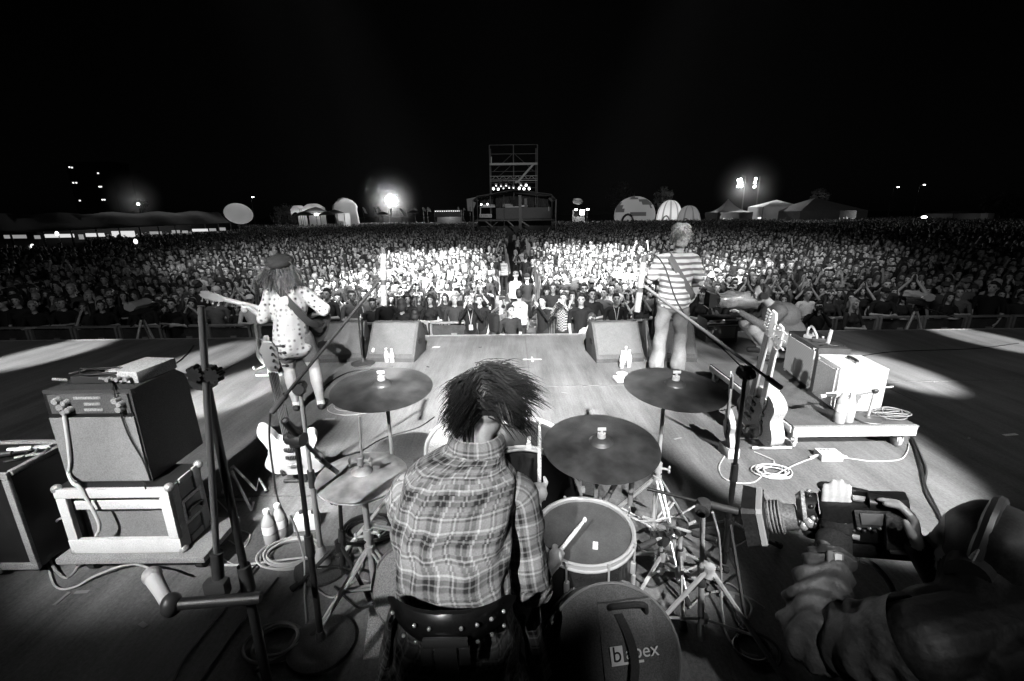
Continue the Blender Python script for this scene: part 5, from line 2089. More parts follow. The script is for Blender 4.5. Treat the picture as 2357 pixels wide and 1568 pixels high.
for (fx, fw_, fz) in ((0.52, 0.2, 0.04), (0.56, 0.12, 0.075), (0.56, 0.14, 0.108)):
    q = MB()
    q.box((ax0 + (ax1 - ax0) * fx, ay - 0.013, az1 - fz), ((ax1 - ax0) * fw_ * 1.5, 0.006, 0.014))
    ob('rating_plate', q, ALU, cp, 0)
# things on the amplifier
def on_amp(px, py):
    return atz(px, py, az1)


p = on_amp(312, 872)
t = thing('power_supply', 'pale grey effects power box on top of the bass amplifier', 'power supply', p)
q = MB()
q.box(p + V(0, 0.06, 0.035), (0.2, 0.26, 0.066), (0, 0, -0.12), bevel=0.008)
ob('housing', q, mat('box_grey', 0.5, 0.45, var=0.06, scale=12), t)
for i in range(3):
    q = MB()
    c = p + V(-0.06 + 0.05 * i, -0.085, 0.035)
    q.cyl(c, c + V(0, -0.03, 0), 0.012, seg=10)
    ob('socket', q, STEEL, t)
p = on_amp(215, 880)
t = thing('wireless_receiver', 'flat dark receiver with two pale antenna stubs on top of the bass amplifier', 'receiver', p)
q = MB()
q.box(p + V(0.03, 0.05, 0.025), (0.24, 0.16, 0.045), (0, 0, 0.06), bevel=0.006)
ob('housing', q, DARK, t)
for dx in (-0.1, 0.15):
    q = MB()
    q.cyl(p + V(dx, -0.04, 0.03), p + V(dx - 0.04, -0.08, 0.05), 0.009, 0.007, 8)
    ob('antenna', q, ALU, t)
q = MB()
ps = cmr([p + V(-0.1, -0.02, 0.058), p + V(-0.02, 0.04, 0.066), p + V(0.08, -0.02, 0.06), p + V(0.14, 0.04, 0.066), p + V(0.02, 0.02, 0.072), p + V(-0.08, 0.03, 0.066), p + V(0.0, -0.04, 0.06), p + V(0.16, -0.02, 0.06)], 8)
q.tube(ps, 0.006, 6)
tag(ob('cable', q, CABLEB), 'tangled black lead lying on the receiver on the bass amplifier', 'cable')
# leads hanging down the back of the amplifier
q = MB()
zz = lambda px, py, yy=ay - 0.02: aty(px, py, yy)
q.tube(cmr([zz(143, 930), zz(152, 985), zz(161, 1060), zz(158, 1090), zz(168, 1112, cy0 - 0.02), zz(184, 1123, cy0 - 0.03), zz(200, 1150, cy0 - 0.03), zz(222, 1190, cy0 - 0.03), zz(229, 1215, cy0 - 0.03), zz(221, 1234, cy0 - 0.025)], 6), 0.009, 8)
tag(ob('cable', q, mat('white_lead', 0.72, 0.45)), 'thick white lead hanging down the back of the bass amplifier', 'cable')
q = MB()
q.tube(cmr([zz(258, 880, ay + 0.1) , zz(262, 900), zz(280, 960), zz(300, 1010), zz(330, 1062), zz(347, 1108)], 6), 0.004, 6)
q.tube(cmr([zz(330, 1108, ay - 0.02), zz(335, 1125, cy0 - 0.02), zz(333, 1150, cy0 + 0.12), zz(318, 1190, cy0 + 0.12), zz(306, 1228, cy0 + 0.1)], 6), 0.004, 6)
tag(ob('cable', q, CABLEB), 'thin black lead running from receiver down the amplifier back', 'cable')

# ------------------------------------------------------------------ case at the far left with plugs and tools on it
fy = atz(94, 1309, 0.06).y
bR = atz(94, 1309, 0.06)
zt = aty(28, 1088, fy).z
yb = atz(135, 1017, zt).y
x1 = bR.x
x0 = x1 - 0.75
t = thing('flight_case', 'black flight case cut by the left edge of the frame, clutter on its lid', 'flight case', ((x0 + x1) / 2, fy, 0))
q = MB()
q.box(((x0 + x1) / 2, (fy + yb) / 2, (0.06 + zt) / 2), (x1 - x0 - 0.01, yb - fy - 0.01, zt - 0.07))
ob('shell', q, BLACK, t, 0)
for c, s in ((((x0 + x1) / 2, fy, zt - 0.02), (x1 - x0, 0.02, 0.04)), (((x0 + x1) / 2, fy, 0.08), (x1 - x0, 0.02, 0.04)), ((x1 - 0.018, fy, (zt + 0.06) / 2), (0.036, 0.022, zt - 0.14)), (((x0 + x1) / 2, yb, zt - 0.005), (x1 - x0, 0.03, 0.03)), ((x1 - 0.005, (fy + yb) / 2, zt - 0.012), (0.03, yb - fy - 0.03, 0.03))):
    q = MB()
    q.box(c, s, bevel=0.004)
    ob('edge_strip', q, mat('dull_edge', 0.3, 0.5, 0.0, var=0.05, scale=10), t)
q = MB()
q.ball((x1, yb, zt), 0.03, 10, 8)
ob('ball_corner', q, STEEL, t)
q = MB()
q.box((x1 - 0.26, fy - 0.012, 0.075), (0.09, 0.02, 0.07), bevel=0.01)
ob('latch', q, STEEL, t)
for i in range(2):
    q = MB()
    q.cyl((x1 - 0.08 - 0.5 * i, fy + 0.1, 0.03), (x1 - 0.12 - 0.5 * i, fy + 0.1, 0.03), 0.03, seg=14)
    ob('wheel', q, RUBBER, t)
for (px, py, lab, kind) in ((82, 1035, 'pale flat tool with rounded end lying on the left case lid', 0), (35, 1045, 'power plug with white body on the left case lid', 1), (60, 1042, 'second power plug on the left case lid', 1), (12, 1054, 'dark plug with short lead on the left case lid', 2)):
    p = atz(px, py, zt)
    q = MB()
    if kind == 0:
        q.box(p + V(0, 0, 0.012), (0.17, 0.028, 0.02), (0, 0, 0.25), bevel=0.008)
    else:
        q.cyl(p + V(-0.03, 0, 0.022), p + V(0.03, 0.015, 0.022), 0.02, 0.014, 10)
        q.tube(cmr([p + V(0.03, 0.015, 0.02), p + V(0.08, 0.05, 0.012), p + V(0.12, -0.02, 0.01), p + V(0.06, -0.06, 0.01)], 5), 0.006, 6)
    tag(ob('spanner' if kind == 0 else 'power_plug', q, [WHITE, ALU, DARK][kind]), lab, 'tool' if kind == 0 else 'plug')

# ------------------------------------------------------------------ amplifier trolley, right
f0, f1 = atz(1838, 1029), atz(2087, 1029)
ty0 = (f0.y + f1.y) / 2 - 0.06
tz = aty(1830, 981, ty0).z
tx0, tx1 = aty(1827, 985, ty0).x, aty(2108, 985, ty0).x
tyb = atz(1664, 836, tz).y
t = thing('amplifier_trolley', 'long low trolley with bright white edge and casters carrying two guitar amplifiers', 'trolley', ((tx0 + tx1) / 2, ty0, 0))
q = MB()
q.box(((tx0 + tx1) / 2, (ty0 + tyb) / 2, tz - 0.012), (tx1 - tx0, tyb - ty0 - 0.02, 0.022))
ob('deck', q, mat('trolley_carpet', 0.1, 0.9, var=0.04, scale=8, bump=0.4, bscale=120), t, 0)
for c, s in ((((tx0 + tx1) / 2, ty0, tz - 0.055), (tx1 - tx0 + 0.01, 0.03, 0.085)), ((tx0, (ty0 + tyb) / 2, tz - 0.045), (0.03, tyb - ty0 - 0.04, 0.06)), ((tx1, (ty0 + tyb) / 2, tz - 0.045), (0.03, tyb - ty0 - 0.04, 0.06)), (((tx0 + tx1) / 2, tyb, tz - 0.05), (tx1 - tx0, 0.03, 0.07))):
    q = MB()
    q.box(c, s, bevel=0.006)
    ob('edge_rail', q, mat('trolley_white', 0.75, 0.5, var=0.08, scale=12), t)
q = MB()
q.box(((tx0 + tx1) / 2, ty0 - 0.004, tz - 0.006), (tx1 - tx0 + 0.012, 0.036, 0.012), bevel=0.003)
ob('steel_strip', q, STEEL, t)
for sx in (tx0 + 0.05, tx1 - 0.07):
    for sy in (ty0 + 0.06, tyb - 0.08):
        q = MB()
        wr = 0.052
        zf = tz - 0.1
        q.box((sx, sy, zf + 0.004), (0.085, 0.085, 0.01))
        for s in (-1, 1):
            q.box((sx + s * 0.024, sy + 0.015, (zf + wr) / 2 + 0.02), (0.006, 0.05, zf - wr + 0.04), (R(-15), 0, 0))
        k_ = ob('caster', q, ALU, t, 0)
        q = MB()
        q.lathe([(0.0, -0.016), (wr * 0.6, -0.018), (wr, -0.013), (wr, 0.013), (wr * 0.6, 0.018), (0, 0.016)], (sx, sy + 0.02, wr), (1, 0, 0), 22)
        ob('wheel', q, mat('caster_wheel', 0.6, 0.5), k_)
# rear amplifier: dark frame, pale woven grille facing the middle of the stage
n1, n2 = atz(1866, 905, tz), atz(1801, 853, tz)
AX = (n1.x + n2.x) / 2
ang1 = math.atan2(n2.y - n1.y, n2.x - n1.x)
h1 = aty(1881, 802, n1.y).z


def amp_combo(name, label, near, far, h, depth, m_shell, m_grille, group):
    near, far = Vector(near), Vector(far)
    u = (far - near)
    L = u.length
    u.normalize()
    n = V(u.y, -u.x, 0)
    if n.x < 0:
        n = -n                                     # away from the grille, towards stage right of frame
    t = thing(name, label, 'amplifier', near.lerp(far, 0.5), group)
    Mx = Matrix((u, -n, V(0, 0, 1))).transposed().to_4x4()
    Mx.translation = near + V(0, 0, 0.003)
    q = MB()
    q.M = Mx
    q.prism([(0, 0), (L, 0), (L, h), (0, h)], (0, -depth / 2, 0), (1, 0, 0), (0, 0, 1), depth, bevel=0.022)
    ob('cabinet', q, m_shell, t)
    q = MB()
    q.M = Mx
    q.box((L / 2, 0.006, h * 0.5), (L - 0.075, 0.012, h - 0.09))
    ob('grille', q, m_grille, t, 0)
    for s in (0.1, 0.9):
        for z in (0.03, h - 0.03):
            q = MB()
            q.M = Mx
            q.cyl((L * s, 0.0, z), (L * s, 0.012, z), 0.011, seg=8)
            ob('screw_cup', q, STEEL, t)
    q = MB()
    q.M = Mx
    q.tube(cmr([(L * 0.32, -depth / 2, h), (L * 0.34, -depth / 2, h + 0.022), (L * 0.66, -depth / 2, h + 0.022), (L * 0.68, -depth / 2, h)], 5), 0.014, 8)
    hd = ob('handle', q, BLACK, t)
    for s in (0.31, 0.69):
        q = MB()
        q.M = Mx
        q.box((L * s, -depth / 2, h + 0.006), (0.03, 0.035, 0.012), bevel=0.004)
        ob('handle_cap', q, STEEL, hd)
    return t, Mx, L


def weave(name, v0, v1, sc):
    m = mat(name, v0, 0.85)
    t_ = m.node_tree
    tc = t_.nodes.new('ShaderNodeTexCoord')
    wv = t_.nodes.new('ShaderNodeTexWave')
    wv.bands_direction = 'Z'
    wv.inputs['Scale'].default_value = sc
    wv.inputs['Distortion'].default_value = 0.4
    wv.inputs['Detail'].default_value = 1.0
    mr = t_.nodes.new('ShaderNodeMapRange')
    mr.inputs['To Min'].default_value = v0
    mr.inputs['To Max'].default_value = v1
    t_.links.new(tc.outputs['Object'], wv.inputs[0])
    t_.links.new(wv.outputs['Fac'], mr.inputs['Value'])
    t_.links.new(mr.outputs[0], t_.nodes['Principled BSDF'].inputs['Base Color'])
    return m


WEAVE = weave('woven_grille', 0.34, 0.55, 22)
amp1, M1, L1 = amp_combo('guitar_amplifier', 'guitar amplifier with black frame and pale woven grille at the back of the trolley', n1, n2, h1 - tz, 0.3, mat('amp_black_vinyl', 0.05, 0.6, var=0.02, scale=6, bump=0.3, bscale=160), WEAVE, 'guitar amplifiers on the trolley')
m1 = atz(1917, 944, tz)
m2 = n1 + (n1 - m1).normalized() * -0.012
d2 = (m1 - m2).length
hx = aty(1964, 846, m1.y).z
amp2, M2, L2 = amp_combo('guitar_amplifier', 'pale vinyl guitar amplifier with black top handle, nearest on the trolley', m1, m2, hx - tz, 0.4, mat('cream_vinyl', 0.62, 0.6, var=0.06, scale=5, bump=0.25, bscale=150), mat('cream_back', 0.45, 0.75, var=0.05, scale=6), 'guitar amplifiers on the trolley')
# clutter on the rear amplifier: tuner pedal, clamp, leads
top1 = h1 + 0.004
for (px, py, lab, k) in ((1862, 778, 'chrome clamp-like pedal standing on the rear guitar amplifier', 0), (1884, 787, 'dark tuner pedal with bright screws on the rear amplifier', 1), (1907, 790, 'white upright plastic post on the rear guitar amplifier', 2)):
    p = atz(px, py, top1)
    q = MB()
    if k == 2:
        q.box(p + V(0, 0, 0.07), (0.02, 0.03, 0.14), (0, R(6), 0), bevel=0.004)
    elif k == 1:
        q.box(p + V(0, 0, 0.022), (0.12, 0.07, 0.04), (0, 0, -0.5), bevel=0.008)
    else:
        q.box(p + V(0, 0, 0.02), (0.08, 0.08, 0.04), (0, 0, 0.4), bevel=0.01)
        q.tube(cmr([p + V(-0.02, 0, 0.04), p + V(-0.02, 0.0, 0.1), p + V(0.02, 0.01, 0.12), p + V(0.05, -0.02, 0.06), p + V(0.06, -0.05, 0.0)], 5), 0.012, 8)
    o = tag(ob('pedal' if k < 2 else 'plastic_post', q, [CHROME, DARK, WHITE][k]), lab, 'pedal' if k < 2 else 'post')
    if k < 2:
        for s in (-1, 1):
            q = MB()
            q.cyl(p + V(0.03 * s, -0.01, 0.04), p + V(0.03 * s, -0.01, 0.062), 0.011, seg=10)
            ob('knob', q, ALU, o)
q = MB()
p = atz(1915, 797, top1)
q.tube(cmr([p + V(-0.12, 0.0, 0.01), p + V(-0.04, 0.03, 0.008), p + V(0.04, -0.01, 0.008), p + V(0.12, 0.0, 0.008)], 6), 0.007, 6)
tag(ob('cable', q, CABLEB), 'short black lead lying across the rear guitar amplifier', 'cable')
# small boom stand on a round base on the trolley
bp = atz(1996, 966, tz)
t = thing('desk_microphone_stand', 'short microphone stand with round base and level boom on the trolley', 'microphone stand', bp)
q = MB()
q.lathe([(0.0, 0.0), (0.105, 0.0), (0.11, 0.006), (0.105, 0.016), (0.03, 0.024), (0.016, 0.04), (0.0, 0.04)], bp, None, 32)
ob('round_base', q, mat('cast_base', 0.12, 0.5, 0.4), t)
pt = V(bp.x + 0.015, bp.y, aty(2005, 900, bp.y).z)
q = MB()
q.cyl(bp + V(0, 0, 0.03), pt, 0.011, seg=10)
ob('pole', q, ALU, t)
q = MB()
q.ball(pt, 0.026, 10, 8)
ob('boom_clutch', q, DARK, t)
bl, br = aty(1900, 906, bp.y - 0.08), aty(2055, 890, bp.y + 0.02)
q = MB()
q.cyl(bl, br, 0.008, seg=8)
ob('boom', q, ALU, t)
t2 = thing('microphone', 'dark pencil microphone with pale tip on the trolley stand boom', 'microphone', bl)
q = MB()
q.cyl(bl + (br - bl).normalized() * 0.1 + V(0, 0, -0.022), bl + V(0, 0, -0.022), 0.013, seg=10)
ob('microphone_body', q, DARK, t2)
q = MB()
q.cyl(bl + V(0, 0, -0.022), bl - (br - bl).normalized() * 0.05 + V(0, 0, -0.022), 0.016, 0.019, 12)
ob('microphone_capsule', q, ALU, t2)
bottle('clear water bottle on the trolley nearest the pale amplifier front', atz(1930, 972, tz), 0.3, 0.046)
bottle('second water bottle on the trolley, right behind the first', atz(1950, 970, tz), 0.26, 0.044)
q = MB()
r_ = random.Random(4)
c = atz(2048, 962, tz)
ps = []
for i in range(46):
    a = i * 0.75
    ps.append(c + V(0.17 * math.cos(a) * (0.7 + 0.3 * math.sin(i * 0.37)) + 0.03 * math.sin(i * 0.9) + 0.02 * i / 46, 0.1 * math.sin(a) * (0.7 + 0.3 * math.cos(i * 0.5)), 0.01 + 0.055 * abs(math.sin(i * 0.31))))
q.tube(cmr(ps, 4), 0.005, 6)
tag(ob('cable', q, mat('grey_lead', 0.2, 0.5)), 'loose heap of thin grey cable at the right end of the trolley', 'cable')


# ------------------------------------------------------------------ guitars
STRING = mat('guitar_string', 0.6, 0.3, 0.8)
MAPLE = mat('maple', 0.6, 0.4, var=0.06, scale=9, stretch=(6, 1, 6))
ROSE = mat('rosewood', 0.1, 0.5, var=0.03, scale=20)
OUTL = {'double': [(0, 0), (0.1, 0.005), (0.165, 0.05), (0.178, 0.12), (0.15, 0.19), (0.128, 0.24), (0.14, 0.3), (0.16, 0.36), (0.155, 0.42), (0.125, 0.44), (0.09, 0.4), (0.05, 0.355), (-0.05, 0.355), (-0.085, 0.42), (-0.125, 0.485), (-0.165, 0.48), (-0.17, 0.4), (-0.145, 0.32), (-0.135, 0.25), (-0.16, 0.18), (-0.178, 0.11), (-0.16, 0.045), (-0.1, 0.005)],
        'round': [(0, 0), (0.1, 0.012), (0.17, 0.06), (0.192, 0.13), (0.172, 0.2), (0.135, 0.25), (0.122, 0.29), (0.135, 0.36), (0.142, 0.41), (0.12, 0.455), (0.07, 0.48), (0, 0.485), (-0.07, 0.48), (-0.12, 0.455), (-0.142, 0.41), (-0.135, 0.36), (-0.122, 0.29), (-0.135, 0.25), (-0.172, 0.2), (-0.192, 0.13), (-0.17, 0.06), (-0.1, 0.012)]}


def guitar(name, label, M_, style='double', thick=0.045, scale=1.0, m_body=None, pegs=6, side=-1, neck_mat=None, guard=True, head_len=0.19, neck_len=0.5, cat='guitar', peg_mat=None):
    t = thing(name, label, cat, M_.translation)
    base = M_ @ Matrix.Scale(scale, 4)
    def part(nm, fn, m_, parent=t, sm=40):
        q = MB()
        q.M = base
        fn(q)
        return ob(nm, q, m_, parent, sm)
    o2 = [(a, b_) for a, b_ in OUTL[style]]
    pts = cmr([V(a, b_, 0) for a, b_ in o2], 4, True)
    body = part('body', lambda q: q.prism([(p.x, p.y) for p in pts], (0, 0, 0), (1, 0, 0), (0, 1, 0), thick, bevel=0.006 if thick < 0.06 else 0.004), m_body)
    ny0, ny1 = 0.36, 0.42 + neck_len
    z0 = thick / 2
    def nk(q):
        q.loft([[V(s * w, yy, zz) for s, zz in ((-1, z0 + 0.012), (1, z0 + 0.012), (0.9, z0 - 0.004), (0.4, z0 - 0.014), (-0.4, z0 - 0.014), (-0.9, z0 - 0.004))] for yy, w in ((ny0, 0.029), (ny1, 0.022))], caps=True)
    neck = part('neck', nk, neck_mat or MAPLE)
    part('fretboard', lambda q: q.box((0, (ny0 + ny1) / 2, z0 + 0.014), (0.05, ny1 - ny0, 0.005)), ROSE, neck, 0)
    def hs(q):
        q.prism([(-0.022, ny1), (0.022, ny1), (0.036, ny1 + 0.03), (0.04 if side > 0 else 0.034, ny1 + head_len * 0.8), (0.02, ny1 + head_len), (-0.025, ny1 + head_len), (-0.045, ny1 + head_len * 0.75), (-0.036, ny1 + 0.03)], (0, 0, z0 - 0.006), (1, 0, 0), (0, 1, 0), 0.016, bevel=0.003)
    hd = part('headstock', hs, neck_mat or MAPLE)
    for i in range(pegs):
        s = side if side else (1 if i < pegs / 2 else -1)
        k = i if side else i % (pegs / 2)
        yy = ny1 + 0.035 + (head_len - 0.06) * k / max(1, (pegs if side else pegs / 2) - 1)
        def pg(q, s=s, yy=yy):
            q.cyl((s * 0.03, yy, z0 - 0.004), (s * 0.062, yy, z0 - 0.004), 0.005, seg=6)
            q.ball((s * 0.07, yy, z0 - 0.004), (0.012, 0.011, 0.006), 8, 6)
            q.cyl((s * 0.014, yy, z0), (s * 0.014, yy, z0 + 0.016), 0.006, seg=8)
        part('tuning_peg', pg, peg_mat or CHROME, hd)
    if guard:
        part('pickguard', lambda q: q.prism([(0.02, 0.1), (0.12, 0.07), (0.15, 0.15), (0.1, 0.24), (0.12, 0.33), (0.05, 0.345), (-0.03, 0.33), (-0.06, 0.25), (-0.02, 0.17)], (0, 0, z0 + 0.002), (1, 0, 0), (0, 1, 0), 0.004), mat('pickguard', 0.05, 0.3), body, 0)
    for yy in (0.2, 0.28):
        part('pickup', lambda q, yy=yy: q.box((0, yy, z0 + 0.008), (0.085, 0.03, 0.012), bevel=0.004), DARK, body)
    part('bridge', lambda q: q.box((0, 0.115, z0 + 0.008), (0.08, 0.03, 0.014), bevel=0.003), CHROME, body)
    def st(q):
        for i in range(4 if pegs == 4 else 6):
            xx = (i - (1.5 if pegs == 4 else 2.5)) * 0.0095
            q.cyl((xx, 0.115, z0 + 0.018), (xx * 0.8, ny1 + 0.05, z0 + 0.019), 0.0012, seg=3)
    part('string', st, STRING)['kind'] = 'stuff'
    return t


def axes(p, up, face):
    """Matrix with local y along up, local z along face."""
    up, face = Vector(up).normalized(), Vector(face)
    face = (face - up * face.dot(up)).normalized()
    x = up.cross(face)
    m = Matrix((x, up, face)).transposed().to_4x4()
    m.translation = Vector(p)
    return m


def aim_up(p0, px, py, length):
    """Direction from floor-side point p0 to the point the picture shows at (px, py), length metres away."""
    d = ray(px, py).normalized()
    o = V(0, 0, CAMH) - p0
    b_ = o.dot(d)
    c = o.length_squared - length * length
    disc = max(0.0, b_ * b_ - c)
    s = -b_ - math.sqrt(disc)
    return V(0, 0, CAMH) + d * s - p0


WHITEG = mat('white_lacquer', 0.85, 0.25, coat=0.6)
CREAM = mat('pale_lacquer', 0.55, 0.3, coat=0.5)
SUNB = mat('dark_lacquer', 0.05, 0.25, coat=0.6)
NATUR = mat('spruce_side', 0.55, 0.3, coat=0.7, var=0.1, scale=10)
TUBEW = mat('white_tube', 0.75, 0.35, 0.2)


def stand(label, foot, up, name='guitar_stand', m_=None, group='guitar stands'):
    """A-frame: back tube, yoke arms, cross foot."""
    foot, up = Vector(foot), Vector(up).normalized()
    m_ = m_ or TUBEW
    t = thing(name, label, 'guitar stand', foot, group)
    q = MB()
    q.cyl(foot + V(0, 0, 0.02), foot + V(0, 0, 0.02) + up * 0.52, 0.014, seg=10)
    ob('upright_tube', q, m_, t)
    q = MB()
    q.cyl(foot + V(-0.17, 0.0, 0.018), foot + V(0.17, 0.0, 0.018), 0.014, seg=10)
    ob('cross_foot', q, m_, t)
    q = MB()
    q.cyl(foot + V(0, 0, 0.02), foot + V(-0.02, 0.28, 0.018), 0.011, seg=8)
    ob('rear_foot', q, m_, t)
    for s in (-1, 1):
        q = MB()
        a = foot + V(0, 0, 0.16)
        q.tube(cmr([a, a + V(s * 0.08, -0.03, -0.03), a + V(s * 0.1, -0.12, -0.02), a + V(s * 0.1, -0.14, 0.03)], 4), 0.01, 8)
        ob('yoke_arm', q, m_, t)
    return t


# white bass on a stand, behind the tall mic stands
p = atz(690, 1120)
p.z = 0.13
up = aim_up(p, 630, 838, 1.12)
guitar('bass_guitar', 'glaring white bass guitar on a stand behind the tall mic stands', axes(p, up, (0.25, -1, 0.3)), 'double', 0.045, 1.12, WHITEG, 4, 1, mat('neck_grey', 0.4, 0.4), False, 0.2, 0.55, 'bass guitar', BLACK)
f = atz(692, 1128)
stand('black guitar stand under the glaring white bass', f + V(0.0, 0.1, 0), up, m_=DARK)
# pale guitar standing beside the bass player
p = atz(612, 866)
p.z = 0.16
up = aim_up(p, 596, 660, 1.06)
guitar('electric_guitar', 'pale electric guitar upright on a stand just left of the bass player', axes(p + V(0, 0, 0.02), up, (-0.85, -1, 0.1)), 'double', 0.045, 1.02, CREAM, 6, -1, mat('neck_dark', 0.2, 0.4), True, 0.18, 0.5)
f = atz(612, 872)
stand('white footed guitar stand under the pale guitar beside the bass player', f + V(0, 0.08, 0), up)
# two guitars leaning on stands, right; bodies seen edge on
p = atz(1752, 1026)
p.z = 0.1
up = aim_up(p, 1809, 770, 1.08)
guitar('acoustic_guitar', 'blond acoustic guitar edge-on on a white stand beside the trolley', axes(p, up, (-1, -0.12, 0.2)), 'round', 0.1, 1.05, NATUR, 6, 0, mat('neck_pale', 0.5, 0.4), False)
f = atz(1775, 1035)
stand('white tubular guitar stand right behind the blond acoustic guitar', f, (0.02, 0.1, 1))
p = atz(1718, 1010)
p.z = 0.13
up = aim_up(p, 1785, 738, 1.14)
guitar('electric_guitar', 'dark electric guitar edge-on left of the blond acoustic', axes(p, up, (-1, -0.15, 0.2)), 'double', 0.05, 1.1, SUNB, 6, -1, mat('neck_bright', 0.6, 0.4), False)
stand('dark guitar stand under the dark electric guitar', atz(1716, 1020) + V(0.05, 0.05, 0), (0.02, 0.1, 1), m_=DARK)
p = atz(1674, 1036)
p.z = 0.08
up = aim_up(p, 1690, 880, 0.72)
guitar('small_guitar', 'short pale guitar with white pegs, leaning left of the dark electric guitar', axes(p, up, (-1, 0.1, 0.15)), 'round', 0.055, 0.72, CREAM, 6, -1, mat('neck_dark', 0.2, 0.4), False, peg_mat=WHITE)
q = MB()
fp = atz(1676, 1046)
q.box(fp + V(0, 0, 0.045), (0.1, 0.16, 0.09), (0, 0, 0.1), bevel=0.008)
tag(ob('foot_block', q, WHITE), 'white block holding the short pale guitar on floor', 'block')
# empty folded guitar stand, left of the white bass
t = thing('guitar_stand', 'empty folded guitar stand with bent tubes right of the bass amplifier', 'guitar stand', atz(560, 1160), 'guitar stands')
Pp = lambda px, py, z: atz(px, py, z)
for pts in (((535, 1072, 0.32), (590, 1128, 0.1), (597, 1102, 0.16), (613, 1130, 0.1)), ((533, 1085, 0.3), (579, 1175, 0.02), (584, 1155, 0.07)), ((534, 1075, 0.32), (512, 1135, 0.05), (530, 1130, 0.05)), ((519, 1150, 0.012), (575, 1150, 0.012))):
    q = MB()
    q.tube([Pp(*a) for a in pts], 0.009, 8)
    ob('tube', q, mat('grey_tube', 0.4, 0.4, 0.3), t)

# ------------------------------------------------------------------ drum kit
def bronze(name, v, met=0.75):
    """Cymbal: dark worn bronze, fine lathe rings and smudges."""
    m = bpy.data.materials.new(name)
    m.use_nodes = True
    t = m.node_tree
    p = t.nodes['Principled BSDF']
    tc = t.nodes.new('ShaderNodeTexCoord')
    ln = t.nodes.new('ShaderNodeVectorMath')
    ln.operation = 'LENGTH'
    t.links.new(tc.outputs['Object'], ln.inputs[0])
    n = t.nodes.new('ShaderNodeTexNoise')
    n.inputs['Scale'].default_value = 9
    n.inputs['Detail'].default_value = 6
    t.links.new(tc.outputs['Object'], n.inputs['Vector'])
    mr = t.nodes.new('ShaderNodeMapRange')
    mr.inputs['From Min'].default_value = 0.35
    mr.inputs['From Max'].default_value = 0.7
    mr.inputs['To Min'].default_value = v * 0.55
    mr.inputs['To Max'].default_value = v * 1.5
    t.links.new(n.outputs['Fac'], mr.inputs['Value'])
    t.links.new(mr.outputs[0], p.inputs['Base Color'])
    p.inputs['Metallic'].default_value = met
    p.inputs['Roughness'].default_value = 0.42
    sn = t.nodes.new('ShaderNodeMath')
    sn.operation = 'SINE'
    mu = t.nodes.new('ShaderNodeMath')
    mu.operation = 'MULTIPLY'
    mu.inputs[1].default_value = 1400
    t.links.new(ln.outputs['Value'], mu.inputs[0])
    t.links.new(mu.outputs[0], sn.inputs[0])
    b = t.nodes.new('ShaderNodeBump')
    b.inputs['Strength'].default_value = 0.25
    b.inputs['Distance'].default_value = 0.001
    t.links.new(sn.outputs[0], b.inputs['Height'])
    t.links.new(b.outputs[0], p.inputs['Normal'])
    return m


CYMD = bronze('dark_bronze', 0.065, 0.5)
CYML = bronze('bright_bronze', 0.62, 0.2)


def cymbal_mesh(q, c, n, r, bow=0.09, bell=0.21):
    br = r * bell
    prof = [(0.008, bow * r + br * 0.42), (br * 0.5, bow * r + br * 0.38), (br * 0.85, bow * r + br * 0.16), (br, bow * r), (r * 0.45, bow * r * 0.75), (r * 0.75, bow * r * 0.36), (r * 0.97, 0.002), (r, 0.0), (r * 0.985, -0.003), (r * 0.7, bow * r * 0.4 - 0.003), (br, bow * r - 0.004)]
    q.lathe(prof, c, n, 64)


def cymbal(label, c, n, r, m_, group='cymbals', parent_extra=True):
    c, n = Vector(c), Vector(n).normalized()
    t = thing('cymbal', label, 'cymbal', c, group)
    q = MB()
    cymbal_mesh(q, c, n, r)
    ob('bronze_disc', q, m_, t, 30)
    q = MB()
    top = c + n * (r * 0.09 + r * 0.09)
    q.cyl(top, top + n * 0.022, 0.021, 0.02, 14)
    ob('felt_washer', q, mat('felt', 0.3, 0.95), t)
    q = MB()
    q.cyl(top + n * 0.022, top + n * 0.05, 0.006, seg=8)
    q.box(top + n * 0.045, (0.042, 0.008, 0.016), bevel=0.003)
    ob('wing_nut', q, CHROME, t)
    return t


def tripod(t, base, h, spread, r=0.011, a0=90, m_=None, foot_z=0.02, brace=True, double=True):
    m_ = m_ or CHROME
    for k in range(3):
        a = R(a0 + 120 * k)
        d = V(math.cos(a), math.sin(a), 0)
        s = V(-math.sin(a), math.cos(a), 0)
        q = MB()
        f = base + d * spread + V(0, 0, foot_z)
        for e in ((-1, 1) if double else (0,)):
            q.cyl(base + d * 0.02 + s * 0.012 * e + V(0, 0, h), f + s * 0.012 * e, r * 0.62 if double else r, seg=6)
            if brace:
                q.cyl(base + s * 0.012 * e + V(0, 0, h * 0.36), base + d * spread * 0.5 + s * 0.012 * e + V(0, 0, h * 0.52), r * 0.55, seg=6)
        lg = ob('leg', q, m_, t)
        q = MB()
        q.cyl(f + d * -0.015 + V(0, 0, 0.02), f + d * 0.02 + V(0, 0, -0.005), 0.015, 0.02, 8)
        ob('rubber_foot', q, RUBBER, lg)
    q = MB()
    q.cyl(base + V(0, 0, h - 0.025), base + V(0, 0, h + 0.03), 0.026, seg=12)
    ob('leg_collar', q, m_, t)
    q = MB()
    q.cyl(base + V(0, 0, h * 0.33), base + V(0, 0, h * 0.4), 0.022, seg=12)
    ob('brace_collar', q, m_, t)


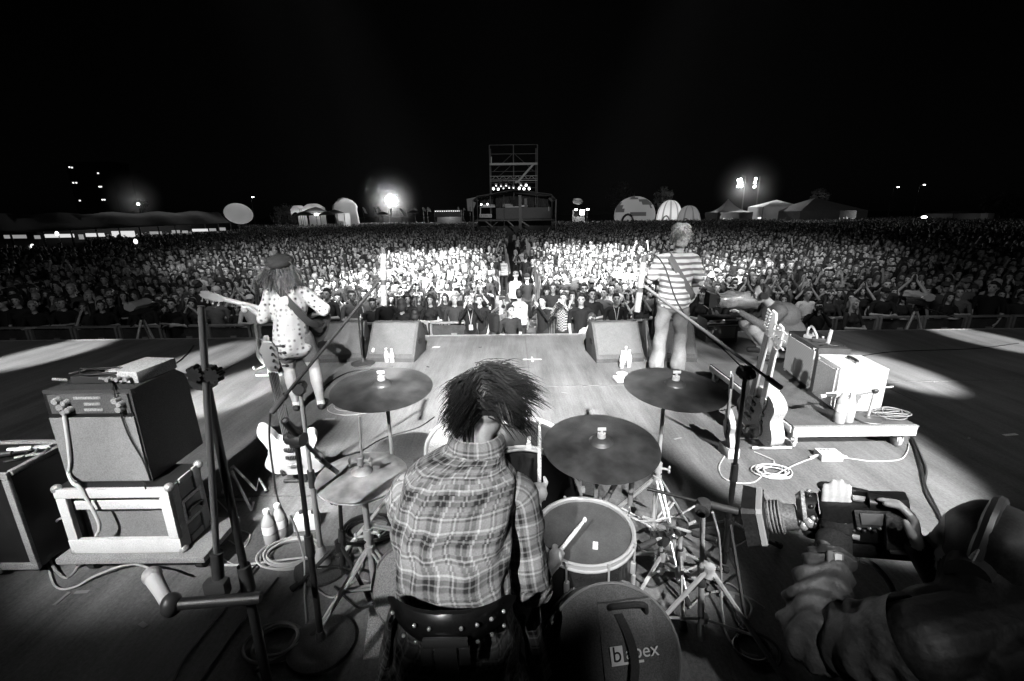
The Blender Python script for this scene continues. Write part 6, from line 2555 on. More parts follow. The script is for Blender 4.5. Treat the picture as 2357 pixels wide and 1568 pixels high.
def wing(c, d, m_=None, parent=None):
    q = MB()
    c, d = Vector(c), Vector(d).normalized()
    q.cyl(c, c + d * 0.035, 0.007, seg=8)
    q.ball(c + d * 0.04 + V(0, 0, 0.012), (0.008, 0.008, 0.013), 8, 6)
    q.ball(c + d * 0.04 - V(0, 0, 0.012), (0.008, 0.008, 0.013), 8, 6)
    return ob('wing_screw', q, m_ or CHROME, parent)


def cymbal_stand(label, base, top, clamps, spread=0.36, h=0.42, a0=90, lean=None):
    base, top = Vector(base), Vector(top)
    t = thing('cymbal_stand', label, 'cymbal stand', base, 'cymbal stands')
    tripod(t, base, h, spread, 0.012, a0)
    mid = base.lerp(top, 0.55)
    q = MB()
    q.cyl(base + V(0, 0, 0.08), mid, 0.0145, seg=12)
    ob('lower_tube', q, CHROME, t)
    q = MB()
    q.cyl(mid, top, 0.0105, seg=12)
    ob('upper_tube', q, CHROME, t)
    q = MB()
    q.cyl(mid + V(0, 0, -0.03), mid + V(0, 0, 0.03), 0.023, seg=12)
    cl = ob('height_clamp', q, CHROME, t)
    wing(mid + V(0.018, -0.01, 0), (1, -0.4, 0), None, cl)
    q = MB()
    q.ball(top, 0.02, 10, 8)
    ob('tilter', q, CHROME, t)
    return t


# crashes
cl = aty(880, 893, 2.35)
nl = V(0.02, -0.09, 1)
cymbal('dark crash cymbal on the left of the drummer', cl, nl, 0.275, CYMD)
cymbal_stand('chrome stand of the left crash cymbal', V(cl.x + 0.02, 2.36, 0), cl + V(0.015, 0.01, 0.02), 0, a0=70)
cr_ = aty(1552, 893, 2.3)
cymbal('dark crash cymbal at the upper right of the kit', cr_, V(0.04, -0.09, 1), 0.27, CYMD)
sb_ = atz(1500, 1275)
cymbal_stand('chrome double braced stand of the right crash cymbal', V(sb_.x, 2.33, 0), V(aty(1522, 930, 2.33).x + 0.01, 2.32, cr_.z - 0.02), 0, 0.4, 0.5, a0=40)
rd = aty(1383, 1026, 2.02)
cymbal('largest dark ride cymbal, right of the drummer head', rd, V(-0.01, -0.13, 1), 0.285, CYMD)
cymbal_stand('short chrome stand beneath the ride cymbal', V(rd.x + 0.0, 2.16, 0), rd + V(0.0, 0.02, 0.02), 0, 0.3, 0.3, a0=30)
# hi-hat
hb = V(aty(833, 1092, 1.94).x - 0.005, 1.95, 0)
hc = aty(834, 1094, 1.94)
hn = V(0.03, -0.03, 1)
t = thing('hi_hat', 'bright hi-hat cymbal pair left of the drummer', 'hi-hat', hc)
q = MB()
cymbal_mesh(q, hc, hn, 0.212, 0.11, 0.24)
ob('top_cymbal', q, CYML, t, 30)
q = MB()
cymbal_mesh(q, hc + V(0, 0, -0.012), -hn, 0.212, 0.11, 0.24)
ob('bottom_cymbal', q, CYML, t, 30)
q = MB()
q.cyl(hc + V(0, 0, 0.06), hc + V(0, 0, 0.1), 0.018, seg=12)
k_ = ob('clutch', q, CHROME, t)
wing(hc + V(0.012, 0, 0.08), (1, -0.3, 0), None, k_)
wing(hc + V(-0.012, 0, 0.075), (-1, -0.3, 0), None, k_)
t = thing('hi_hat_stand', 'chrome hi-hat stand with tall rod left of the drummer', 'hi-hat stand', hb)
tripod(t, hb, 0.36, 0.3, 0.012, 95)
q = MB()
q.cyl(hb + V(0, 0, 0.03), V(hb.x, hb.y, hc.z - 0.05), 0.0155, seg=12)
ob('lower_tube', q, CHROME, t)
q = MB()
q.cyl(V(hb.x, hb.y, hc.z - 0.06), aty(828, 958, 1.95), 0.006, seg=8)
ob('pull_rod', q, CHROME, t)
q = MB()
m_ = V(hb.x, hb.y, 0.46)
q.cyl(m_ - V(0, 0, 0.03), m_ + V(0, 0, 0.03), 0.025, seg=12)
k_ = ob('height_clamp', q, CHROME, t)
wing(m_ + V(0.02, -0.01, 0.01), (1, -0.2, 0), None, k_)
wing(m_ + V(-0.02, -0.01, -0.01), (-1, -0.2, 0), None, k_)
q = MB()
q.box(hb + V(0.05, -0.18, 0.045), (0.085, 0.26, 0.014), (R(12), 0, R(8)), bevel=0.004)
ob('foot_pedal', q, STEEL, t)

# drums
SHELL = mat('drum_wrap', 0.03, 0.3, coat=0.6, var=0.012, scale=8)
SKINW = mat('coated_head', 0.42, 0.55, var=0.1, scale=7, bump=0.05)
SKING = mat('worn_head', 0.08, 0.35, var=0.035, scale=9, grain=0.15)
SKINB = mat('black_head', 0.02, 0.25, coat=0.3)


def drum(name, label, c, n, r, depth, m_head, lugs, hoop_m=None, cat='drum', claws=False, shell_m=None):
    c, n = Vector(c), Vector(n).normalized()
    u, w = frame(n)
    w = n.cross(u)
    t = thing(name, label, cat, c)
    q = MB()
    q.lathe([(r - 0.008, -0.006), (r, -0.01), (r, -depth + 0.01), (r - 0.008, -depth + 0.006)], c, n, 48)
    sh = ob('shell', q, shell_m or SHELL, t)
    q = MB()
    q.lathe([(0, 0.0), (r * 0.6, 0.0), (r * 0.96, 0.0), (r - 0.004, -0.006)], c, n, 48)
    ob('drum_head', q, m_head, t, 30)
    for d in (0, 1):
        q = MB()
        hh = 0.012 if not claws else 0.022
        z = 0.0 if d == 0 else -depth
        q.lathe([(r - 0.004, z - 0.018), (r + 0.014, z - 0.018), (r + 0.014, z - 0.012), (r + 0.006, z - 0.01), (r + 0.006, z + hh), (r + 0.012, z + hh + 0.003), (r + 0.002, z + hh + 0.006), (r - 0.006, z + hh), (r - 0.004, z - 0.018)], c, n, 56)
        ob('hoop', q, hoop_m or CHROME, t)
    for i in range(lugs):
        a = 2 * math.pi * (i + 0.37) / lugs
        d = u * math.cos(a) + w * math.sin(a)
        b_ = c + d * (r + 0.014)
        q = MB()
        q.cyl(b_ + n * 0.014, b_ - n * min(depth * 0.42, 0.1), 0.0045, seg=6)
        q.cyl(b_ + n * 0.022, b_ + n * 0.006, 0.007, seg=8)
        if claws:
            q.box(b_ + n * 0.004 + d * 0.004, (0.03, 0.03, 0.035), Matrix((u, w, n)).transposed(), bevel=0.006)
        ob('tension_rod', q, CHROME, t)
        q = MB()
        lc = c + d * (r + 0.01) - n * (depth * 0.3 if not claws else depth * 0.22)
        q.box(lc, (0.022, 0.022, min(0.06, depth * 0.35)), Matrix((d, n.cross(d), n)).transposed(), bevel=0.007)
        ob('lug', q, CHROME, sh)
    return t


ft = aty(1346, 1222, 1.75)
T_ = drum('floor_tom', 'floor tom with grey worn head and chrome hoop at the drummer right hand', ft, V(-0.03, -0.05, 1), 0.212, 0.38, SKING, 8)
for a in (200, 320, 80):
    d = V(math.cos(R(a)), math.sin(R(a)), 0)
    q = MB()
    b_ = ft + d * 0.245
    q.cyl(V(b_.x, b_.y, ft.z - 0.1), V(b_.x, b_.y, 0.02), 0.007, seg=8)
    lg = ob('leg', q, CHROME, T_)
    q = MB()
    q.box(V(b_.x, b_.y, ft.z - 0.2) - d * 0.012, (0.045, 0.03, 0.055), (0, 0, R(a)), bevel=0.007)
    ob('leg_bracket', q, CHROME, lg)
    q = MB()
    q.cyl(V(b_.x, b_.y, 0.0), V(b_.x, b_.y, 0.045), 0.017, 0.012, 8)
    ob('rubber_foot', q, RUBBER, lg)
q = MB()
pp = ft + V(0.03, -0.1, 0.004)
q.box(pp, (0.022, 0.045, 0.003), (0, 0, -0.2))
tag(ob('tape_patch', q, TAPEW, None, 0), 'scrap of white tape stuck on the floor tom head', 'tape')
kc = aty(1206, 1150, 2.36)
kc.z = 0.355
T_ = drum('bass_drum', 'bass drum with black batter head and pale hoop behind the floor tom', kc, V(-0.06, -1, 0.03), 0.335, 0.42, SKINB, 10, mat('hoop_silver', 0.5, 0.3, 0.5), 'drum', True)
q = MB()
q.box(kc + V(-0.02, -0.26, -0.31), (0.09, 0.3, 0.014), (R(10), 0, 0), bevel=0.004)
q.cyl(kc + V(-0.06, -0.07, -0.33), kc + V(-0.06, -0.07, -0.08), 0.008, seg=8)
q.cyl(kc + V(0.03, -0.07, -0.33), kc + V(0.03, -0.07, -0.08), 0.008, seg=8)
q.cyl(kc + V(-0.09, -0.07, -0.09), kc + V(0.06, -0.07, -0.09), 0.007, seg=8)
q.cyl(kc + V(-0.015, -0.07, -0.09), kc + V(-0.015, -0.02, 0.09), 0.004, seg=6)
tag(ob('bass_drum_pedal', q, STEEL), 'chrome bass drum pedal at the foot of the black batter head', 'pedal')
tc_ = aty(1062, 1034, 2.2)
T_ = drum('rack_tom', 'rack tom with pale coated head half hidden by the drummer head', tc_, V(0.08, -0.5, 0.86), 0.185, 0.24, SKINW, 6)
q = MB()
q.cyl(tc_ + V(0.06, 0.16, -0.15), kc + V(-0.04, 0.16, 0.3), 0.013, seg=10)
ob('mount_arm', q, CHROME, T_)
sn = V(-0.09, 1.76, 0.58)
drum('snare_drum', 'snare drum in front of the drummer, hidden by the plaid shirt', sn, V(0, -0.06, 1), 0.178, 0.15, SKINW, 8, shell_m=STEEL)
t = thing('snare_stand', 'chrome snare stand between the drummer knees', 'drum stand', (sn.x, sn.y, 0))
tripod(t, V(sn.x, sn.y, 0), 0.3, 0.26, 0.011, 30)
q = MB()
q.cyl((sn.x, sn.y, 0.06), (sn.x, sn.y, sn.z - 0.17), 0.013, seg=10)
ob('lower_tube', q, CHROME, t)
q = MB()
for k in range(3):
    a = R(120 * k + 20)
    q.tube([V(sn.x, sn.y, sn.z - 0.18), V(sn.x + 0.17 * math.cos(a), sn.y + 0.17 * math.sin(a), sn.z - 0.172), V(sn.x + 0.19 * math.cos(a), sn.y + 0.19 * math.sin(a), sn.z - 0.13)], 0.007, 6)
ob('basket', q, CHROME, t)


# ---- microphone stands
def pencil(label, top, d, L=0.17, r=0.0135, cat='microphone'):
    top, d = Vector(top), Vector(d).normalized()
    t = thing('pencil_microphone', label, cat, top)
    q = MB()
    q.cyl(top, top + d * L * 0.5, r, seg=14)
    ob('microphone_body', q, mat('mic_nickel', 0.2, 0.4, 0.3), t)
    q = MB()
    q.cyl(top + d * L * 0.5, top + d * L * 0.6, r * 0.96, seg=14)
    ob('dark_band', q, DARK, t)
    q = MB()
    q.cyl(top + d * L * 0.6, top + d * L, r, seg=14)
    ob('microphone_capsule', q, mat('mic_nickel', 0.2, 0.4, 0.3), t)
    q = MB()
    q.cyl(top - d * 0.03, top, r * 0.8, seg=10)
    ob('plug', q, DARK, t)
    return t


def boom_stand(label, foot, pivot, tip, tail, base='tripod', pole_m=None, spread=0.34, h=0.3, a0=60, boom_m=None, r=0.011):
    foot, pivot, tip, tail = Vector(foot), Vector(pivot), Vector(tip), Vector(tail)
    pole_m = pole_m or BLACK
    t = thing('microphone_stand', label, 'microphone stand', foot, 'microphone stands')
    if base == 'tripod':
        tripod(t, foot, h, spread, 0.011, a0, m_=pole_m, brace=True, double=False)
    else:
        q = MB()
        q.lathe([(0, 0.0), (0.155, 0.0), (0.16, 0.008), (0.157, 0.022), (0.12, 0.03), (0.11, 0.026), (0.06, 0.03), (0.025, 0.045), (0.018, 0.09), (0, 0.09)], foot, None, 40)
        ob('round_base', q, mat('cast_iron', 0.07, 0.45, 0.3, var=0.02, scale=20), t)
    mid = foot.lerp(pivot, 0.52)
    q = MB()
    q.cyl(foot + V(0, 0, 0.03), mid, r * 1.35, seg=12)
    ob('lower_tube', q, pole_m, t)
    q = MB()
    q.cyl(mid, pivot, r, seg=12)
    ob('upper_tube', q, pole_m, t)
    d = (pivot - foot).normalized()
    q = MB()
    q.cyl(mid - d * 0.05, mid + d * 0.05, r * 1.9, r * 1.7, 14)
    ob('height_clutch', q, DARK, t)
    if tip != tail:
        q = MB()
        q.cyl(tail, tip, r * 0.78, seg=10)
        ob('boom', q, boom_m or pole_m, t)
        bd = (tip - tail).normalized()
        q = MB()
        q.cyl(tail, tail + bd * 0.12, r * 1.5, seg=12)
        ob('counterweight', q, DARK, t)
        sd = bd.cross(d).normalized()
        q = MB()
        q.cyl(pivot - sd * 0.035, pivot + sd * 0.035, 0.03, seg=16)
        q.cyl(pivot - sd * 0.055, pivot - sd * 0.035, 0.016, seg=10)
        q.box(pivot + d * 0.0, (0.05, 0.05, 0.07), bevel=0.012)
        ob('boom_clutch', q, DARK, t)
    return t


# overhead stand, right: dark pole, long boom, pencil mic above the right crash
fo = atz(1665, 1305)
pv = V(aty(1716, 858, fo.y).x, fo.y, aty(1716, 858, fo.y).z)
tip = aty(1482, 658, 2.15)
tl = aty(1796, 892, 2.4)
boom_stand('tall black boom stand reaching left over the right crash cymbal', fo, pv, tip, tl, 'tripod', BLACK, 0.42, 0.3, 20, boom_m=mat('boom_tube', 0.12, 0.4, 0.2))
pencil('pale overhead microphone hanging left of the striped guitarist', aty(1481, 604, 2.14), aty(1467, 712, 2.14) - aty(1481, 604, 2.14), 0.235, 0.0155)
q = MB()
q.tube(cmr([aty(1481, 604, 2.14), aty(1487, 588, 2.14), aty(1505, 585, 2.15), aty(1530, 615, 2.18), aty(1552, 680, 2.2), aty(1572, 718, 2.24), aty(1600, 752, 2.27), aty(1660, 800, 2.31), aty(1712, 850, 2.3)], 7), 0.004, 6)
tag(ob('cable', q, CABLEB), 'thin black microphone lead looping along the right overhead boom', 'cable')
# overhead stand, left
fo = atz(744, 1306)
pv = aty(690, 892, fo.y + 0.02)
tip = aty(878, 640, 2.3)
tl = aty(626, 948, 2.2)
boom_stand('black overhead boom stand with bright conical base reaching over the left crash', fo, pv, tip, tl, 'round', mat('stand_grey', 0.3, 0.4, 0.3), boom_m=BLACK)
pencil('pale overhead microphone hanging above the left crash cymbal', aty(882, 584, 2.3), aty(884, 706, 2.3) - aty(882, 584, 2.3), 0.26, 0.0165)
q = MB()
q.lathe([(0.05, 0.0), (0.045, 0.02), (0.02, 0.11), (0.016, 0.12)], fo + V(0, 0, 0.03), None, 20)
tag(ob('cone_weight', q, CHROME), 'bright chrome cone at the foot of the left overhead stand', 'stand base')
# hi-hat microphone stand on a round base
fo = atz(741, 1486)
pv = aty(682, 1010, fo.y + 0.02)
tip = aty(738, 1058, 1.86)
tl = aty(655, 968, 1.68)
boom_stand('round based black stand with short boom aimed at the hi-hat', fo, pv, tip, tl, 'round', BLACK, boom_m=mat('boom_pale', 0.5, 0.35, 0.4))
pencil('small microphone at the hi-hat on the short boom', tip, V(0.3, 0.2, -0.5), 0.11, 0.011)
# chrome pole with a double head between hi-hat and round based stands
fo = atz(790, 1320)
boom_stand('short black stand with knobbly head left of the hi-hat stand', atz(792, 1330), aty(782, 1145, atz(792, 1330).y), aty(745, 1128, 2.2), aty(800, 1150, 2.1), 'tripod', BLACK, 0.25, 0.22, 80)
# foreground stand, left: thick pole, folded boom, microphone at its lower end
y0 = 1.3
pv = aty(472, 868, y0)
fo = V(pv.x - 0.0, y0, 0)
boom_stand('large dark microphone stand in the left foreground with its boom folded down', fo, pv, aty(463, 704, y0 - 0.03), aty(503, 1342, y0 - 0.05), 'tripod', BLACK, 0.36, 0.25, 10, boom_m=mat('boom_tube', 0.12, 0.4, 0.2), r=0.0125)
q = MB()
for (px, py) in ((452, 860), (493, 862)):
    c = aty(px, py, y0 - 0.04)
    q.cyl(c + V(0, 0.012, 0), c + V(0, -0.014, 0), 0.021, 0.018, 14)
    for k in range(8):
        a = k * 0.785
        q.cyl(c + V(0.021 * math.cos(a), 0.012, 0.021 * math.sin(a)), c + V(0.019 * math.cos(a), -0.014, 0.019 * math.sin(a)), 0.006, seg=6)
tag(ob('clutch_knob', q, BLACK), 'pair of ribbed black knobs on the foreground stand clutch', 'knob')
e0 = aty(600, 1376, y0 - 0.08)
e1 = aty(395, 1392, y0 - 0.12)
t = thing('microphone_clamp', 'black horizontal clamp bar on the folded boom of the foreground stand', 'clamp', aty(503, 1380, y0 - 0.08))
q = MB()
q.cyl(e0, e1, 0.019, seg=12)
ob('bar', q, BLACK, t)
q = MB()
c = aty(500, 1352, y0 - 0.06)
q.box(c, (0.075, 0.04, 0.06), bevel=0.012)
ob('jaw', q, DARK, t)
q = MB()
q.ball(e1, (0.03, 0.035, 0.04), 12, 8)
ob('swivel', q, DARK, t)
m0, m1 = aty(396, 1405, y0 - 0.12), aty(350, 1325, y0 - 0.02)
t = thing('vocal_microphone', 'pale microphone pointing away on the black clamp bar, lower left', 'microphone', m0)
q = MB()
q.tube([m0, m0.lerp(m1, 0.5), m1], [0.02, 0.021, 0.027], 16)
ob('handle', q, mat('mic_pale', 0.5, 0.5), t)
q = MB()
q.ball(m1, 0.03, 16, 10)
ob('grille_head', q, mat('mic_mesh', 0.55, 0.4, 0.4, bump=0.5, bscale=500), t)

# mic stand of the floor tom: chrome pole with horizontal arm to the right
fo = atz(1611, 1482)
pv = aty(1618, 1168, fo.y + 0.02)
boom_stand('chrome tripod stand with short dark arm right of the floor tom', fo, pv, aty(1490, 1125, 1.98), aty(1700, 1178, 1.78), 'tripod', CHROME, 0.42, 0.42, 75, boom_m=BLACK)
# floor tom mic: pale cylinder right of the ride
m0 = aty(1455, 1100, 1.93)
pencil('pale microphone with looped lead pointing down at the floor tom', m0, aty(1449, 1170, 1.93) - m0, 0.15, 0.013)
m0 = aty(1420, 1108, 1.95)
pencil('second stubby microphone slanting over the floor tom rim', m0, aty(1395, 1150, 1.95) - m0, 0.12, 0.013)
# spare low stand and rods between the floor tom and the tripods
fo = atz(1560, 1345)
boom_stand('low chrome stand lying among the hardware right of the floor tom', fo, aty(1568, 1215, fo.y), aty(1480, 1190, fo.y + 0.1), aty(1650, 1245, fo.y - 0.15), 'tripod', CHROME, 0.3, 0.2, 15, boom_m=CHROME)
fo = atz(1520, 1330)
boom_stand('short chrome clamp stand close to the floor tom leg', fo, aty(1522, 1240, fo.y), aty(1600, 1200, fo.y + 0.12), aty(1470, 1262, fo.y - 0.1), 'tripod', CHROME, 0.22, 0.15, 100, boom_m=STEEL)
# vocal stands at the front
pf = atz(836, 838)
boom_stand('slim black vocal stand between the left floor monitors', pf, V(pf.x, pf.y, aty(829, 700, pf.y).z), aty(795, 592, pf.y + 0.3), aty(838, 720, pf.y - 0.02), 'round', BLACK)
mp = aty(793, 590, pf.y + 0.3)
q = MB()
q.ball(mp, 0.034, 14, 10)
q.cyl(mp, mp + V(0.03, -0.02, -0.14), 0.025, 0.016, 12)
tag(ob('vocal_microphone', q, ALU), 'round headed vocal microphone rising above the left monitors', 'microphone')
pf = V(aty(1466, 842, 6.0).x, 6.3, 0)
boom_stand('vocal stand hidden behind the striped guitarist', V(1.98, 6.2, 0), V(1.98, 6.2, 1.3), V(1.98, 6.0, 1.62), V(1.98, 6.35, 1.2), 'round', BLACK)
# amp microphone on a tiny tripod in front of the rear amplifier
fo = atz(1798, 868)
boom_stand('little tripod stand with a dark microphone at the woven grille', fo, aty(1793, 830, fo.y), aty(1770, 825, fo.y), aty(1805, 832, fo.y), 'tripod', STEEL, 0.16, 0.12, 30)
m0, m1 = aty(1782, 826, fo.y - 0.05), aty(1822, 830, fo.y - 0.02)
q = MB()
q.cyl(m0, m1, 0.02, 0.024, 14)
q.cyl(m1, m1 + (m1 - m0).normalized() * 0.02, 0.026, 0.02, 14)
tag(ob('instrument_microphone', q, BLACK), 'fat black microphone pointing at the woven amplifier grille', 'microphone')
fo = atz(1806, 800)
boom_stand('thin upright stand with pale tip in front of the kneeling cameraman', fo, aty(1807, 728, fo.y), aty(1807, 728, fo.y), aty(1807, 728, fo.y), 'tripod', STEEL, 0.25, 0.2, 0)
m0 = aty(1807, 712, fo.y)
q = MB()
q.cyl(m0, aty(1807, 730, fo.y), 0.02, 0.018, 12)
tag(ob('instrument_microphone', q, WHITE), 'pale microphone tip on the thin stand by the kneeling cameraman', 'microphone')

# ---- drum throne and bags
th_c = V(aty(1045, 1440, 1.12).x, 1.16, 0)
t = thing('drum_throne', 'black drum throne with studded backrest under the drummer', 'drum throne', th_c)
q = MB()
q.lathe([(0, 0.5), (0.15, 0.5), (0.18, 0.515), (0.19, 0.55), (0.18, 0.58), (0.12, 0.6), (0, 0.605)], th_c, None, 32)
ob('seat', q, BLKFAB, t)
bc = aty(1031, 1434, 1.0)
q = MB()
rows = []
for i in range(17):
    a = R(-52 + 104 * i / 16)
    c = bc + V(0.212 * math.sin(a), -0.19 + 0.19 * (1 - math.cos(a)) * 1.1 + 0.19 - 0.02, 0)
    rr = 0.058 * (1 - 0.3 * abs(i - 8) / 8 - (0.35 if i in (0, 16) else 0))
    rows.append([c + V(0.028 * math.cos(b_) * math.sin(a) * -1, -0.028 * math.cos(b_), rr * math.sin(b_)) for b_ in [2 * math.pi * k / 14 for k in range(14)]])
q.loft(rows, caps=True)
br_ = ob('backrest', q, mat('black_vinyl', 0.012, 0.3, var=0.004, scale=12), t)
for i in range(9):
    a = R(-46 + 92 * i / 8)
    for z in (-0.03, 0.032):
        if (i * 7 + int(z * 1000)) % 3 == 0 and i < 6:
            continue
        q = MB()
        q.ball(bc + V(0.214 * math.sin(a), -0.05 + 0.2 * (1 - math.cos(a)), z * (1 - 0.2 * abs(i - 4) / 4)), 0.006, 8, 6)
        ob('stud', q, CHROME, br_)
q = MB()
q.box(bc + V(0.0, -0.055, -0.005), (0.12, 0.012, 0.028), bevel=0.004)
q.box(bc + V(-0.05, -0.055, -0.05), (0.03, 0.012, 0.06), bevel=0.004)
q.box(bc + V(0.05, -0.055, -0.05), (0.03, 0.012, 0.06), bevel=0.004)
q.box(bc + V(0.0, -0.05, -0.13), (0.06, 0.02, 0.26), bevel=0.004)
ob('bracket', q, mat('bracket_steel', 0.25, 0.35, 0.7), t)
q = MB()
q.cyl(th_c + V(0, 0, 0.06), th_c + V(0, 0, 0.5), 0.02, seg=12)
ob('post', q, CHROME, t)
tripod(t, th_c, 0.3, 0.28, 0.013, 50)

# round cymbal bag standing on edge, pocket with printed name
bagc = aty(1375, 1600, 1.22)
t = thing('cymbal_bag', 'large round black cymbal bag with printed pocket leaning behind the floor tom', 'bag', (bagc.x, 1.25, 0))
BAGM = mat('bag_nylon', 0.055, 0.8, var=0.02, scale=16, bump=0.25, bscale=300)
fn = V(0.12, -0.86, 0.5).normalized()
bu = V(1, 0.14, 0.0).normalized()
bu = (bu - fn * bu.dot(fn)).normalized()
bv = fn.cross(bu)
if bv.z < 0:
    bv = -bv
bagr = 0.28
bcen = aty(1408, 1520, 1.4)
bcen.z = max(0.285, bcen.z)
q = MB()
q.lathe([(0, 0.035), (bagr * 0.7, 0.033), (bagr * 0.95, 0.022), (bagr, 0.008), (bagr, -0.06), (bagr * 0.95, -0.075), (0, -0.085)], bcen, fn, 56)
ob('bag_body', q, BAGM, t)
for hh in (0.012, -0.055):
    q = MB()
    q.tube([bcen + fn * hh + (bu * math.cos(a) + bv * math.sin(a)) * (bagr + 0.002) for a in [2 * math.pi * k / 56 for k in range(56)]], 0.006, 6, closed=True)
    ob('piping', q, mat('piping', 0.12, 0.6), t)
pk = bcen + fn * 0.045 + bu * 0.065 + bv * 0.07
q = MB()
w_, h_ = 0.115, 0.15
rows = []
for j in range(7):
    vv = -h_ + 2 * h_ * j / 6
    rows.append([pk + bu * (w_ * (2 * i / 8 - 1) * (1 - 0.06 * j / 6)) + bv * vv + fn * (0.012 * (1 - (2 * i / 8 - 1) ** 2) + 0.006 * math.sin(i * 1.1 + j)) for i in range(9)])
rows = [[p - fn * 0.02 for p in rows[0]]] + rows + [[p - fn * 0.025 for p in rows[-1]]]
q.loft(rows, closed=False)
pkt = ob('pocket', q, mat('pocket_nylon', 0.075, 0.8, var=0.02, scale=16, bump=0.25, bscale=300), t)
LOGO = mat('logo_print', 0.62, 0.7)
lo = pk + fn * 0.0175 - bv * 0.03
def lg(s, size, off, m_, z=0.0, up=0.0):
    return lettering(s, size, lo + bu * off + bv * up + fn * z, bu, bv, m_, t, 'logo')
q = MB()
q.box(lo + bu * -0.06 + fn * 0.0, (0.05, 0.06, 0.003), Matrix((bu, bv, fn)).transposed())
q.box(lo + bu * -0.02 - bv * 0.032 + fn * 0.0, (0.13, 0.008, 0.003), Matrix((bu, bv, fn)).transposed())
ob('logo_plate', q, LOGO, t, 0)
lg('b', 0.075, -0.06, BLKFAB, 0.003)
lg('a', 0.06, -0.012, LOGO, 0.001)
lg('bex', 0.07, 0.058, LOGO, 0.003, 0.002)
q = MB()
hp = bcen + fn * 0.05 + bv * 0.2 + bu * 0.07
q.tube(cmr([hp + bu * -0.07, hp + bu * -0.06 + fn * 0.05 + bv * 0.02, hp + bu * 0.05 + fn * 0.055 + bv * 0.015, hp + bu * 0.08 - bv * 0.03]), 0.011, 8)
ob('handle', q, BLKFAB, t)
q = MB()
rows = []
for s in [i / 16 for i in range(17)]:
    p = bcen + fn * (0.06 + 0.03 * math.sin(s * 3.1)) + bu * (0.03 + 0.06 * math.sin(s * 3.3) - 0.17 * s * s) + bv * (0.18 - 0.46 * s)
    rows.append([p - bu * 0.017, p + bu * 0.017, p + bu * 0.017 + fn * 0.005, p - bu * 0.017 + fn * 0.005])
q.loft(rows, caps=True)
ob('shoulder_strap', q, BLKFAB, t)
# soft grey bag beside the drummer, left
c = aty(905, 1330, 1.55)
t = thing('soft_case', 'grey padded drum case leaning at the left of the drummer', 'bag', (c.x, c.y, 0))
q = MB()
q.lathe([(0, 0.05), (0.15, 0.05), (0.185, 0.03), (0.19, -0.12), (0.17, -0.15), (0, -0.15)], V(c.x + 0.03, c.y + 0.16, 0.36), V(-0.25, -0.85, 0.5), 40)
ob('bag_body', q, mat('grey_nylon', 0.17, 0.8, var=0.03, scale=14), t)
q = MB()
n_ = V(-0.25, -0.85, 0.5).normalized()
u_, w_ = frame(n_)
q.tube([V(c.x + 0.03, c.y + 0.16, 0.36) + n_ * 0.035 + (u_ * math.cos(a) + n_.cross(u_) * math.sin(a)) * 0.183 for a in [2 * math.pi * k / 40 for k in range(40)]], 0.005, 6, closed=True)
ob('piping', q, mat('piping', 0.12, 0.6), t)

# ------------------------------------------------------------------ band and camera crew
def xf(prims, M_):
    o = []
    r3 = M_.to_3x3()
    k = r3.col[0].length
    r3n = r3 * (1.0 / k)
    for p in prims:
        if p[0] == 'c':
            o.append(('c', M_ @ Vector(p[1]), M_ @ Vector(p[2]), p[3] * k, p[4] * k, p[5]))
        else:
            rr = (r3n @ (Euler(p[3]).to_matrix() if p[3] else Matrix.Identity(3))).to_euler()
            o.append(('e', M_ @ Vector(p[1]), tuple(x * k for x in p[2]), tuple(rr), p[4]))
    return o


def grip_prims(c, axis, palm, k=1.0, mi=0, flip=1):
    """A hand closed round a rod: c on the rod, palm = direction from rod to the palm."""
    c, axis, palm = Vector(c), Vector(axis).normalized(), Vector(palm)
    palm = (palm - axis * palm.dot(axis)).normalized()
    side = axis.cross(palm) * flip
    P = []
    for i in range(4):
        b_ = c + axis * (i - 1.5) * 0.0195 * k
        r_ = (0.026, 0.027, 0.026, 0.023)[i] * k
        pts = [b_ + (palm * math.cos(t) + side * math.sin(t)) * r_ for t in (R(-25), R(50), R(115), R(180), R(235))]
        for a, e, rr in zip(pts[:-1], pts[1:], (0.0115, 0.0105, 0.0095, 0.0085)):
            P.append(('c', a, e, rr * k, rr * 0.93 * k, mi))
    P.append(('e', c + palm * 0.034 * k - side * 0.022 * k, (0.03 * k, 0.03 * k, 0.034 * k), None, mi))
    P.append(('c', c + palm * 0.03 * k - side * 0.01 * k - axis * 0.03 * k, c + palm * 0.03 * k - side * 0.01 * k + axis * 0.028 * k, 0.018 * k, 0.018 * k, mi))
    t0 = c + palm * 0.02 * k - side * 0.028 * k + axis * 0.02 * k
    P += [('c', t0, c - side * 0.03 * k - palm * 0.004 * k + axis * 0.042 * k, 0.0135 * k, 0.0115 * k, mi), ('c', c - side * 0.03 * k - palm * 0.004 * k + axis * 0.042 * k, c - side * 0.014 * k - palm * 0.02 * k + axis * 0.06 * k, 0.011 * k, 0.009 * k, mi)]
    return P


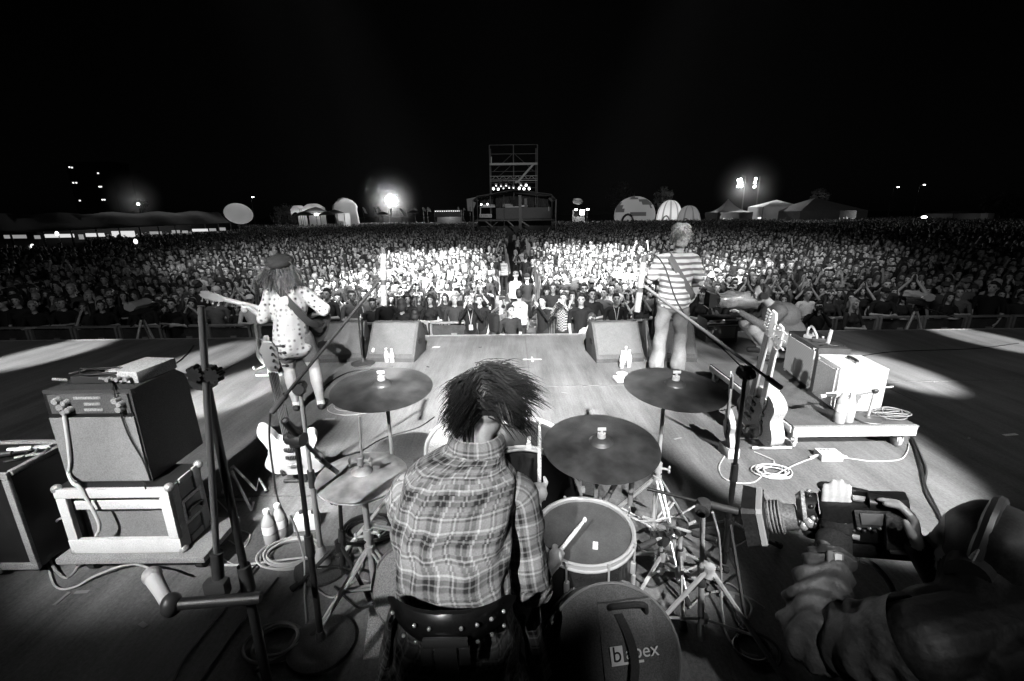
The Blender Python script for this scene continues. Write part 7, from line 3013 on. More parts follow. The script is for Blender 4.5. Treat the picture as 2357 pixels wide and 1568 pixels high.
def plaid_material():
    m = bpy.data.materials.new('plaid_flannel')
    m.use_nodes = True
    t = m.node_tree
    p = t.nodes['Principled BSDF']
    p.inputs['Roughness'].default_value = 0.9
    uv = t.nodes.new('ShaderNodeUVMap')
    sep = t.nodes.new('ShaderNodeSeparateXYZ')
    t.links.new(uv.outputs[0], sep.inputs[0])

    def stripes(sock, period, off):
        a = t.nodes.new('ShaderNodeMath')
        a.operation = 'MULTIPLY_ADD'
        a.inputs[1].default_value = 1 / period
        a.inputs[2].default_value = off
        t.links.new(sock, a.inputs[0])
        f = t.nodes.new('ShaderNodeMath')
        f.operation = 'FRACT'
        t.links.new(a.outputs[0], f.inputs[0])
        r_ = t.nodes.new('ShaderNodeValToRGB')
        e = r_.color_ramp.elements
        stops = [(0.0, 0.02), (0.09, 0.015), (0.105, 0.22), (0.14, 0.22), (0.155, 0.015), (0.25, 0.02), (0.27, 0.2), (0.33, 0.24), (0.345, 0.62), (0.385, 0.62), (0.4, 0.24), (0.55, 0.32), (0.62, 0.34), (0.64, 0.12), (0.68, 0.1), (0.7, 0.5), (0.73, 0.5), (0.75, 0.12), (0.8, 0.12), (0.82, 0.28), (0.95, 0.24), (1.0, 0.02)]
        for i, (ps, v) in enumerate(stops):
            el = e[i] if i < 2 else e.new(ps)
            el.position = ps
            el.color = (v, v, v, 1)
        t.links.new(f.outputs[0], r_.inputs[0])
        return r_.outputs[0]
    a = stripes(sep.outputs[0], 0.128, 0.18)
    b_ = stripes(sep.outputs[1], 0.12, 0.1)
    mx = t.nodes.new('ShaderNodeMix')
    mx.data_type = 'RGBA'
    mx.inputs[0].default_value = 0.5
    t.links.new(a, mx.inputs[6])
    t.links.new(b_, mx.inputs[7])
    n = t.nodes.new('ShaderNodeTexNoise')
    n.inputs['Scale'].default_value = 160
    t.links.new(uv.outputs[0], n.inputs['Vector'])
    mu = t.nodes.new('ShaderNodeMath')
    mu.operation = 'MULTIPLY_ADD'
    mu.inputs[1].default_value = 0.7
    mu.inputs[2].default_value = 0.65
    t.links.new(n.outputs['Fac'], mu.inputs[0])
    mx2 = t.nodes.new('ShaderNodeMix')
    mx2.data_type = 'RGBA'
    mx2.blend_type = 'MULTIPLY'
    mx2.inputs[0].default_value = 1.0
    t.links.new(mx.outputs[2], mx2.inputs[6])
    t.links.new(mu.outputs[0], mx2.inputs[7])
    t.links.new(mx2.outputs[2], p.inputs['Base Color'])
    bp_ = t.nodes.new('ShaderNodeBump')
    bp_.inputs['Strength'].default_value = 0.2
    bp_.inputs['Distance'].default_value = 0.003
    t.links.new(n.outputs['Fac'], bp_.inputs['Height'])
    t.links.new(bp_.outputs[0], p.inputs['Normal'])
    return m


PLAID = plaid_material()
JEANS = mat('dark_jeans', 0.05, 0.9, var=0.02, scale=14)


def sleeve(q, pts, radii, n=28, folds=0.006, fr=9.0, seed=1, flat=1.0, res=8):
    pts = cmr(pts, res)
    m_ = len(pts)
    rr = [np.interp(i / (m_ - 1), np.linspace(0, 1, len(radii)), radii) for i in range(m_)]
    rings = []
    u = None
    for i, p in enumerate(pts):
        d = (pts[min(i + 1, m_ - 1)] - pts[max(i - 1, 0)]).normalized()
        if u is None:
            u, w = frame(d)
        u = (u - d * u.dot(d)).normalized()
        w = u.cross(d)
        ring = []
        for k in range(n):
            a = 2 * math.pi * k / n
            s = i / m_
            f = folds * (math.sin(fr * 5.3 * s + 3.4 * math.sin(a + seed) + 2.1 * math.sin(2 * a + 9 * s) + seed) * 0.75 * (0.55 + 0.45 * math.sin(3 * a + 7 * s + seed)) + 0.55 * math.sin(fr * 8.1 * s - 4 * math.sin(a + 1.3 * seed) + 1.8 * math.sin(5 * s + 3 * a)) + 0.35 * math.sin(4 * a - 11 * s))
            ring.append(p + (u * math.cos(a) + w * math.sin(a) * flat) * (rr[i] + f * min(1, 4 * s + 0.2)))
        rings.append(ring)
    q.loft(rings, caps=False)
    return rings


# ---- drummer
hip = aty(1050, 1460, 1.17)
hip.z = 0.64
sh = aty(1048, 1112, 1.42)
hd = aty(1122, 930, 1.57)
nk = aty(1098, 1020, 1.52)
drm = V(hip.x, hip.y, 0)
# right arm: shoulder, elbow, wrist; the hand closes round the stick
sR = aty(1192, 1128, 1.42)
eR = aty(1222, 1352, 1.34)
tipR = aty(1349, 1193, 1.71)
hR = aty(1272, 1290, 1.53)
axR = (tipR - hR).normalized()
wR = hR - axR * 0.02 + V(-0.035, -0.06, -0.02)
sL = aty(938, 1122, 1.45)
eL = sL + V(-0.04, 0.1, -0.27)
hL = V(0.11, 1.72, 0.84)
tipL = aty(1242, 968, 1.86)
axL = (tipL - hL).normalized()
wL = hL + V(-0.05, -0.05, -0.03)
P = xf(head_prims((0, 0, 0)), Matrix.Translation(hd) @ Matrix.Rotation(R(176), 4, 'Z') @ Matrix.Rotation(R(30), 4, 'X'))
P += [('c', sh + V(0.01, 0.0, 0.0), nk + V(0, 0.02, 0.03), 0.065, 0.058, 0), ('c', nk, hd, 0.056, 0.05, 0),
      ('c', hip, hip.lerp(sh, 0.55), 0.13, 0.125, 0), ('c', hip.lerp(sh, 0.55), sh + V(0, 0.02, -0.06), 0.13, 0.12, 0), ('c', sL + V(0.05, 0, -0.01), sR + V(-0.05, 0, -0.01), 0.06, 0.06, 0),
      ('e', hip + V(0, 0.03, -0.02), (0.18, 0.14, 0.11), None, 1)]
for s, kn in ((-1, V(hip.x - 0.24, 1.62, 0.52)), (1, V(hip.x + 0.26, 1.62, 0.5))):
    ank = V(kn.x + s * 0.02, kn.y + 0.12, 0.1)
    P += [('c', hip + V(s * 0.1, 0.03, -0.03), kn, 0.092, 0.065, 1), ('c', kn, ank, 0.062, 0.045, 1), ('c', ank + V(0, 0, -0.05), ank + V(s * 0.02, 0.18, -0.06), 0.045, 0.038, 2)]
P += [('c', sR, eR, 0.052, 0.043, 0), ('c', eR, wR, 0.044, 0.03, 0), ('c', sL, eL, 0.052, 0.043, 0), ('c', eL, wL, 0.044, 0.03, 0), ('c', wR, hR + (wR - hR) * 0.5, 0.03, 0.028, 0), ('c', wL, hL + (wL - hL) * 0.5, 0.03, 0.028, 0)]
P += grip_prims(hR, axR, V(0.35, -0.8, 0.35), 1.02, 0, 1) + grip_prims(hL, axL, V(-0.4, -0.8, 0.1), 1.0, 0, -1)
me = fuse(P, 0.0065, 4)
me.name = 'person'
dr = ob('person', me, [SKIN, JEANS, BLACK], None)
me.transform(Matrix.Translation(-drm))
dr.location = drm
tag(dr, 'shaggy haired drummer in plaid flannel shirt, seen from behind, hitting the floor tom', 'person')
# shirt: torso and sleeves
q = MB()
lv = [(0.475, V(hip.x + 0.005, 1.14, 0), 0.235, 0.165), (0.56, V(hip.x, 1.14, 0), 0.22, 0.16), (0.66, V(hip.x, 1.15, 0), 0.198, 0.15), (0.76, V(hip.x + 0.005, 1.19, 0), 0.182, 0.145), (0.87, V(sh.x, 1.255, 0), 0.182, 0.145), (0.97, V(sh.x, 1.325, 0), 0.196, 0.142),
      (1.06, V(sh.x + 0.01, 1.385, 0), 0.208, 0.132), (1.115, V(sh.x + 0.015, 1.425, 0), 0.196, 0.12), (1.15, V(sh.x + 0.022, 1.455, 0), 0.155, 0.105), (1.18, V(nk.x - 0.01, 1.485, 0), 0.112, 0.085), (1.2, V(nk.x - 0.005, 1.5, 0), 0.085, 0.072), (1.215, V(nk.x, 1.505, 0), 0.079, 0.07)]
zs = [l[0] for l in lv]
rings = []
NR = 56
for j in range(66):
    z = zs[0] + (zs[-1] - zs[0]) * j / 65
    cx_, cy_, rx, ry = (float(np.interp(z, zs, [f(l) for l in lv])) for f in (lambda l: l[1].x, lambda l: l[1].y, lambda l: l[2], lambda l: l[3]))
    ring = []
    for k in range(NR):
        a = 2 * math.pi * k / NR + math.pi / 2
        ca, sa = math.cos(a), math.sin(a)
        e = 0.85
        h_ = (z - 0.475) / 0.74
        fold = 0.007 * math.sin(7 * z * 6.28 + 3.5 * ca + 2 * sa) * (1 - h_) + 0.016 * math.sin(5 * a + 9 * z + 1.2 * math.sin(14 * z)) * max(0, 0.8 - h_) + 0.009 * math.sin(13 * a + 26 * z) * max(0, 0.85 - h_) + 0.007 * math.sin(9 * a - 34 * z + 2 * math.sin(3 * a)) * max(0, 1 - abs(h_ - 0.7) * 2.2) + 0.005 * math.sin(3 * a + 30 * z) * (0.3 + 0.7 * abs(ca))
        fold += -0.012 * math.exp(-((ca) / 0.12) ** 2) * (sa < 0) * max(0, 1 - abs(h_ - 0.55) * 2.5)      # spine furrow
        hem = 0.02 * math.sin(2 * a + 0.6) * max(0, 0.2 - h_) * 5
        ring.append(V(cx_ + (rx + fold) * math.copysign(abs(ca) ** e, ca), cy_ + (ry + fold) * math.copysign(abs(sa) ** e, sa) * (1.06 if sa < 0 else 1), z - hem * 1.6 + 0.012 * math.sin(a * 3 + 1) * (h_ < 0.04)))
    rings.append(ring)
q.loft(rings)
sleeve(q, [sR + V(-0.055, 0.0, 0.0), sR + V(0.0, 0, -0.04), sR.lerp(eR, 0.5), eR + V(0.0, 0.0, 0.03), eR + (wR - eR).normalized() * 0.035], [0.076, 0.078, 0.07, 0.068, 0.062], folds=0.0065, fr=3.0, seed=2)
r_ = sleeve(q, [eR + V(0, 0, 0.05), eR + V(0, 0.003, 0.015), eR + (wR - eR).normalized() * 0.04], [0.073, 0.075, 0.07], folds=0.005, fr=1.5, seed=4)
sleeve(q, [sL + V(0.055, 0.0, 0.0), sL + V(0.0, 0, -0.04), sL.lerp(eL, 0.5), eL], [0.074, 0.076, 0.068, 0.064], folds=0.0065, fr=3.0, seed=3)
shirt = ob('shirt', q, PLAID, dr, 60)
# collar
q = MB()
col = []
for k in range(25):
    a = math.pi * 1.0 + math.pi * (k / 24) * 1.0
    p = V(nk.x + 0.084 * math.cos(a), 1.505 + 0.078 * math.sin(a), 1.213)
    d = V(math.cos(a), math.sin(a), 0)
    col.append([p - d * 0.004, p + V(0, 0, 0.022), p + d * 0.016 + V(0, 0, 0.012), p + d * 0.026 + V(0, 0, -0.028)])
q.loft(col, closed=False)
ob('collar', q, PLAID, dr, 60)
# shirt tail hanging at the right, open front edge
q = MB()
rows = []
c0 = V(hip.x + 0.2, 1.2, 0.66)
for j in range(9):
    s = j / 8
    rows.append([c0 + V(0.0 + 0.03 * s + 0.09 * i / 8 + 0.014 * math.sin(i * 1.3 + s * 3), 0.02 + 0.05 * math.sin(i * 0.8 + 1) + 0.05 * i / 8, -0.3 * s - 0.03 * s * i / 8) for i in range(9)])
q.loft(rows, closed=False)
ob('shirt_tail', q, PLAID, dr, 60)
q = MB()
rows = []
c0 = V(hip.x - 0.19, 1.22, 0.76)
for j in range(9):
    s = j / 8
    rows.append([c0 + V(-0.02 * s - 0.075 * i / 8 * (0.25 + s) + 0.012 * math.sin(i * 1.3 + s * 4), -0.02 + 0.045 * math.sin(i * 0.8 + 1) - 0.02 * i / 8, -0.34 * s + 0.03 * s * i / 8) for i in range(9)])
q.loft(rows, closed=False)
ob('shirt_tail', q, PLAID, dr, 60)
# hair: many tapering locks thrown to the right
q = MB()
rh = random.Random(21)
hrot = Matrix.Rotation(R(176), 3, 'Z') @ Matrix.Rotation(R(30), 3, 'X')
whorl = V(-0.035, 0.1, 0.07)
for i in range(210):
    th = math.acos(rh.uniform(-0.6, 1.0))
    ph = rh.uniform(0, 2 * math.pi)
    nl_ = V(math.sin(th) * math.cos(ph), math.sin(th) * math.sin(ph), math.cos(th))
    if nl_.y < -0.3 and nl_.z < 0.3:
        continue
    n0 = (hrot @ nl_).normalized()
    side = 1 if n0.x > -0.35 + 0.2 * rh.gauss(0, 1) else -1
    flow = V(0.95, -0.25, -0.32) if side > 0 else V(-0.45, -0.3, -0.8)
    if n0.z < 0.0 and side > 0:
        flow = V(0.7, -0.3, -0.75)
    flow = flow + V(rh.gauss(0, 0.25), rh.gauss(0, 0.2), rh.gauss(0, 0.22))
    Lc = rh.uniform(0.075, 0.15) * (1.2 if n0.x > 0.3 else 1.0)
    curl = rh.gauss(0, 0.35)
    for k in range(16):
        loc = V(nl_.x * 0.085, nl_.y * 0.1 + 0.014, nl_.z * 0.106 + 0.024) + V(rh.gauss(0, 1), rh.gauss(0, 1), rh.gauss(0, 1)) * 0.013
        p = hd + hrot @ loc
        L = Lc * rh.uniform(0.75, 1.1)
        lift = rh.uniform(0.25, 0.6)
        d = (n0 * lift + flow.normalized() * 0.8).normalized()
        sd = d.cross(n0)
        pts = [p]
        for s in range(5):
            pts.append(pts[-1] + d * L / 5)
            c_ = (pts[-1] - hd)
            d = (d * 0.75 + flow.normalized() * 0.22 - c_.normalized() * 0.12 * s * 0.5 + sd * curl * 0.12 + V(0, 0, -0.06)).normalized()
            if (pts[-1] + d * L / 5 - hd).length < 0.1:
                d = (d + c_.normalized() * 0.5).normalized()
        w0 = rh.uniform(0.0008, 0.0019)
        q.tube(pts, [w0, w0 * 1.2, w0 * 1.1, w0 * 0.8, w0 * 0.45, 0.0002], 3, False)
ob('hair', q, mat('shaggy_hair', 0.016, 0.5, var=0.012, scale=30, spec=0.3), dr, 0)
q = MB()
M_ = Matrix.Translation(hd) @ hrot.to_4x4()
q.M = M_
q.ball((0, 0.02, 0.03), (0.083, 0.098, 0.1), 20, 14)
ob('hair_base', q, HAIRD, dr, 180)
# sticks
for nm, h_, a_, lab in (('r', hR, axR, 'pale drumstick resting on the floor tom head'), ('l', hL, axL, 'pale drumstick raised beside the drummer head')):
    tip_ = tipR if nm == 'r' else tipL
    q = MB()
    b_ = h_ - a_ * 0.09
    L = (tip_ - b_).length
    q.tube([b_, b_ + a_ * 0.01, b_ + a_ * (L - 0.08), b_ + a_ * (L - 0.022)], [0.007, 0.0092, 0.0088, 0.006], 12)
    q.ball(tip_ - a_ * 0.01, (0.0095, 0.0095, 0.014), 10, 8)
    tag(ob('drumstick', q, WOOD), lab, 'drumstick')


# ---- figures on the forestage
def dots_material():
    m = mat('dotted_shirt', 0.6, 0.85)
    t = m.node_tree
    tc = t.nodes.new('ShaderNodeTexCoord')
    vo = t.nodes.new('ShaderNodeTexVoronoi')
    vo.inputs['Scale'].default_value = 19
    vo.inputs['Randomness'].default_value = 0.35
    r_ = t.nodes.new('ShaderNodeValToRGB')
    e = r_.color_ramp.elements
    for i, (p, v) in enumerate([(0.0, 0.04), (0.17, 0.05), (0.21, 0.35), (0.33, 0.4), (0.37, 0.66)]):
        el = e[i] if i < 2 else e.new(p)
        el.position = p
        el.color = (v, v, v, 1)
    t.links.new(tc.outputs['Object'], vo.inputs['Vector'])
    t.links.new(vo.outputs['Distance'], r_.inputs[0])
    t.links.new(r_.outputs[0], t.nodes['Principled BSDF'].inputs['Base Color'])
    return m


def stripe_material():
    m = mat('striped_tee', 0.8, 0.85)
    t = m.node_tree
    tc = t.nodes.new('ShaderNodeTexCoord')
    n = t.nodes.new('ShaderNodeTexNoise')
    n.inputs['Scale'].default_value = 5
    sep = t.nodes.new('ShaderNodeSeparateXYZ')
    t.links.new(tc.outputs['Object'], sep.inputs[0])
    t.links.new(tc.outputs['Object'], n.inputs['Vector'])
    a = t.nodes.new('ShaderNodeMath')
    a.operation = 'MULTIPLY_ADD'
    a.inputs[1].default_value = 0.035
    t.links.new(n.outputs['Fac'], a.inputs[0])
    t.links.new(sep.outputs[2], a.inputs[2])
    b_ = t.nodes.new('ShaderNodeMath')
    b_.operation = 'MULTIPLY'
    b_.inputs[1].default_value = 1 / 0.064
    t.links.new(a.outputs[0], b_.inputs[0])
    f = t.nodes.new('ShaderNodeMath')
    f.operation = 'FRACT'
    t.links.new(b_.outputs[0], f.inputs[0])
    r_ = t.nodes.new('ShaderNodeValToRGB')
    e = r_.color_ramp.elements
    for i, (p, v) in enumerate([(0.0, 0.82), (0.5, 0.82), (0.55, 0.2), (0.95, 0.2), (1.0, 0.82)]):
        el = e[i] if i < 2 else e.new(p)
        el.position = p
        el.color = (v, v, v, 1)
    t.links.new(f.outputs[0], r_.inputs[0])
    t.links.new(r_.outputs[0], t.nodes['Principled BSDF'].inputs['Base Color'])
    return m


DOTS, STRIPES = dots_material(), stripe_material()
SHORTS = mat('grey_shorts', 0.16, 0.9, var=0.03, scale=20)
FADED = mat('faded_jeans', 0.2, 0.9, var=0.07, grain=0.15, scale=7, bump=0.2, bscale=30)
SHOE = mat('pale_shoe', 0.55, 0.6)
SHOED = mat('dark_shoe', 0.04, 0.6)


def wrinkle(amp, f1=26.0, f2=17.0):
    def fn(v):
        return amp * (np.sin(v[:, 2] * f1 + 4 * np.sin(v[:, 0] * 9)) * 0.6 + np.sin(v[:, 0] * f2 * 1.7 + v[:, 2] * f2) * 0.5 + np.sin(v[:, 1] * 31 + v[:, 2] * 13) * 0.4)
    return fn


def cloth(name, prims, voxel, m_, parent, amp=0.006, smooth=4):
    me_ = fuse(prims, voxel, smooth, None, (), None, wrinkle(amp))
    me_.name = name
    me_.materials.append(m_)
    o = bpy.data.objects.new(name, me_)
    COL.objects.link(o)
    o.parent = parent
    return o


def figure(label, foot, face_deg, scale, prims, mats_, voxel=0.009, paint=()):
    me_ = fuse(prims, voxel, 4, None, paint)
    me_.name = 'person'
    o = ob('person', me_, mats_, None, 180)
    o.location = foot
    o.rotation_euler = (0, 0, R(face_deg))
    o.scale = (scale,) * 3
    return tag(o, label, 'person')


def strap(parent, pts, w, m_, name='guitar_strap', n_hint=(0, 1, 0)):
    q = MB()
    ps = cmr(pts, 6)
    rows = []
    for i, p in enumerate(ps):
        d = (ps[min(i + 1, len(ps) - 1)] - ps[max(i - 1, 0)]).normalized()
        n_ = Vector(n_hint) if i else Vector(n_hint)
        s = d.cross(n_).normalized()
        n2 = s.cross(d)
        rows.append([p + s * w + n2 * 0.003, p - s * w + n2 * 0.003, p - s * w - n2 * 0.003, p + s * w - n2 * 0.003])
    q.loft(rows, caps=True)
    o = ob(name, q, m_, None)
    o.parent = parent
    return o


def strands(name, parent, HB, n, m_, seed, length, fall, lift, sc=(0.088, 0.102, 0.106), zmin=-0.5, wid=0.003, zmax=1.0):
    q = MB()
    rr = random.Random(seed)
    for i in range(n):
        th = math.acos(rr.uniform(zmin, zmax))
        ph = rr.uniform(0, 2 * math.pi)
        n_ = V(math.sin(th) * math.cos(ph), math.sin(th) * math.sin(ph), math.cos(th))
        if n_.y < -0.35 and n_.z < 0.35:
            continue
        p = HB + V(n_.x * sc[0], n_.y * sc[1] + 0.016, n_.z * sc[2] + 0.028)
        d = (n_ * lift + V(rr.gauss(0, 0.35), rr.gauss(0, 0.25) + 0.2, -0.35 + rr.gauss(0, 0.3))).normalized()
        L = length * rr.uniform(0.6, 1.15) * (0.6 if n_.z > 0.8 and length < 0.15 else 1)
        pts = [p]
        for s in range(5):
            pts.append(pts[-1] + d * L / 5)
            d = (d + V(rr.gauss(0, 0.12), rr.gauss(0, 0.1), -fall)).normalized()
            c_ = pts[-1] - HB
            if c_.length < 0.1:
                d = (d + c_.normalized() * 0.5).normalized()
        w0 = wid * rr.uniform(0.7, 1.3)
        q.tube(pts, [w0, w0 * 1.2, w0 * 1.1, w0, w0 * 0.6, 0.0003], 3, False)
    o = ob(name, q, m_, None, 0)
    o.parent = parent
    return o


# bass player (local frame: faces -Y; her back is towards the camera)
foot = atz(700, 940)
foot.z = 0.0
HB = V(0.03, -0.05, 1.57)
P = xf(head_prims((0, 0, 0), 0.97, 0.9), Matrix.Translation(HB) @ Matrix.Rotation(R(18), 4, 'X') @ Matrix.Rotation(R(14), 4, 'Z'))
P += [('c', V(0, 0.01, 1.34), HB, 0.05, 0.048, 0), ('e', V(0, 0.02, 1.2), (0.15, 0.1, 0.18), None, 1), ('c', V(-0.14, 0.01, 1.32), V(0.14, 0.01, 1.32), 0.055, 0.055, 1), ('c', V(0, 0.02, 0.9), V(0, 0.02, 1.15), 0.13, 0.12, 1),
      ('e', V(0, 0.03, 0.86), (0.17, 0.125, 0.12), None, 2)]
for s, kn, an in ((-1, V(-0.16, -0.04, 0.47), V(-0.19, 0.06, 0.08)), (1, V(0.1, -0.06, 0.48), V(0.07, 0.02, 0.08))):
    P += [('c', V(s * 0.09, 0.03, 0.82), V(s * 0.09, 0.03, 0.82).lerp(kn, 0.55), 0.115, 0.1, 2), ('c', V(s * 0.09, 0.03, 0.82).lerp(kn, 0.5), kn, 0.09, 0.066, 0), ('c', kn, kn.lerp(an, 0.4) + V(0, 0.018, 0), 0.063, 0.066, 0), ('c', kn.lerp(an, 0.4) + V(0, 0.018, 0), an, 0.064, 0.038, 0),
          ('c', an, an + V(0, 0, -0.02), 0.045, 0.045, 3), ('c', an + V(0, 0.03, -0.045), an + V(s * 0.03, -0.14, -0.05), 0.04, 0.034, 4)]
aL_ = (V(0.17, 0.01, 1.31), V(0.235, 0.03, 1.06), V(0.43, -0.2, 1.16))
aR_ = (V(-0.17, 0.01, 1.31), V(-0.36, 0.02, 1.12), V(-0.14, -0.27, 0.99))
for a, e, h in (aL_, aR_):
    P += [('c', a, e, 0.046, 0.04, 0), ('c', e, h, 0.038, 0.026, 0)]
P += grip_prims(V(0.475, -0.235, 1.155), (0.95, -0.1, 0.3), (0.0, 0.35, -0.9), 0.95) + hand_prims(aR_[2], (0.6, -0.3, -0.35), (0, -1, 0.2), 0.95, 0, 0.5)
bas = figure('bass player in dark flat cap, dotted pale shirt and shorts, turned to the crowd', foot, 197, 0.955, P, [SKIN, DOTS, SHORTS, WHITE, SHOED])
cloth('shirt', [('c', V(-0.14, 0.015, 1.32), V(0.14, 0.015, 1.32), 0.066, 0.066, 0), ('e', V(0, 0.025, 1.18), (0.185, 0.135, 0.2), None, 0), ('c', V(0.02, 0.03, 0.78), V(0, 0.03, 1.1), 0.185, 0.165, 0), ('c', V(-0.06, 0.04, 0.74), V(0.08, 0.03, 0.72), 0.125, 0.11, 0), ('e', V(0, 0.02, 1.365), (0.08, 0.075, 0.03), None, 0),
                ('c', aL_[0], aL_[1] + V(0.02, -0.03, 0.01), 0.07, 0.075, 0), ('c', aR_[0], aR_[1] + V(0.03, -0.02, 0), 0.07, 0.072, 0)], 0.01, DOTS, bas, 0.006)
LBH = mat('light_brown_hair', 0.16, 0.5, var=0.06, scale=60)
cloth('hair', [('e', HB + V(0, 0.035, 0.0), (0.1, 0.1, 0.11), None, 0), ('c', HB + V(0.06, 0.05, -0.05), HB + V(0.1, 0.07, -0.17), 0.05, 0.03, 0), ('c', HB + V(-0.06, 0.05, -0.05), HB + V(-0.1, 0.07, -0.16), 0.05, 0.03, 0)], 0.01, LBH, bas, 0.004)
strands('hair_locks', bas, HB + V(0, 0.01, -0.01), 600, LBH, 3, 0.25, 0.45, 0.3, zmin=-0.75, wid=0.0045, zmax=0.15)
cloth('flat_cap', [('e', HB + V(0, 0.045, 0.075), (0.142, 0.15, 0.07), (R(-12), R(5), 0), 0), ('e', HB + V(0, 0.05, 0.055), (0.118, 0.125, 0.05), None, 0), ('e', HB + V(0.02, -0.12, 0.06), (0.075, 0.06, 0.014), (R(16), 0, 0), 0)], 0.009, mat('cap_wool', 0.05, 0.95, var=0.02, scale=40, bump=0.3, bscale=200), bas, 0.002)
strap(bas, [V(0.1, -0.09, 1.36), V(0.085, 0.0, 1.405), V(0.06, 0.085, 1.37), V(-0.06, 0.165, 1.2), V(-0.18, 0.15, 1.03), V(-0.27, 0.02, 0.95), V(-0.3, -0.14, 0.92)], 0.036, mat('strap_dark', 0.04, 0.7))
Mw = Matrix.Translation(foot) @ Matrix.Rotation(R(197), 4, 'Z') @ Matrix.Scale(0.955, 4)
ax_ = axes(V(-0.34, -0.24, 0.86), (0.93, -0.06, 0.34), (0.05, -1, 0.1))
Mg = Mw @ ax_
sc_ = 0.955
Mg2 = Matrix((Mg.col[0].xyz.normalized(), Mg.col[1].xyz.normalized(), Mg.col[2].xyz.normalized())).transposed().to_4x4()
Mg2.translation = Mg.translation
guitar('bass_guitar', 'pale necked bass guitar held by the player in the dotted shirt', Mg2, 'double', 0.045, 1.08, SUNB, 4, 1, mat('neck_pale', 0.5, 0.4), False, 0.2, 0.55, 'bass guitar')

# guitarist in the striped tee
foot = atz(1536, 857)
HB = V(-0.02, 0.0, 1.6)
P = head_prims(HB, 1.0)
P += [('c', V(0, 0.02, 1.38), HB, 0.056, 0.052, 0), ('e', V(0, 0.0, 1.22), (0.165, 0.11, 0.2), None, 1), ('c', V(-0.15, 0.005, 1.36), V(0.15, 0.005, 1.36), 0.058, 0.058, 1), ('c', V(0, 0.0, 0.95), V(0, 0.0, 1.2), 0.135, 0.13, 1), ('e', V(0, 0.01, 0.9), (0.165, 0.12, 0.12), None, 2)]
for s, kn, an in ((-1, V(-0.13, -0.07, 0.49), V(-0.1, 0.03, 0.08)), (1, V(0.1, -0.02, 0.49), V(0.13, 0.05, 0.08))):
    P += [('c', V(s * 0.09, 0, 0.86), kn, 0.085, 0.06, 2), ('c', kn, an, 0.06, 0.05, 2), ('c', an + V(0, 0.03, -0.04), an + V(s * 0.02, -0.15, -0.045), 0.045, 0.038, 3)]
aL_ = (V(0.19, 0.0, 1.34), V(0.27, -0.06, 1.1), V(0.3, -0.3, 1.13))
aR_ = (V(-0.19, 0.0, 1.34), V(-0.29, 0.0, 1.08), V(-0.12, -0.25, 1.0))
for a, e, h in (aL_, aR_):
    P += [('c', a, e, 0.05, 0.043, 0), ('c', e, h, 0.041, 0.028, 0)]
P += grip_prims(V(0.33, -0.32, 1.12), (0.95, -0.15, 0.15), (0.0, 0.4, -0.9), 1.0) + hand_prims(aR_[2], (0.7, -0.25, -0.3), (0, -1, 0.2), 1.0, 0, 0.5)
gtr = figure('fair haired guitarist in horizontally striped tee and faded jeans, facing the crowd', foot, 176, 1.07, P, [SKIN, STRIPES, FADED, SHOED])
cloth('shirt', [('c', V(-0.15, 0.01, 1.355), V(0.15, 0.01, 1.355), 0.068, 0.068, 0), ('e', V(0, 0.01, 1.2), (0.195, 0.14, 0.21), None, 0), ('c', V(0.0, 0.02, 0.93), V(0, 0.01, 1.15), 0.185, 0.175, 0), ('c', V(-0.07, 0.02, 0.87), V(0.07, 0.02, 0.87), 0.115, 0.115, 0), ('e', V(0, 0.015, 1.41), (0.085, 0.075, 0.025), None, 0),
                ('c', aL_[0], aL_[0].lerp(aL_[1], 0.72), 0.072, 0.07, 0), ('c', aR_[0], aR_[0].lerp(aR_[1], 0.72), 0.072, 0.07, 0)], 0.01, STRIPES, gtr, 0.005)
cloth('jeans', [('e', V(0, 0.015, 0.86), (0.185, 0.14, 0.13), None, 0), ('c', V(-0.09, 0.01, 0.8), V(-0.135, -0.07, 0.48), 0.1, 0.074, 0), ('c', V(-0.135, -0.07, 0.48), V(-0.115, 0.03, 0.1), 0.074, 0.086, 0), ('c', V(0.09, 0.01, 0.8), V(0.11, -0.02, 0.48), 0.1, 0.074, 0), ('c', V(0.11, -0.02, 0.48), V(0.14, 0.04, 0.1), 0.074, 0.088, 0)], 0.009, FADED, gtr, 0.011)
FAIR = mat('bleached_hair', 0.55, 0.55, var=0.2, scale=38, stretch=(1, 1, 0.5), bump=0.9, bscale=45)
cloth('hair', [('e', HB + V(0, 0.022, 0.045), (0.098, 0.112, 0.105), None, 0), ('e', HB + V(0, 0.06, -0.015), (0.092, 0.072, 0.09), None, 0), ('e', HB + V(0.0, 0.07, -0.075), (0.068, 0.045, 0.04), None, 0), ('e', HB + V(-0.03, 0.02, 0.1), (0.07, 0.08, 0.055), None, 0), ('e', HB + V(0.03, 0.0, 0.105), (0.065, 0.075, 0.05), None, 0), ('e', HB + V(0.085, 0.03, 0.0), (0.022, 0.045, 0.05), None, 0), ('e', HB + V(-0.085, 0.03, 0.0), (0.022, 0.045, 0.05), None, 0)], 0.008, FAIR, gtr, 0.006, 2)
strands('hair_locks', gtr, HB, 1500, mat('bleached_locks', 0.33, 0.5, var=0.22, scale=60), 8, 0.06, 0.22, 0.22, zmin=-0.45, wid=0.003)
strap(gtr, [V(0.1, -0.11, 1.3), V(0.115, -0.03, 1.42), V(0.1, 0.07, 1.39), V(0.03, 0.16, 1.25), V(-0.08, 0.175, 1.08), V(-0.17, 0.12, 0.96), V(-0.22, -0.02, 0.91), V(-0.2, -0.2, 0.9)], 0.033, mat('strap_grey', 0.16, 0.7))
Mw = Matrix.Translation(foot) @ Matrix.Rotation(R(176), 4, 'Z') @ Matrix.Scale(1.07, 4)
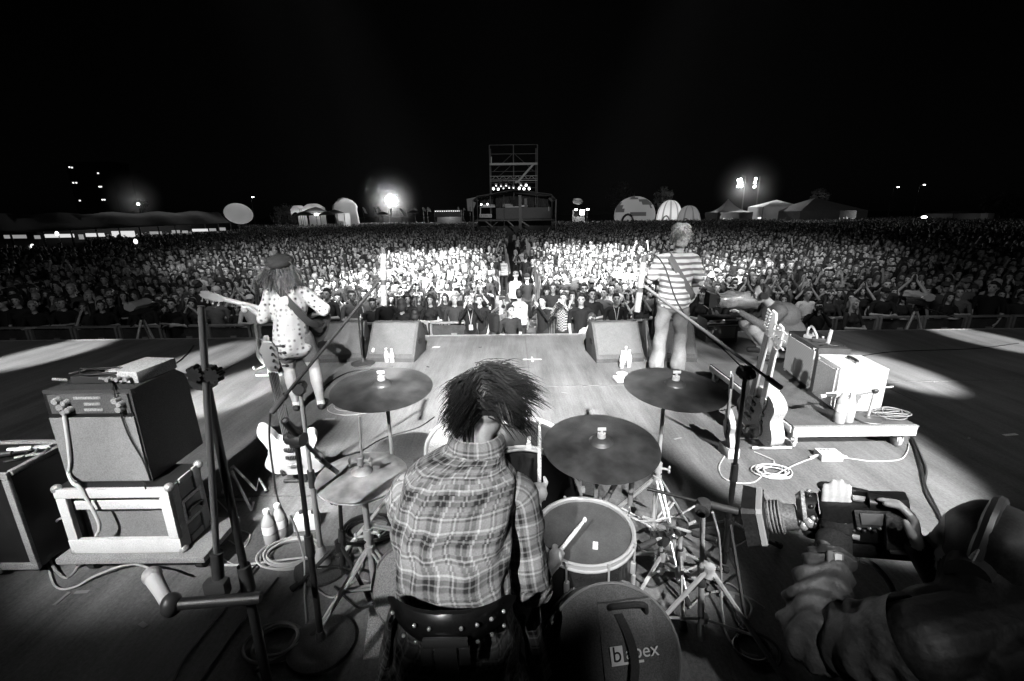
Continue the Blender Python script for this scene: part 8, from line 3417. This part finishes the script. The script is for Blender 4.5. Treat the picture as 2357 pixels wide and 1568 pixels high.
Mg = Mw @ axes(V(-0.34, -0.25, 0.93), (0.97, -0.1, 0.2), (0.0, -1, 0.15))
Mg2 = Matrix((Mg.col[0].xyz.normalized(), Mg.col[1].xyz.normalized(), Mg.col[2].xyz.normalized())).transposed().to_4x4()
Mg2.translation = Mg.translation
guitar('electric_guitar', 'electric guitar held by the guitarist in the striped tee, pale neck pointing left', Mg2, 'double', 0.045, 1.0, CREAM, 6, -1, MAPLE, True)

# crouching cameraman at the stage edge
foot = atz(1770, 822)
HB = V(0.02, -0.24, 0.9)
P = xf(head_prims((0, 0, 0), 1.05), Matrix.Translation(HB) @ Matrix.Rotation(R(14), 4, 'X'))
P += [('c', V(0, -0.06, 0.74), HB, 0.06, 0.055, 0), ('c', V(0, 0.24, 0.36), V(0, 0.02, 0.62), 0.19, 0.19, 1), ('c', V(-0.17, -0.02, 0.7), V(0.17, -0.02, 0.7), 0.095, 0.095, 1), ('e', V(0, 0.12, 0.6), (0.22, 0.2, 0.19), None, 1), ('e', V(0, 0.28, 0.26), (0.19, 0.17, 0.15), None, 2)]
for s in (-1, 1):
    kn = V(s * 0.2, -0.3, 0.44)
    P += [('c', V(s * 0.1, 0.22, 0.26), kn, 0.12, 0.095, 2), ('c', kn, V(s * 0.2, -0.02, 0.1), 0.085, 0.062, 2), ('c', V(s * 0.2, 0.0, 0.05), V(s * 0.21, -0.2, 0.045), 0.05, 0.042, 3)]
for a, e, h in ((V(0.21, -0.02, 0.7), V(0.27, -0.22, 0.5), V(0.12, -0.5, 0.66)), (V(-0.21, -0.02, 0.7), V(-0.28, -0.24, 0.48), V(-0.02, -0.42, 0.62))):
    P += [('c', a, e, 0.078, 0.066, 1), ('c', e, h, 0.062, 0.042, 1)] + hand_prims(h, V(-h.x * 0.6, -0.8, 0.4), (0, 0.3, 1), 1.0, 0, 0.6)
cm2 = figure('crouching cameraman with headphones and dark jacket on the stage edge, facing left', foot, 262, 1.0, P, [SKIN, mat('grey_jacket', 0.12, 0.85, var=0.03, scale=8, bump=0.3, bscale=40), mat('khaki', 0.36, 0.9, var=0.06, scale=6), SHOED], 0.011, [(HB + V(0.033, -0.09, 0.02), (0.02, 0.03, 0.012), 3)])
q = MB()
q.tube([HB + V(-0.1, 0.01, 0.0), HB + V(-0.085, 0.02, 0.09), HB + V(0, 0.025, 0.135), HB + V(0.085, 0.02, 0.09), HB + V(0.1, 0.01, 0.0)], 0.015, 8)
for s in (-1, 1):
    q.cyl(HB + V(s * 0.075, 0.01, -0.005), HB + V(s * 0.12, 0.01, -0.005), 0.052, 0.046, 18)
o = ob('headphones', q, DARK, None)
o.parent = cm2
cloth('hair', [('e', HB + V(0, 0.03, 0.05), (0.084, 0.098, 0.09), None, 0), ('e', HB + V(0, 0.065, -0.01), (0.08, 0.06, 0.08), None, 0)], 0.012, HAIRM, cm2, 0.003)
Mw = Matrix.Translation(foot) @ Matrix.Rotation(R(262), 4, 'Z')
t = thing('video_camera', 'video camera in crumpled rain cover on the crouching cameraman shoulder', 'camera', Mw @ V(-0.06, -0.5, 0.8))
q = MB()
q.M = Mw
rr_ = random.Random(9)
rows = []
for j in range(9):
    y_ = -0.24 - 0.065 * j
    ring = []
    for k in range(18):
        a = 2 * math.pi * k / 18
        w_ = 0.125 * (1 + 0.12 * math.sin(j * 1.7 + 3 * a) + 0.1 * math.sin(5 * a + j)) * (1.0 - 0.15 * (j > 6))
        ring.append(V(-0.07 + w_ * math.cos(a), y_, 0.8 + w_ * 0.95 * math.sin(a)))
    rows.append(ring)
q.loft(rows, caps=True)
ob('rain_cover', q, mat('crumpled_plastic', 0.22, 0.4, coat=0.1, var=0.1, scale=10, bump=0.8, bscale=25), t, 60)
q = MB()
q.M = Mw
q.loft([[V(-0.07 + a * w_, y_, 0.8 + b_ * w_ * 0.85) for a, b_ in ((-1, -1), (1, -1), (1, 1), (-1, 1))] for y_, w_ in ((-0.74, 0.075), (-0.8, 0.1), (-0.9, 0.13), (-0.895, 0.118), (-0.82, 0.085))])
ob('lens_hood', q, DARK, t, 20)
q = MB()
q.M = Mw
q.cyl((-0.07, -0.74, 0.8), (-0.07, -0.82, 0.8), 0.08, seg=18)
ob('lens', q, mat('lens_glass', 0.01, 0.05, coat=1.0), t)

# ---- cameraman in the right foreground with a shoulder camera
HC = aty(2262, 1268, 0.98)
JACK = mat('black_jacket', 0.014, 0.6, var=0.01, scale=7, bump=0.35, bscale=30)
SLV = mat('crumpled_sleeve', 0.055, 0.6, var=0.03, scale=14, bump=0.6, bscale=35, grain=0.12)
yh = 1.18
wl = aty(1924, 1226, yh)                                  # left wrist
el = aty(1878, 1462, 0.98)                                # left elbow
shl = aty(2120, 1475, 0.82)                               # left shoulder
wr = aty(2112, 1262, 1.06)
er = aty(2250, 1480, 1.05)
shr = aty(2380, 1420, 0.86)
hipc = V(shl.x + 0.25, 0.62, 0.62)
P = xf(head_prims((0, 0, 0), 1.03), Matrix.Translation(HC) @ Matrix.Rotation(R(-146), 4, 'Z') @ Matrix.Rotation(R(16), 4, 'X'))
P += [('c', shl.lerp(shr, 0.5), HC + V(0.0, 0, -0.05), 0.085, 0.075, 1), ('c', shl.lerp(shr, 0.5), HC, 0.062, 0.056, 1), ('c', shl, shr, 0.085, 0.085, 1), ('c', shl.lerp(shr, 0.5) + V(0, 0, -0.1), hipc, 0.17, 0.16, 1), ('e', shl.lerp(shr, 0.5) + V(0, -0.02, -0.14), (0.2, 0.15, 0.19), None, 1), ('e', hipc, (0.18, 0.15, 0.14), None, 2)]
for s in (-1, 1):
    kn = hipc + V(s * 0.12, 0.08, -0.3)
    P += [('c', hipc + V(s * 0.09, 0, -0.02), kn, 0.09, 0.065, 2), ('c', kn, V(kn.x, kn.y - 0.08, 0.08), 0.06, 0.045, 2), ('c', V(kn.x, kn.y - 0.08, 0.045), V(kn.x, kn.y + 0.12, 0.04), 0.045, 0.04, 2)]
P += [('c', shl, el, 0.07, 0.06, 1), ('c', el, wl, 0.052, 0.03, 1), ('c', shr, er, 0.07, 0.058, 1), ('c', er, wr, 0.05, 0.03, 1)]
upv = (aty(1926, 1130, yh + 0.04) - wl).normalized()
tow = -ray(1926, 1170).normalized()
P += hand_prims(wl, upv, tow, 1.06, 0, 0.12, 1)
# right hand folded over the rear of the camera
up2 = (aty(2098, 1180, 1.1) - wr).normalized()
P += hand_prims(wr, up2, (0.75, -0.45, 0.35), 1.02, 0, 0.75, -1)
me = fuse(P, 0.0055, 4)
me.name = 'person'
base = V(hipc.x, hipc.y, 0)
me.transform(Matrix.Translation(-base))
cm = ob('person', me, [SKIN, JACK, BLKFAB], None, 180)
cm.location = base
tag(cm, 'cameraman in black jacket and headphones, lower right corner, hand over his camera', 'person')
q = MB()
sleeve(q, [el + V(0.03, -0.02, -0.03), el, el.lerp(wl, 0.3) + V(-0.012, 0, 0), el.lerp(wl, 0.62), el.lerp(wl, 0.8)], [0.07, 0.084, 0.077, 0.064, 0.053], 64, 0.0095, 6.0, 5, 1.0, 26)
sleeve(q, [shl, shl.lerp(el, 0.5) + V(0, 0, -0.02), el + V(0.03, 0, -0.01), el + V(-0.02, 0.02, 0.04)], [0.1, 0.09, 0.084, 0.065], 48, 0.007, 5.5, 2, 1.0, 20)
ob('sleeve', q, SLV, cm, 60)
q = MB()
sleeve(q, [el.lerp(wl, 0.68), el.lerp(wl, 0.88), wl, wl + upv * 0.042], [0.05, 0.046, 0.042, 0.043], 30, 0.002, 2, 1)
ob('cuff', q, BLKFAB, cm, 60)
q = MB()
c = el.lerp(wl, 0.7) + tow * 0.058
q.box(c + V(0.012, 0, 0.01), (0.05, 0.012, 0.045), (R(-30), R(12), 0), bevel=0.006)
cs = ob('cuff_tab', q, mat('tab_grey', 0.12, 0.7), cm)
q = MB()
q.box(c + tow * 0.009 + V(0.02, 0, 0.012), (0.022, 0.006, 0.03), (R(-30), R(12), 0), bevel=0.002)
q.box(c + tow * 0.004 + V(-0.035, 0, -0.035), (0.06, 0.006, 0.03), (R(-30), R(-20), 0), bevel=0.002)
ob('cuff_patch', q, mat('patch_pale', 0.5, 0.7), cs)
cloth_o = fuse([('e', HC + V(0.012, -0.014, 0.032), (0.107, 0.107, 0.108), None, 0), ('e', HC + V(0.02, -0.03, -0.02), (0.09, 0.09, 0.11), None, 0), ('e', HC + V(0.04, -0.03, -0.08), (0.07, 0.07, 0.06), None, 0)], 0.009, 3, None, (), None, wrinkle(0.004, 60, 40))
cloth_o.name = 'hair'
o = ob('hair', cloth_o, HAIRD, cm, 180)
q = MB()
fdir = V(math.sin(R(-146)), -math.cos(R(-146)), 0)
sdir = V(-fdir.y, fdir.x, 0)
q.tube([HC + sdir * 0.105 + V(0, 0, -0.01), HC + sdir * 0.1 + V(0, 0, 0.06), HC + sdir * 0.055 + V(0, 0, 0.125), HC + V(0, 0, 0.142), HC - sdir * 0.055 + V(0, 0, 0.125), HC - sdir * 0.1 + V(0, 0, 0.06), HC - sdir * 0.105 + V(0, 0, -0.01)], 0.015, 8)
for s in (-1, 1):
    q.cyl(HC + sdir * 0.08 * s + V(0, 0, -0.015), HC + sdir * 0.128 * s + V(0, 0, -0.015), 0.05, 0.044, 20)
o = ob('headphones', q, DARK, cm)
for s in (-1, 1):
    q = MB()
    q.box(HC + sdir * 0.11 * s + V(0, 0, 0.045), (0.012, 0.012, 0.035), (0, 0.2, 0), bevel=0.003)
    ob('headphone_slider', q, STEEL, o)

# the shoulder camera itself: hood, lens, drive unit, body, handle, viewfinder, battery
cf, cb = aty(1745, 1184, 1.32), aty(2085, 1200, 1.14)
cd = (cf - cb).normalized()
cu = V(0, 0, 1)
cu = (cu - cd * cu.dot(cd)).normalized()
cs_ = cd.cross(cu)                                         # sideways, away from the operator
t = thing('shoulder_camera', 'black broadcast shoulder camera with flared lens hood in the right foreground', 'camera', cf.lerp(cb, 0.5))
BODYM = mat('camera_body', 0.017, 0.35, var=0.006, scale=12)


def cpt(px, py, off=0.0):
    """Point in the plane of the camera's length."""
    d = ray(px, py)
    n_ = cs_
    o_ = V(0, 0, CAMH)
    s = (cf + n_ * off - o_).dot(n_) / d.dot(n_)
    return o_ + d * s


def cpart(nm, fn, m_, parent=None, sm=40):
    q_ = MB()
    fn(q_)
    return ob(nm, q_, m_, parent or t, sm)


MR = Matrix((cd, cs_, cu)).transposed()
hc0 = cpt(1762, 1188)
hc1 = cpt(1722, 1184)


def hood(q_):
    rg = []
    for p, w_, h_ in ((hc0 + cd * -0.006, 0.044, 0.04), (hc0 + cd * 0.004, 0.076, 0.062), (hc0 + cd * 0.06, 0.088, 0.071), (hc0 + cd * 0.057, 0.08, 0.064), (hc0 + cd * 0.006, 0.06, 0.05)):
        rg.append([p + cs_ * w_ * a + cu * h_ * b_ for a, b_ in ((-1, -0.85), (-0.85, -1), (0.85, -1), (1, -0.85), (1, 0.85), (0.85, 1), (-0.85, 1), (-1, 0.85))])
    q_.loft(rg, caps=True)


cpart('lens_hood', hood, BODYM, None, 25)
cpart('hood_rim', lambda q_: q_.loft([[hc0 + cd * dd + cs_ * 0.078 * k * a + cu * 0.064 * k * b_ for a, b_ in ((-1, -0.85), (-0.85, -1), (0.85, -1), (1, -0.85), (1, 0.85), (0.85, 1), (-0.85, 1), (-1, 0.85))] for dd, k in ((0.0, 0.97), (0.004, 1.03), (0.018, 1.05), (0.02, 1.0))]), mat('hood_rim_grey', 0.3, 0.5), None, 25)
lb0, lb1 = cpt(1762, 1189), cpt(1835, 1190)
cpart('lens_barrel', lambda q_: q_.tube([lb0, lb0.lerp(lb1, 0.1), lb0.lerp(lb1, 0.12), lb0.lerp(lb1, 0.55), lb0.lerp(lb1, 0.6), lb1], [0.048, 0.05, 0.053, 0.051, 0.042, 0.04], 28), mat('lens_grey', 0.22, 0.35, 0.3, var=0.06, scale=60, stretch=(1, 1, 1)))
for k in range(7):
    cpart('focus_tooth_ring', lambda q_, k=k: q_.tube([lb0.lerp(lb1, 0.16 + k * 0.055), lb0.lerp(lb1, 0.19 + k * 0.055)], [0.0545, 0.0545], 28), BODYM if k % 2 else mat('ring_grey', 0.3, 0.4))
dr0, dr1 = cpt(1834, 1170, 0.02), cpt(1884, 1174, 0.02)
cpart('zoom_drive', lambda q_: q_.tube([dr0, dr0.lerp(dr1, 0.15), dr0.lerp(dr1, 0.2), dr1], [0.044, 0.052, 0.056, 0.053], 26), BODYM)
cpart('bright_ring', lambda q_: q_.tube([dr0.lerp(dr1, 0.26), dr0.lerp(dr1, 0.44)], [0.0575, 0.0575], 26), mat('scale_ring', 0.5, 0.35, 0.3, var=0.3, scale=45))
for i in range(9):
    a = R(-40 + 36 * i)
    c_ = dr0.lerp(dr1, 0.7) + (cs_ * math.cos(a) + cu * math.sin(a)) * 0.056
    cpart('knurl', lambda q_, c_=c_: q_.ball(c_, 0.008, 8, 6), STEEL if i % 3 == 0 else BODYM)
for (px, py, s) in ((1862, 1202, 0.016), (1875, 1208, 0.012), (1850, 1210, 0.014), (1880, 1196, 0.01), (1838, 1203, 0.011)):
    cpart('lens_lever', lambda q_, px=px, py=py, s=s: q_.ball(cpt(px, py, -0.03), (s, s, s * 1.2), 10, 8), ALU if px in (1862, 1850) else BODYM)
cpart('drive_foot', lambda q_: q_.ball(cpt(1868, 1222, 0.0), (0.03, 0.025, 0.024), 14, 10), BODYM)
b0, b1 = cpt(1890, 1184), cpt(2040, 1192)
bc_ = (b0 + b1) / 2
bl_ = (b1 - b0).length
body_ = cpart('camera_body', lambda q_: q_.box(bc_, (bl_, 0.1, 0.12), MR, 0, 0.012), BODYM)
cpart('top_handle', lambda q_: q_.tube(cmr([cpt(1886, 1122, 0.075), cpt(1900, 1118, 0.075), cpt(1955, 1130, 0.075), cpt(2000, 1140, 0.075), cpt(2020, 1160, 0.075), cpt(2030, 1175, 0.075)], 5), 0.014, 10), BODYM)
cpart('handle_trim', lambda q_: q_.tube([cpt(1962, 1146, -0.015), cpt(1992, 1150, -0.015)], 0.009, 8), mat('trim_pale', 0.45, 0.4))
cpart('viewfinder', lambda q_: q_.tube([cpt(1998, 1158, -0.02), cpt(2050, 1166, -0.02)], [0.03, 0.027], 20), BODYM)
cpart('side_panel', lambda q_: q_.box(cpt(2010, 1196, -0.055), (0.085, 0.008, 0.055), MR, 0, 0.004), mat('panel_mid', 0.09, 0.45, var=0.03, scale=20), body_)
cpart('side_display', lambda q_: q_.box(cpt(2008, 1196, -0.061), (0.055, 0.004, 0.036), MR, 0, 0.002), mat('display_grey', 0.2, 0.3), body_)
for i in range(6):
    cpart('switch', lambda q_, i=i: q_.ball(cpt(1965 + 12 * i, 1222 - (i % 2) * 6, -0.055), (0.006, 0.006, 0.006), 8, 6), STEEL if i % 2 else DARK, body_)
bt = cpt(2062, 1212, -0.03)
bat = cpart('battery', lambda q_: q_.box(bt, (0.06, 0.09, 0.115), MR @ Euler((0, R(-6), 0)).to_matrix(), 0, 0.01), mat('battery_grey', 0.13, 0.45, var=0.04, scale=10))
cpart('battery_edge', lambda q_: q_.box(bt - cs_ * 0.05 - cu * 0.05, (0.055, 0.01, 0.008), MR, 0, 0.002), mat('trim_pale', 0.45, 0.4), bat)
cpart('rear_lug', lambda q_: q_.box(cpt(2045, 1150), (0.09, 0.05, 0.03), MR, 0, 0.006), BODYM)
cpart('shoulder_pad', lambda q_: q_.box(cpt(2010, 1252, 0.0), (0.2, 0.09, 0.05), MR, 0, 0.018), BLKFAB)
cpart('toggle', lambda q_: q_.cyl(cpt(1952, 1232, -0.05), cpt(1978, 1238, -0.05), 0.009, 0.009, 10), mat('trim_pale', 0.45, 0.4))
q = MB()
q.tube(cmr([cpt(1985, 1290, 0.05), cpt(2010, 1300, 0.0), cpt(2045, 1340, -0.02), cpt(2070, 1400, 0.0), cpt(2095, 1450, 0.05)], 6), 0.009, 8)
tag(ob('cable', q, mat('grey_cable', 0.3, 0.45)), 'grey camera cable curving down under the foreground cameraman arm', 'cable')

# ------------------------------------------------------------------ cables and coils on the floor
def cable(label, pts, r=0.005, m_=None, z=None, n=7, seg=6):
    q = MB()
    ps = [atz(p[0], p[1], r + 0.002 + (p[2] if len(p) > 2 else 0)) for p in pts]
    q.tube(cmr(ps, n), r, seg)
    return tag(ob('cable', q, m_ or CABLEB), label, 'cable')


def coil(label, px, py, rad, turns, r=0.006, m_=None, seed=1, tail=None, squash=1.0, wob=0.12):
    rr_ = random.Random(seed)
    c = atz(px, py)
    ps = []
    for i in range(turns * 12):
        a = i * math.pi / 6
        k = rad * (1 + wob * math.sin(a / 2.7 + seed) + rr_.uniform(-0.02, 0.02) - 0.1 * (i / (turns * 12)))
        ps.append(c + V(k * math.cos(a) + 0.02 * math.sin(a * 0.31), k * squash * math.sin(a), r + 0.002 + r * 1.3 * (i // 12) * 0.7))
    if tail:
        ps += [atz(p[0], p[1], r + 0.002) for p in tail]
    q = MB()
    q.tube(cmr(ps, 3), r, 6)
    return tag(ob('cable_coil', q, m_ or CABLEB), label, 'cable coil', 'cable coils on the stage')


GREYC = mat('grey_lead2', 0.38, 0.5)
coil('coil of pale cable between the water bottles and left mic stands', 668, 1278, 0.17, 5, 0.0065, CABLEW, 1, ((560, 1300), (498, 1300)), 0.75)
coil('coil of pale thick cable at the lower left beside the round mic base', 634, 1485, 0.115, 4, 0.0075, CABLEW, 2, ((700, 1470), (705, 1440)), 0.9)
coil('tangled coil of pale lead on the floor right of the guitars', 1778, 1090, 0.12, 6, 0.0055, CABLEW, 3, ((1830, 1070), (1860, 1058), (1884, 1050)), 0.7, 0.3)
coil('black cable coil behind the hi-hat stand', 850, 1225, 0.17, 7, 0.007, CABLEB, 4, ((905, 1215), (930, 1200)), 0.8)
coil('small coil of dark cable beside the tripod feet, lower right', 1735, 1500, 0.09, 3, 0.007, CABLEB, 5, ((1700, 1440), (1690, 1400)), 0.9)
coil('loose loop of thin cable beyond the hi-hat on the open floor', 815, 935, 0.24, 2, 0.004, GREYC, 6, None, 0.8, 0.3)
cable('pale lead sweeping from the guitars to the tangled coil', ((1668, 1050), (1655, 1075), (1665, 1100), (1700, 1112), (1735, 1110), (1755, 1095)), 0.0055, CABLEW)
cable('thin white lead joining the white box and the trolley wheel', ((1925, 1052), (1960, 1056), (2010, 1062), (2070, 1058), (2088, 1040), (2092, 1022)), 0.005, CABLEW)
cable('loop of pale lead under the white guitar stand', ((1736, 1040), (1760, 1050), (1782, 1062), (1770, 1075), (1742, 1072)), 0.005, CABLEW)
cable('black multicore bundle running down the right of the stage floor', ((2098, 1010), (2112, 1050), (2122, 1085), (2130, 1120), (2150, 1160), (2175, 1210), (2210, 1260)), 0.011, CABLEB)
cable('second black multicore beside the first on the right floor', ((2100, 1005), (2118, 1045), (2132, 1080), (2128, 1120), (2140, 1150), (2168, 1195), (2200, 1240)), 0.009, mat('dark_lead', 0.05, 0.5))
cable('thin black lead crossing the right stage floor to its edge', ((1965, 822), (2050, 810), (2150, 806), (2250, 802), (2345, 790)), 0.006, CABLEB)
cable('pale microphone lead arching from the left case to the clamp microphone', ((110, 1300), (128, 1350), (170, 1352), (220, 1325, 0.02), (290, 1300, 0.05), (335, 1305, 0.12), (352, 1322, 0.2)), 0.006, CABLEW)
cable('looped dark lead with plug hanging between the two flight cases', ((160, 1190, 0.3), (130, 1200, 0.25), (115, 1250, 0.1), (120, 1300, 0.02), (150, 1330), (175, 1310), (182, 1260, 0.1), (170, 1225, 0.2)), 0.007, GREYC)
cable('thin pale lead from the dolly across the floor to the coil', ((490, 1270), (540, 1300), (600, 1305), (650, 1300)), 0.003, CABLEW)
cable('thin wire curling behind the foreground stand left of the bottles', ((500, 1150), (530, 1185), (545, 1215), (575, 1230), (560, 1260), (520, 1240)), 0.004, CABLEW)
cable('pale lead hanging down from the left overhead boom to the floor coil', ((668, 1185, 0.42), (685, 1230, 0.25), (700, 1290, 0.08), (702, 1370), (707, 1440), (715, 1466), (690, 1472)), 0.0065, GREYC)
cable('dark lead dropping from the left boom end behind the stands', ((622, 950, 0.95), (620, 1010, 0.7), (628, 1080, 0.45), (640, 1150, 0.2), (662, 1205, 0.02), (640, 1250), (560, 1330)), 0.006, CABLEB)
cable('pale thick lead looping round the bright cone base', ((760, 1262), (785, 1270), (780, 1305), (745, 1318), (715, 1300), (722, 1272)), 0.007, GREYC)
cable('pale lead curving beside the hi-hat tripod', ((800, 1250), (828, 1262), (835, 1300), (810, 1345)), 0.007, GREYC)
cable('pale lead draped from the dark arm to the floor tom microphone', ((1449, 1168, 0.62), (1452, 1190, 0.52), (1490, 1200, 0.5), (1560, 1185, 0.5), (1600, 1165, 0.52)), 0.005, GREYC)
cable('grey lead hanging straight down beside the chrome tripod stand', ((1640, 1180, 0.55), (1655, 1240, 0.36), (1660, 1330, 0.12), (1662, 1400, 0.02), (1675, 1465), (1712, 1502), (1745, 1512)), 0.0065, GREYC)
cable('pale lead arching over the floor by the rubber tripod feet', ((1585, 1400), (1625, 1368), (1670, 1362), (1720, 1375), (1760, 1400)), 0.006, GREYC)
cable('long straight black lead along the left floor beside the stand foot', ((600, 1300), (520, 1400), (430, 1510), (400, 1568)), 0.006, CABLEB)
cable('second long black lead fanning over the dark left floor', ((640, 1330), (560, 1430), (480, 1540), (440, 1600)), 0.006, CABLEB)
cable('thin black cable lying along the lit left stage floor', ((330, 862), (400, 838), (430, 815), (445, 795)), 0.008, CABLEB)
cable('black leads running from the kit towards the left monitors', ((1000, 960), (960, 985), (880, 1010), (800, 1060)), 0.006, CABLEB)
cable('black cable by the left monitors sweeping towards the bass player', ((905, 845), (860, 848), (800, 858), (760, 880), (730, 905)), 0.008, CABLEB)
cable('dark loops of lead behind the right crash cymbal stand', ((1640, 870), (1690, 885), (1640, 915), (1620, 935), (1660, 945), (1700, 930)), 0.006, CABLEB)
cable('dark lead snaking through the tripods right of the floor tom', ((1460, 1330), (1500, 1352), (1545, 1335), (1590, 1360), (1620, 1330), (1660, 1345), (1700, 1320)), 0.006, CABLEB)
cable('pale lead wandering past the chrome stands to the lower right', ((1540, 1290), (1580, 1312), (1620, 1300), (1650, 1335), (1690, 1350), (1730, 1400), (1700, 1450)), 0.0055, GREYC)
cable('dark lead under the hi-hat stand running to the drummer', ((770, 1350), (800, 1380), (830, 1400), (870, 1390), (900, 1420)), 0.006, CABLEB)
cable('thin pale lead between the left stands and hi-hat stand', ((720, 1350), (760, 1375), (790, 1360), (820, 1335), (850, 1340)), 0.005, GREYC)
# DI box on the lead
p = atz(1905, 1055)
t = thing('effects_box', 'white effects box with leads on both sides before the trolley', 'effects box', p)
q = MB()
q.box(p + V(0, 0, 0.032), (0.17, 0.12, 0.06), (0, 0, -0.06), bevel=0.006)
ob('housing', q, WHITE, t)
for s, dx in ((-1, -0.085), (1, 0.085)):
    q = MB()
    q.cyl(p + V(dx, 0.0, 0.03), p + V(dx + s * 0.07, -0.005, 0.014), 0.011, 0.007, 10)
    ob('jack_plug', q, TUBEW, t)
for i in range(3):
    q = MB()
    q.cyl(p + V(-0.05 + 0.03 * i, 0.02, 0.06), p + V(-0.05 + 0.03 * i, 0.02, 0.075), 0.009, seg=10)
    ob('knob', q, ALU, t)
# plug board between the cases
p = atz(160, 1262)
t = thing('power_strip', 'power strip with white plugs on floor between the left flight cases', 'power strip', p)
q = MB()
q.box(p + V(0, 0, 0.03), (0.08, 0.3, 0.05), (0, 0, 0.2), bevel=0.008)
ob('housing', q, DARK, t)
for i in range(4):
    q = MB()
    c = p + V(0.012 * i - 0.02, -0.1 + 0.065 * i, 0.055)
    q.cyl(c, c + V(0, 0, 0.04), 0.02, 0.016, 10)
    ob('plug', q, WHITE if i % 2 else ALU, t)
# pale plug lying by the tripod
p = atz(1668, 1375)
q = MB()
q.tube([p + V(-0.03, 0, 0.02), p + V(0.0, -0.01, 0.02), p + V(0.035, -0.03, 0.022)], [0.008, 0.014, 0.022], 12)
tag(ob('cable_plug', q, mat('plug_pale', 0.4, 0.5)), 'pale cable plug lying on floor right of the chrome tripod', 'plug')

# ------------------------------------------------------------------ night haze over the field, with a few searching beams in it
q = MB()
q.box((0, 120, 9), (500, 270, 23.4))
hz = bpy.data.materials.new('haze_air')
hz.use_nodes = True
t = hz.node_tree
t.nodes.clear()
pv_ = t.nodes.new('ShaderNodeVolumePrincipled')
pv_.inputs['Color'].default_value = (0.9, 0.9, 0.9, 1)
pv_.inputs['Density'].default_value = 0.000025
mo_ = t.nodes.new('ShaderNodeOutputMaterial')
t.links.new(pv_.outputs[0], mo_.inputs['Volume'])
haze = ob('haze', q, hz, None, 0)
haze['kind'] = 'stuff'
haze['label'] = 'thin night haze hanging over stage and crowd'


# haze balls added to give the lamps their round glow
def glow_haze(label, c, r, dens, watts, lamp_at=None):
    m = bpy.data.materials.new('glow_air')
    m.use_nodes = True
    t = m.node_tree
    t.nodes.clear()
    v_ = t.nodes.new('ShaderNodeVolumePrincipled')
    v_.inputs['Color'].default_value = (0.9, 0.9, 0.9, 1)
    tc = t.nodes.new('ShaderNodeTexCoord')
    gr = t.nodes.new('ShaderNodeTexGradient')
    gr.gradient_type = 'SPHERICAL'
    mp = t.nodes.new('ShaderNodeMapping')
    mp.inputs['Scale'].default_value = (1 / r, 1 / r, 1 / r)
    mu = t.nodes.new('ShaderNodeMath')
    mu.operation = 'MULTIPLY'
    mu.inputs[1].default_value = dens
    t.links.new(tc.outputs['Object'], mp.inputs[0])
    t.links.new(mp.outputs[0], gr.inputs[0])
    t.links.new(gr.outputs['Fac'], mu.inputs[0])
    t.links.new(mu.outputs[0], v_.inputs['Density'])
    o_ = t.nodes.new('ShaderNodeOutputMaterial')
    t.links.new(v_.outputs[0], o_.inputs['Volume'])
    q = MB()
    q.ball((0, 0, 0), r, 24, 16)
    s_ = ob('glow_haze', q, m, None)
    s_.location = c
    s_['kind'] = 'stuff'
    s_['label'] = label
    fill_light(lamp_at or c, watts, 0.3, 'flood_lamp')  # added lamp that makes the haze ball glow


glow_haze('added haze glowing round the twin floodlights left of the tower', aty(899, 458, 123), 8.5, 0.016, 1000)
glow_haze('added haze glowing under the right floodlight masts', aty(1722, 432, 116), 8.0, 0.02, 700, aty(1712, 424, 116))
glow_haze('added haze glowing above the tree lamp on the far left', aty(306, 455, 84), 4.5, 0.02, 40, aty(314, 466, 84))
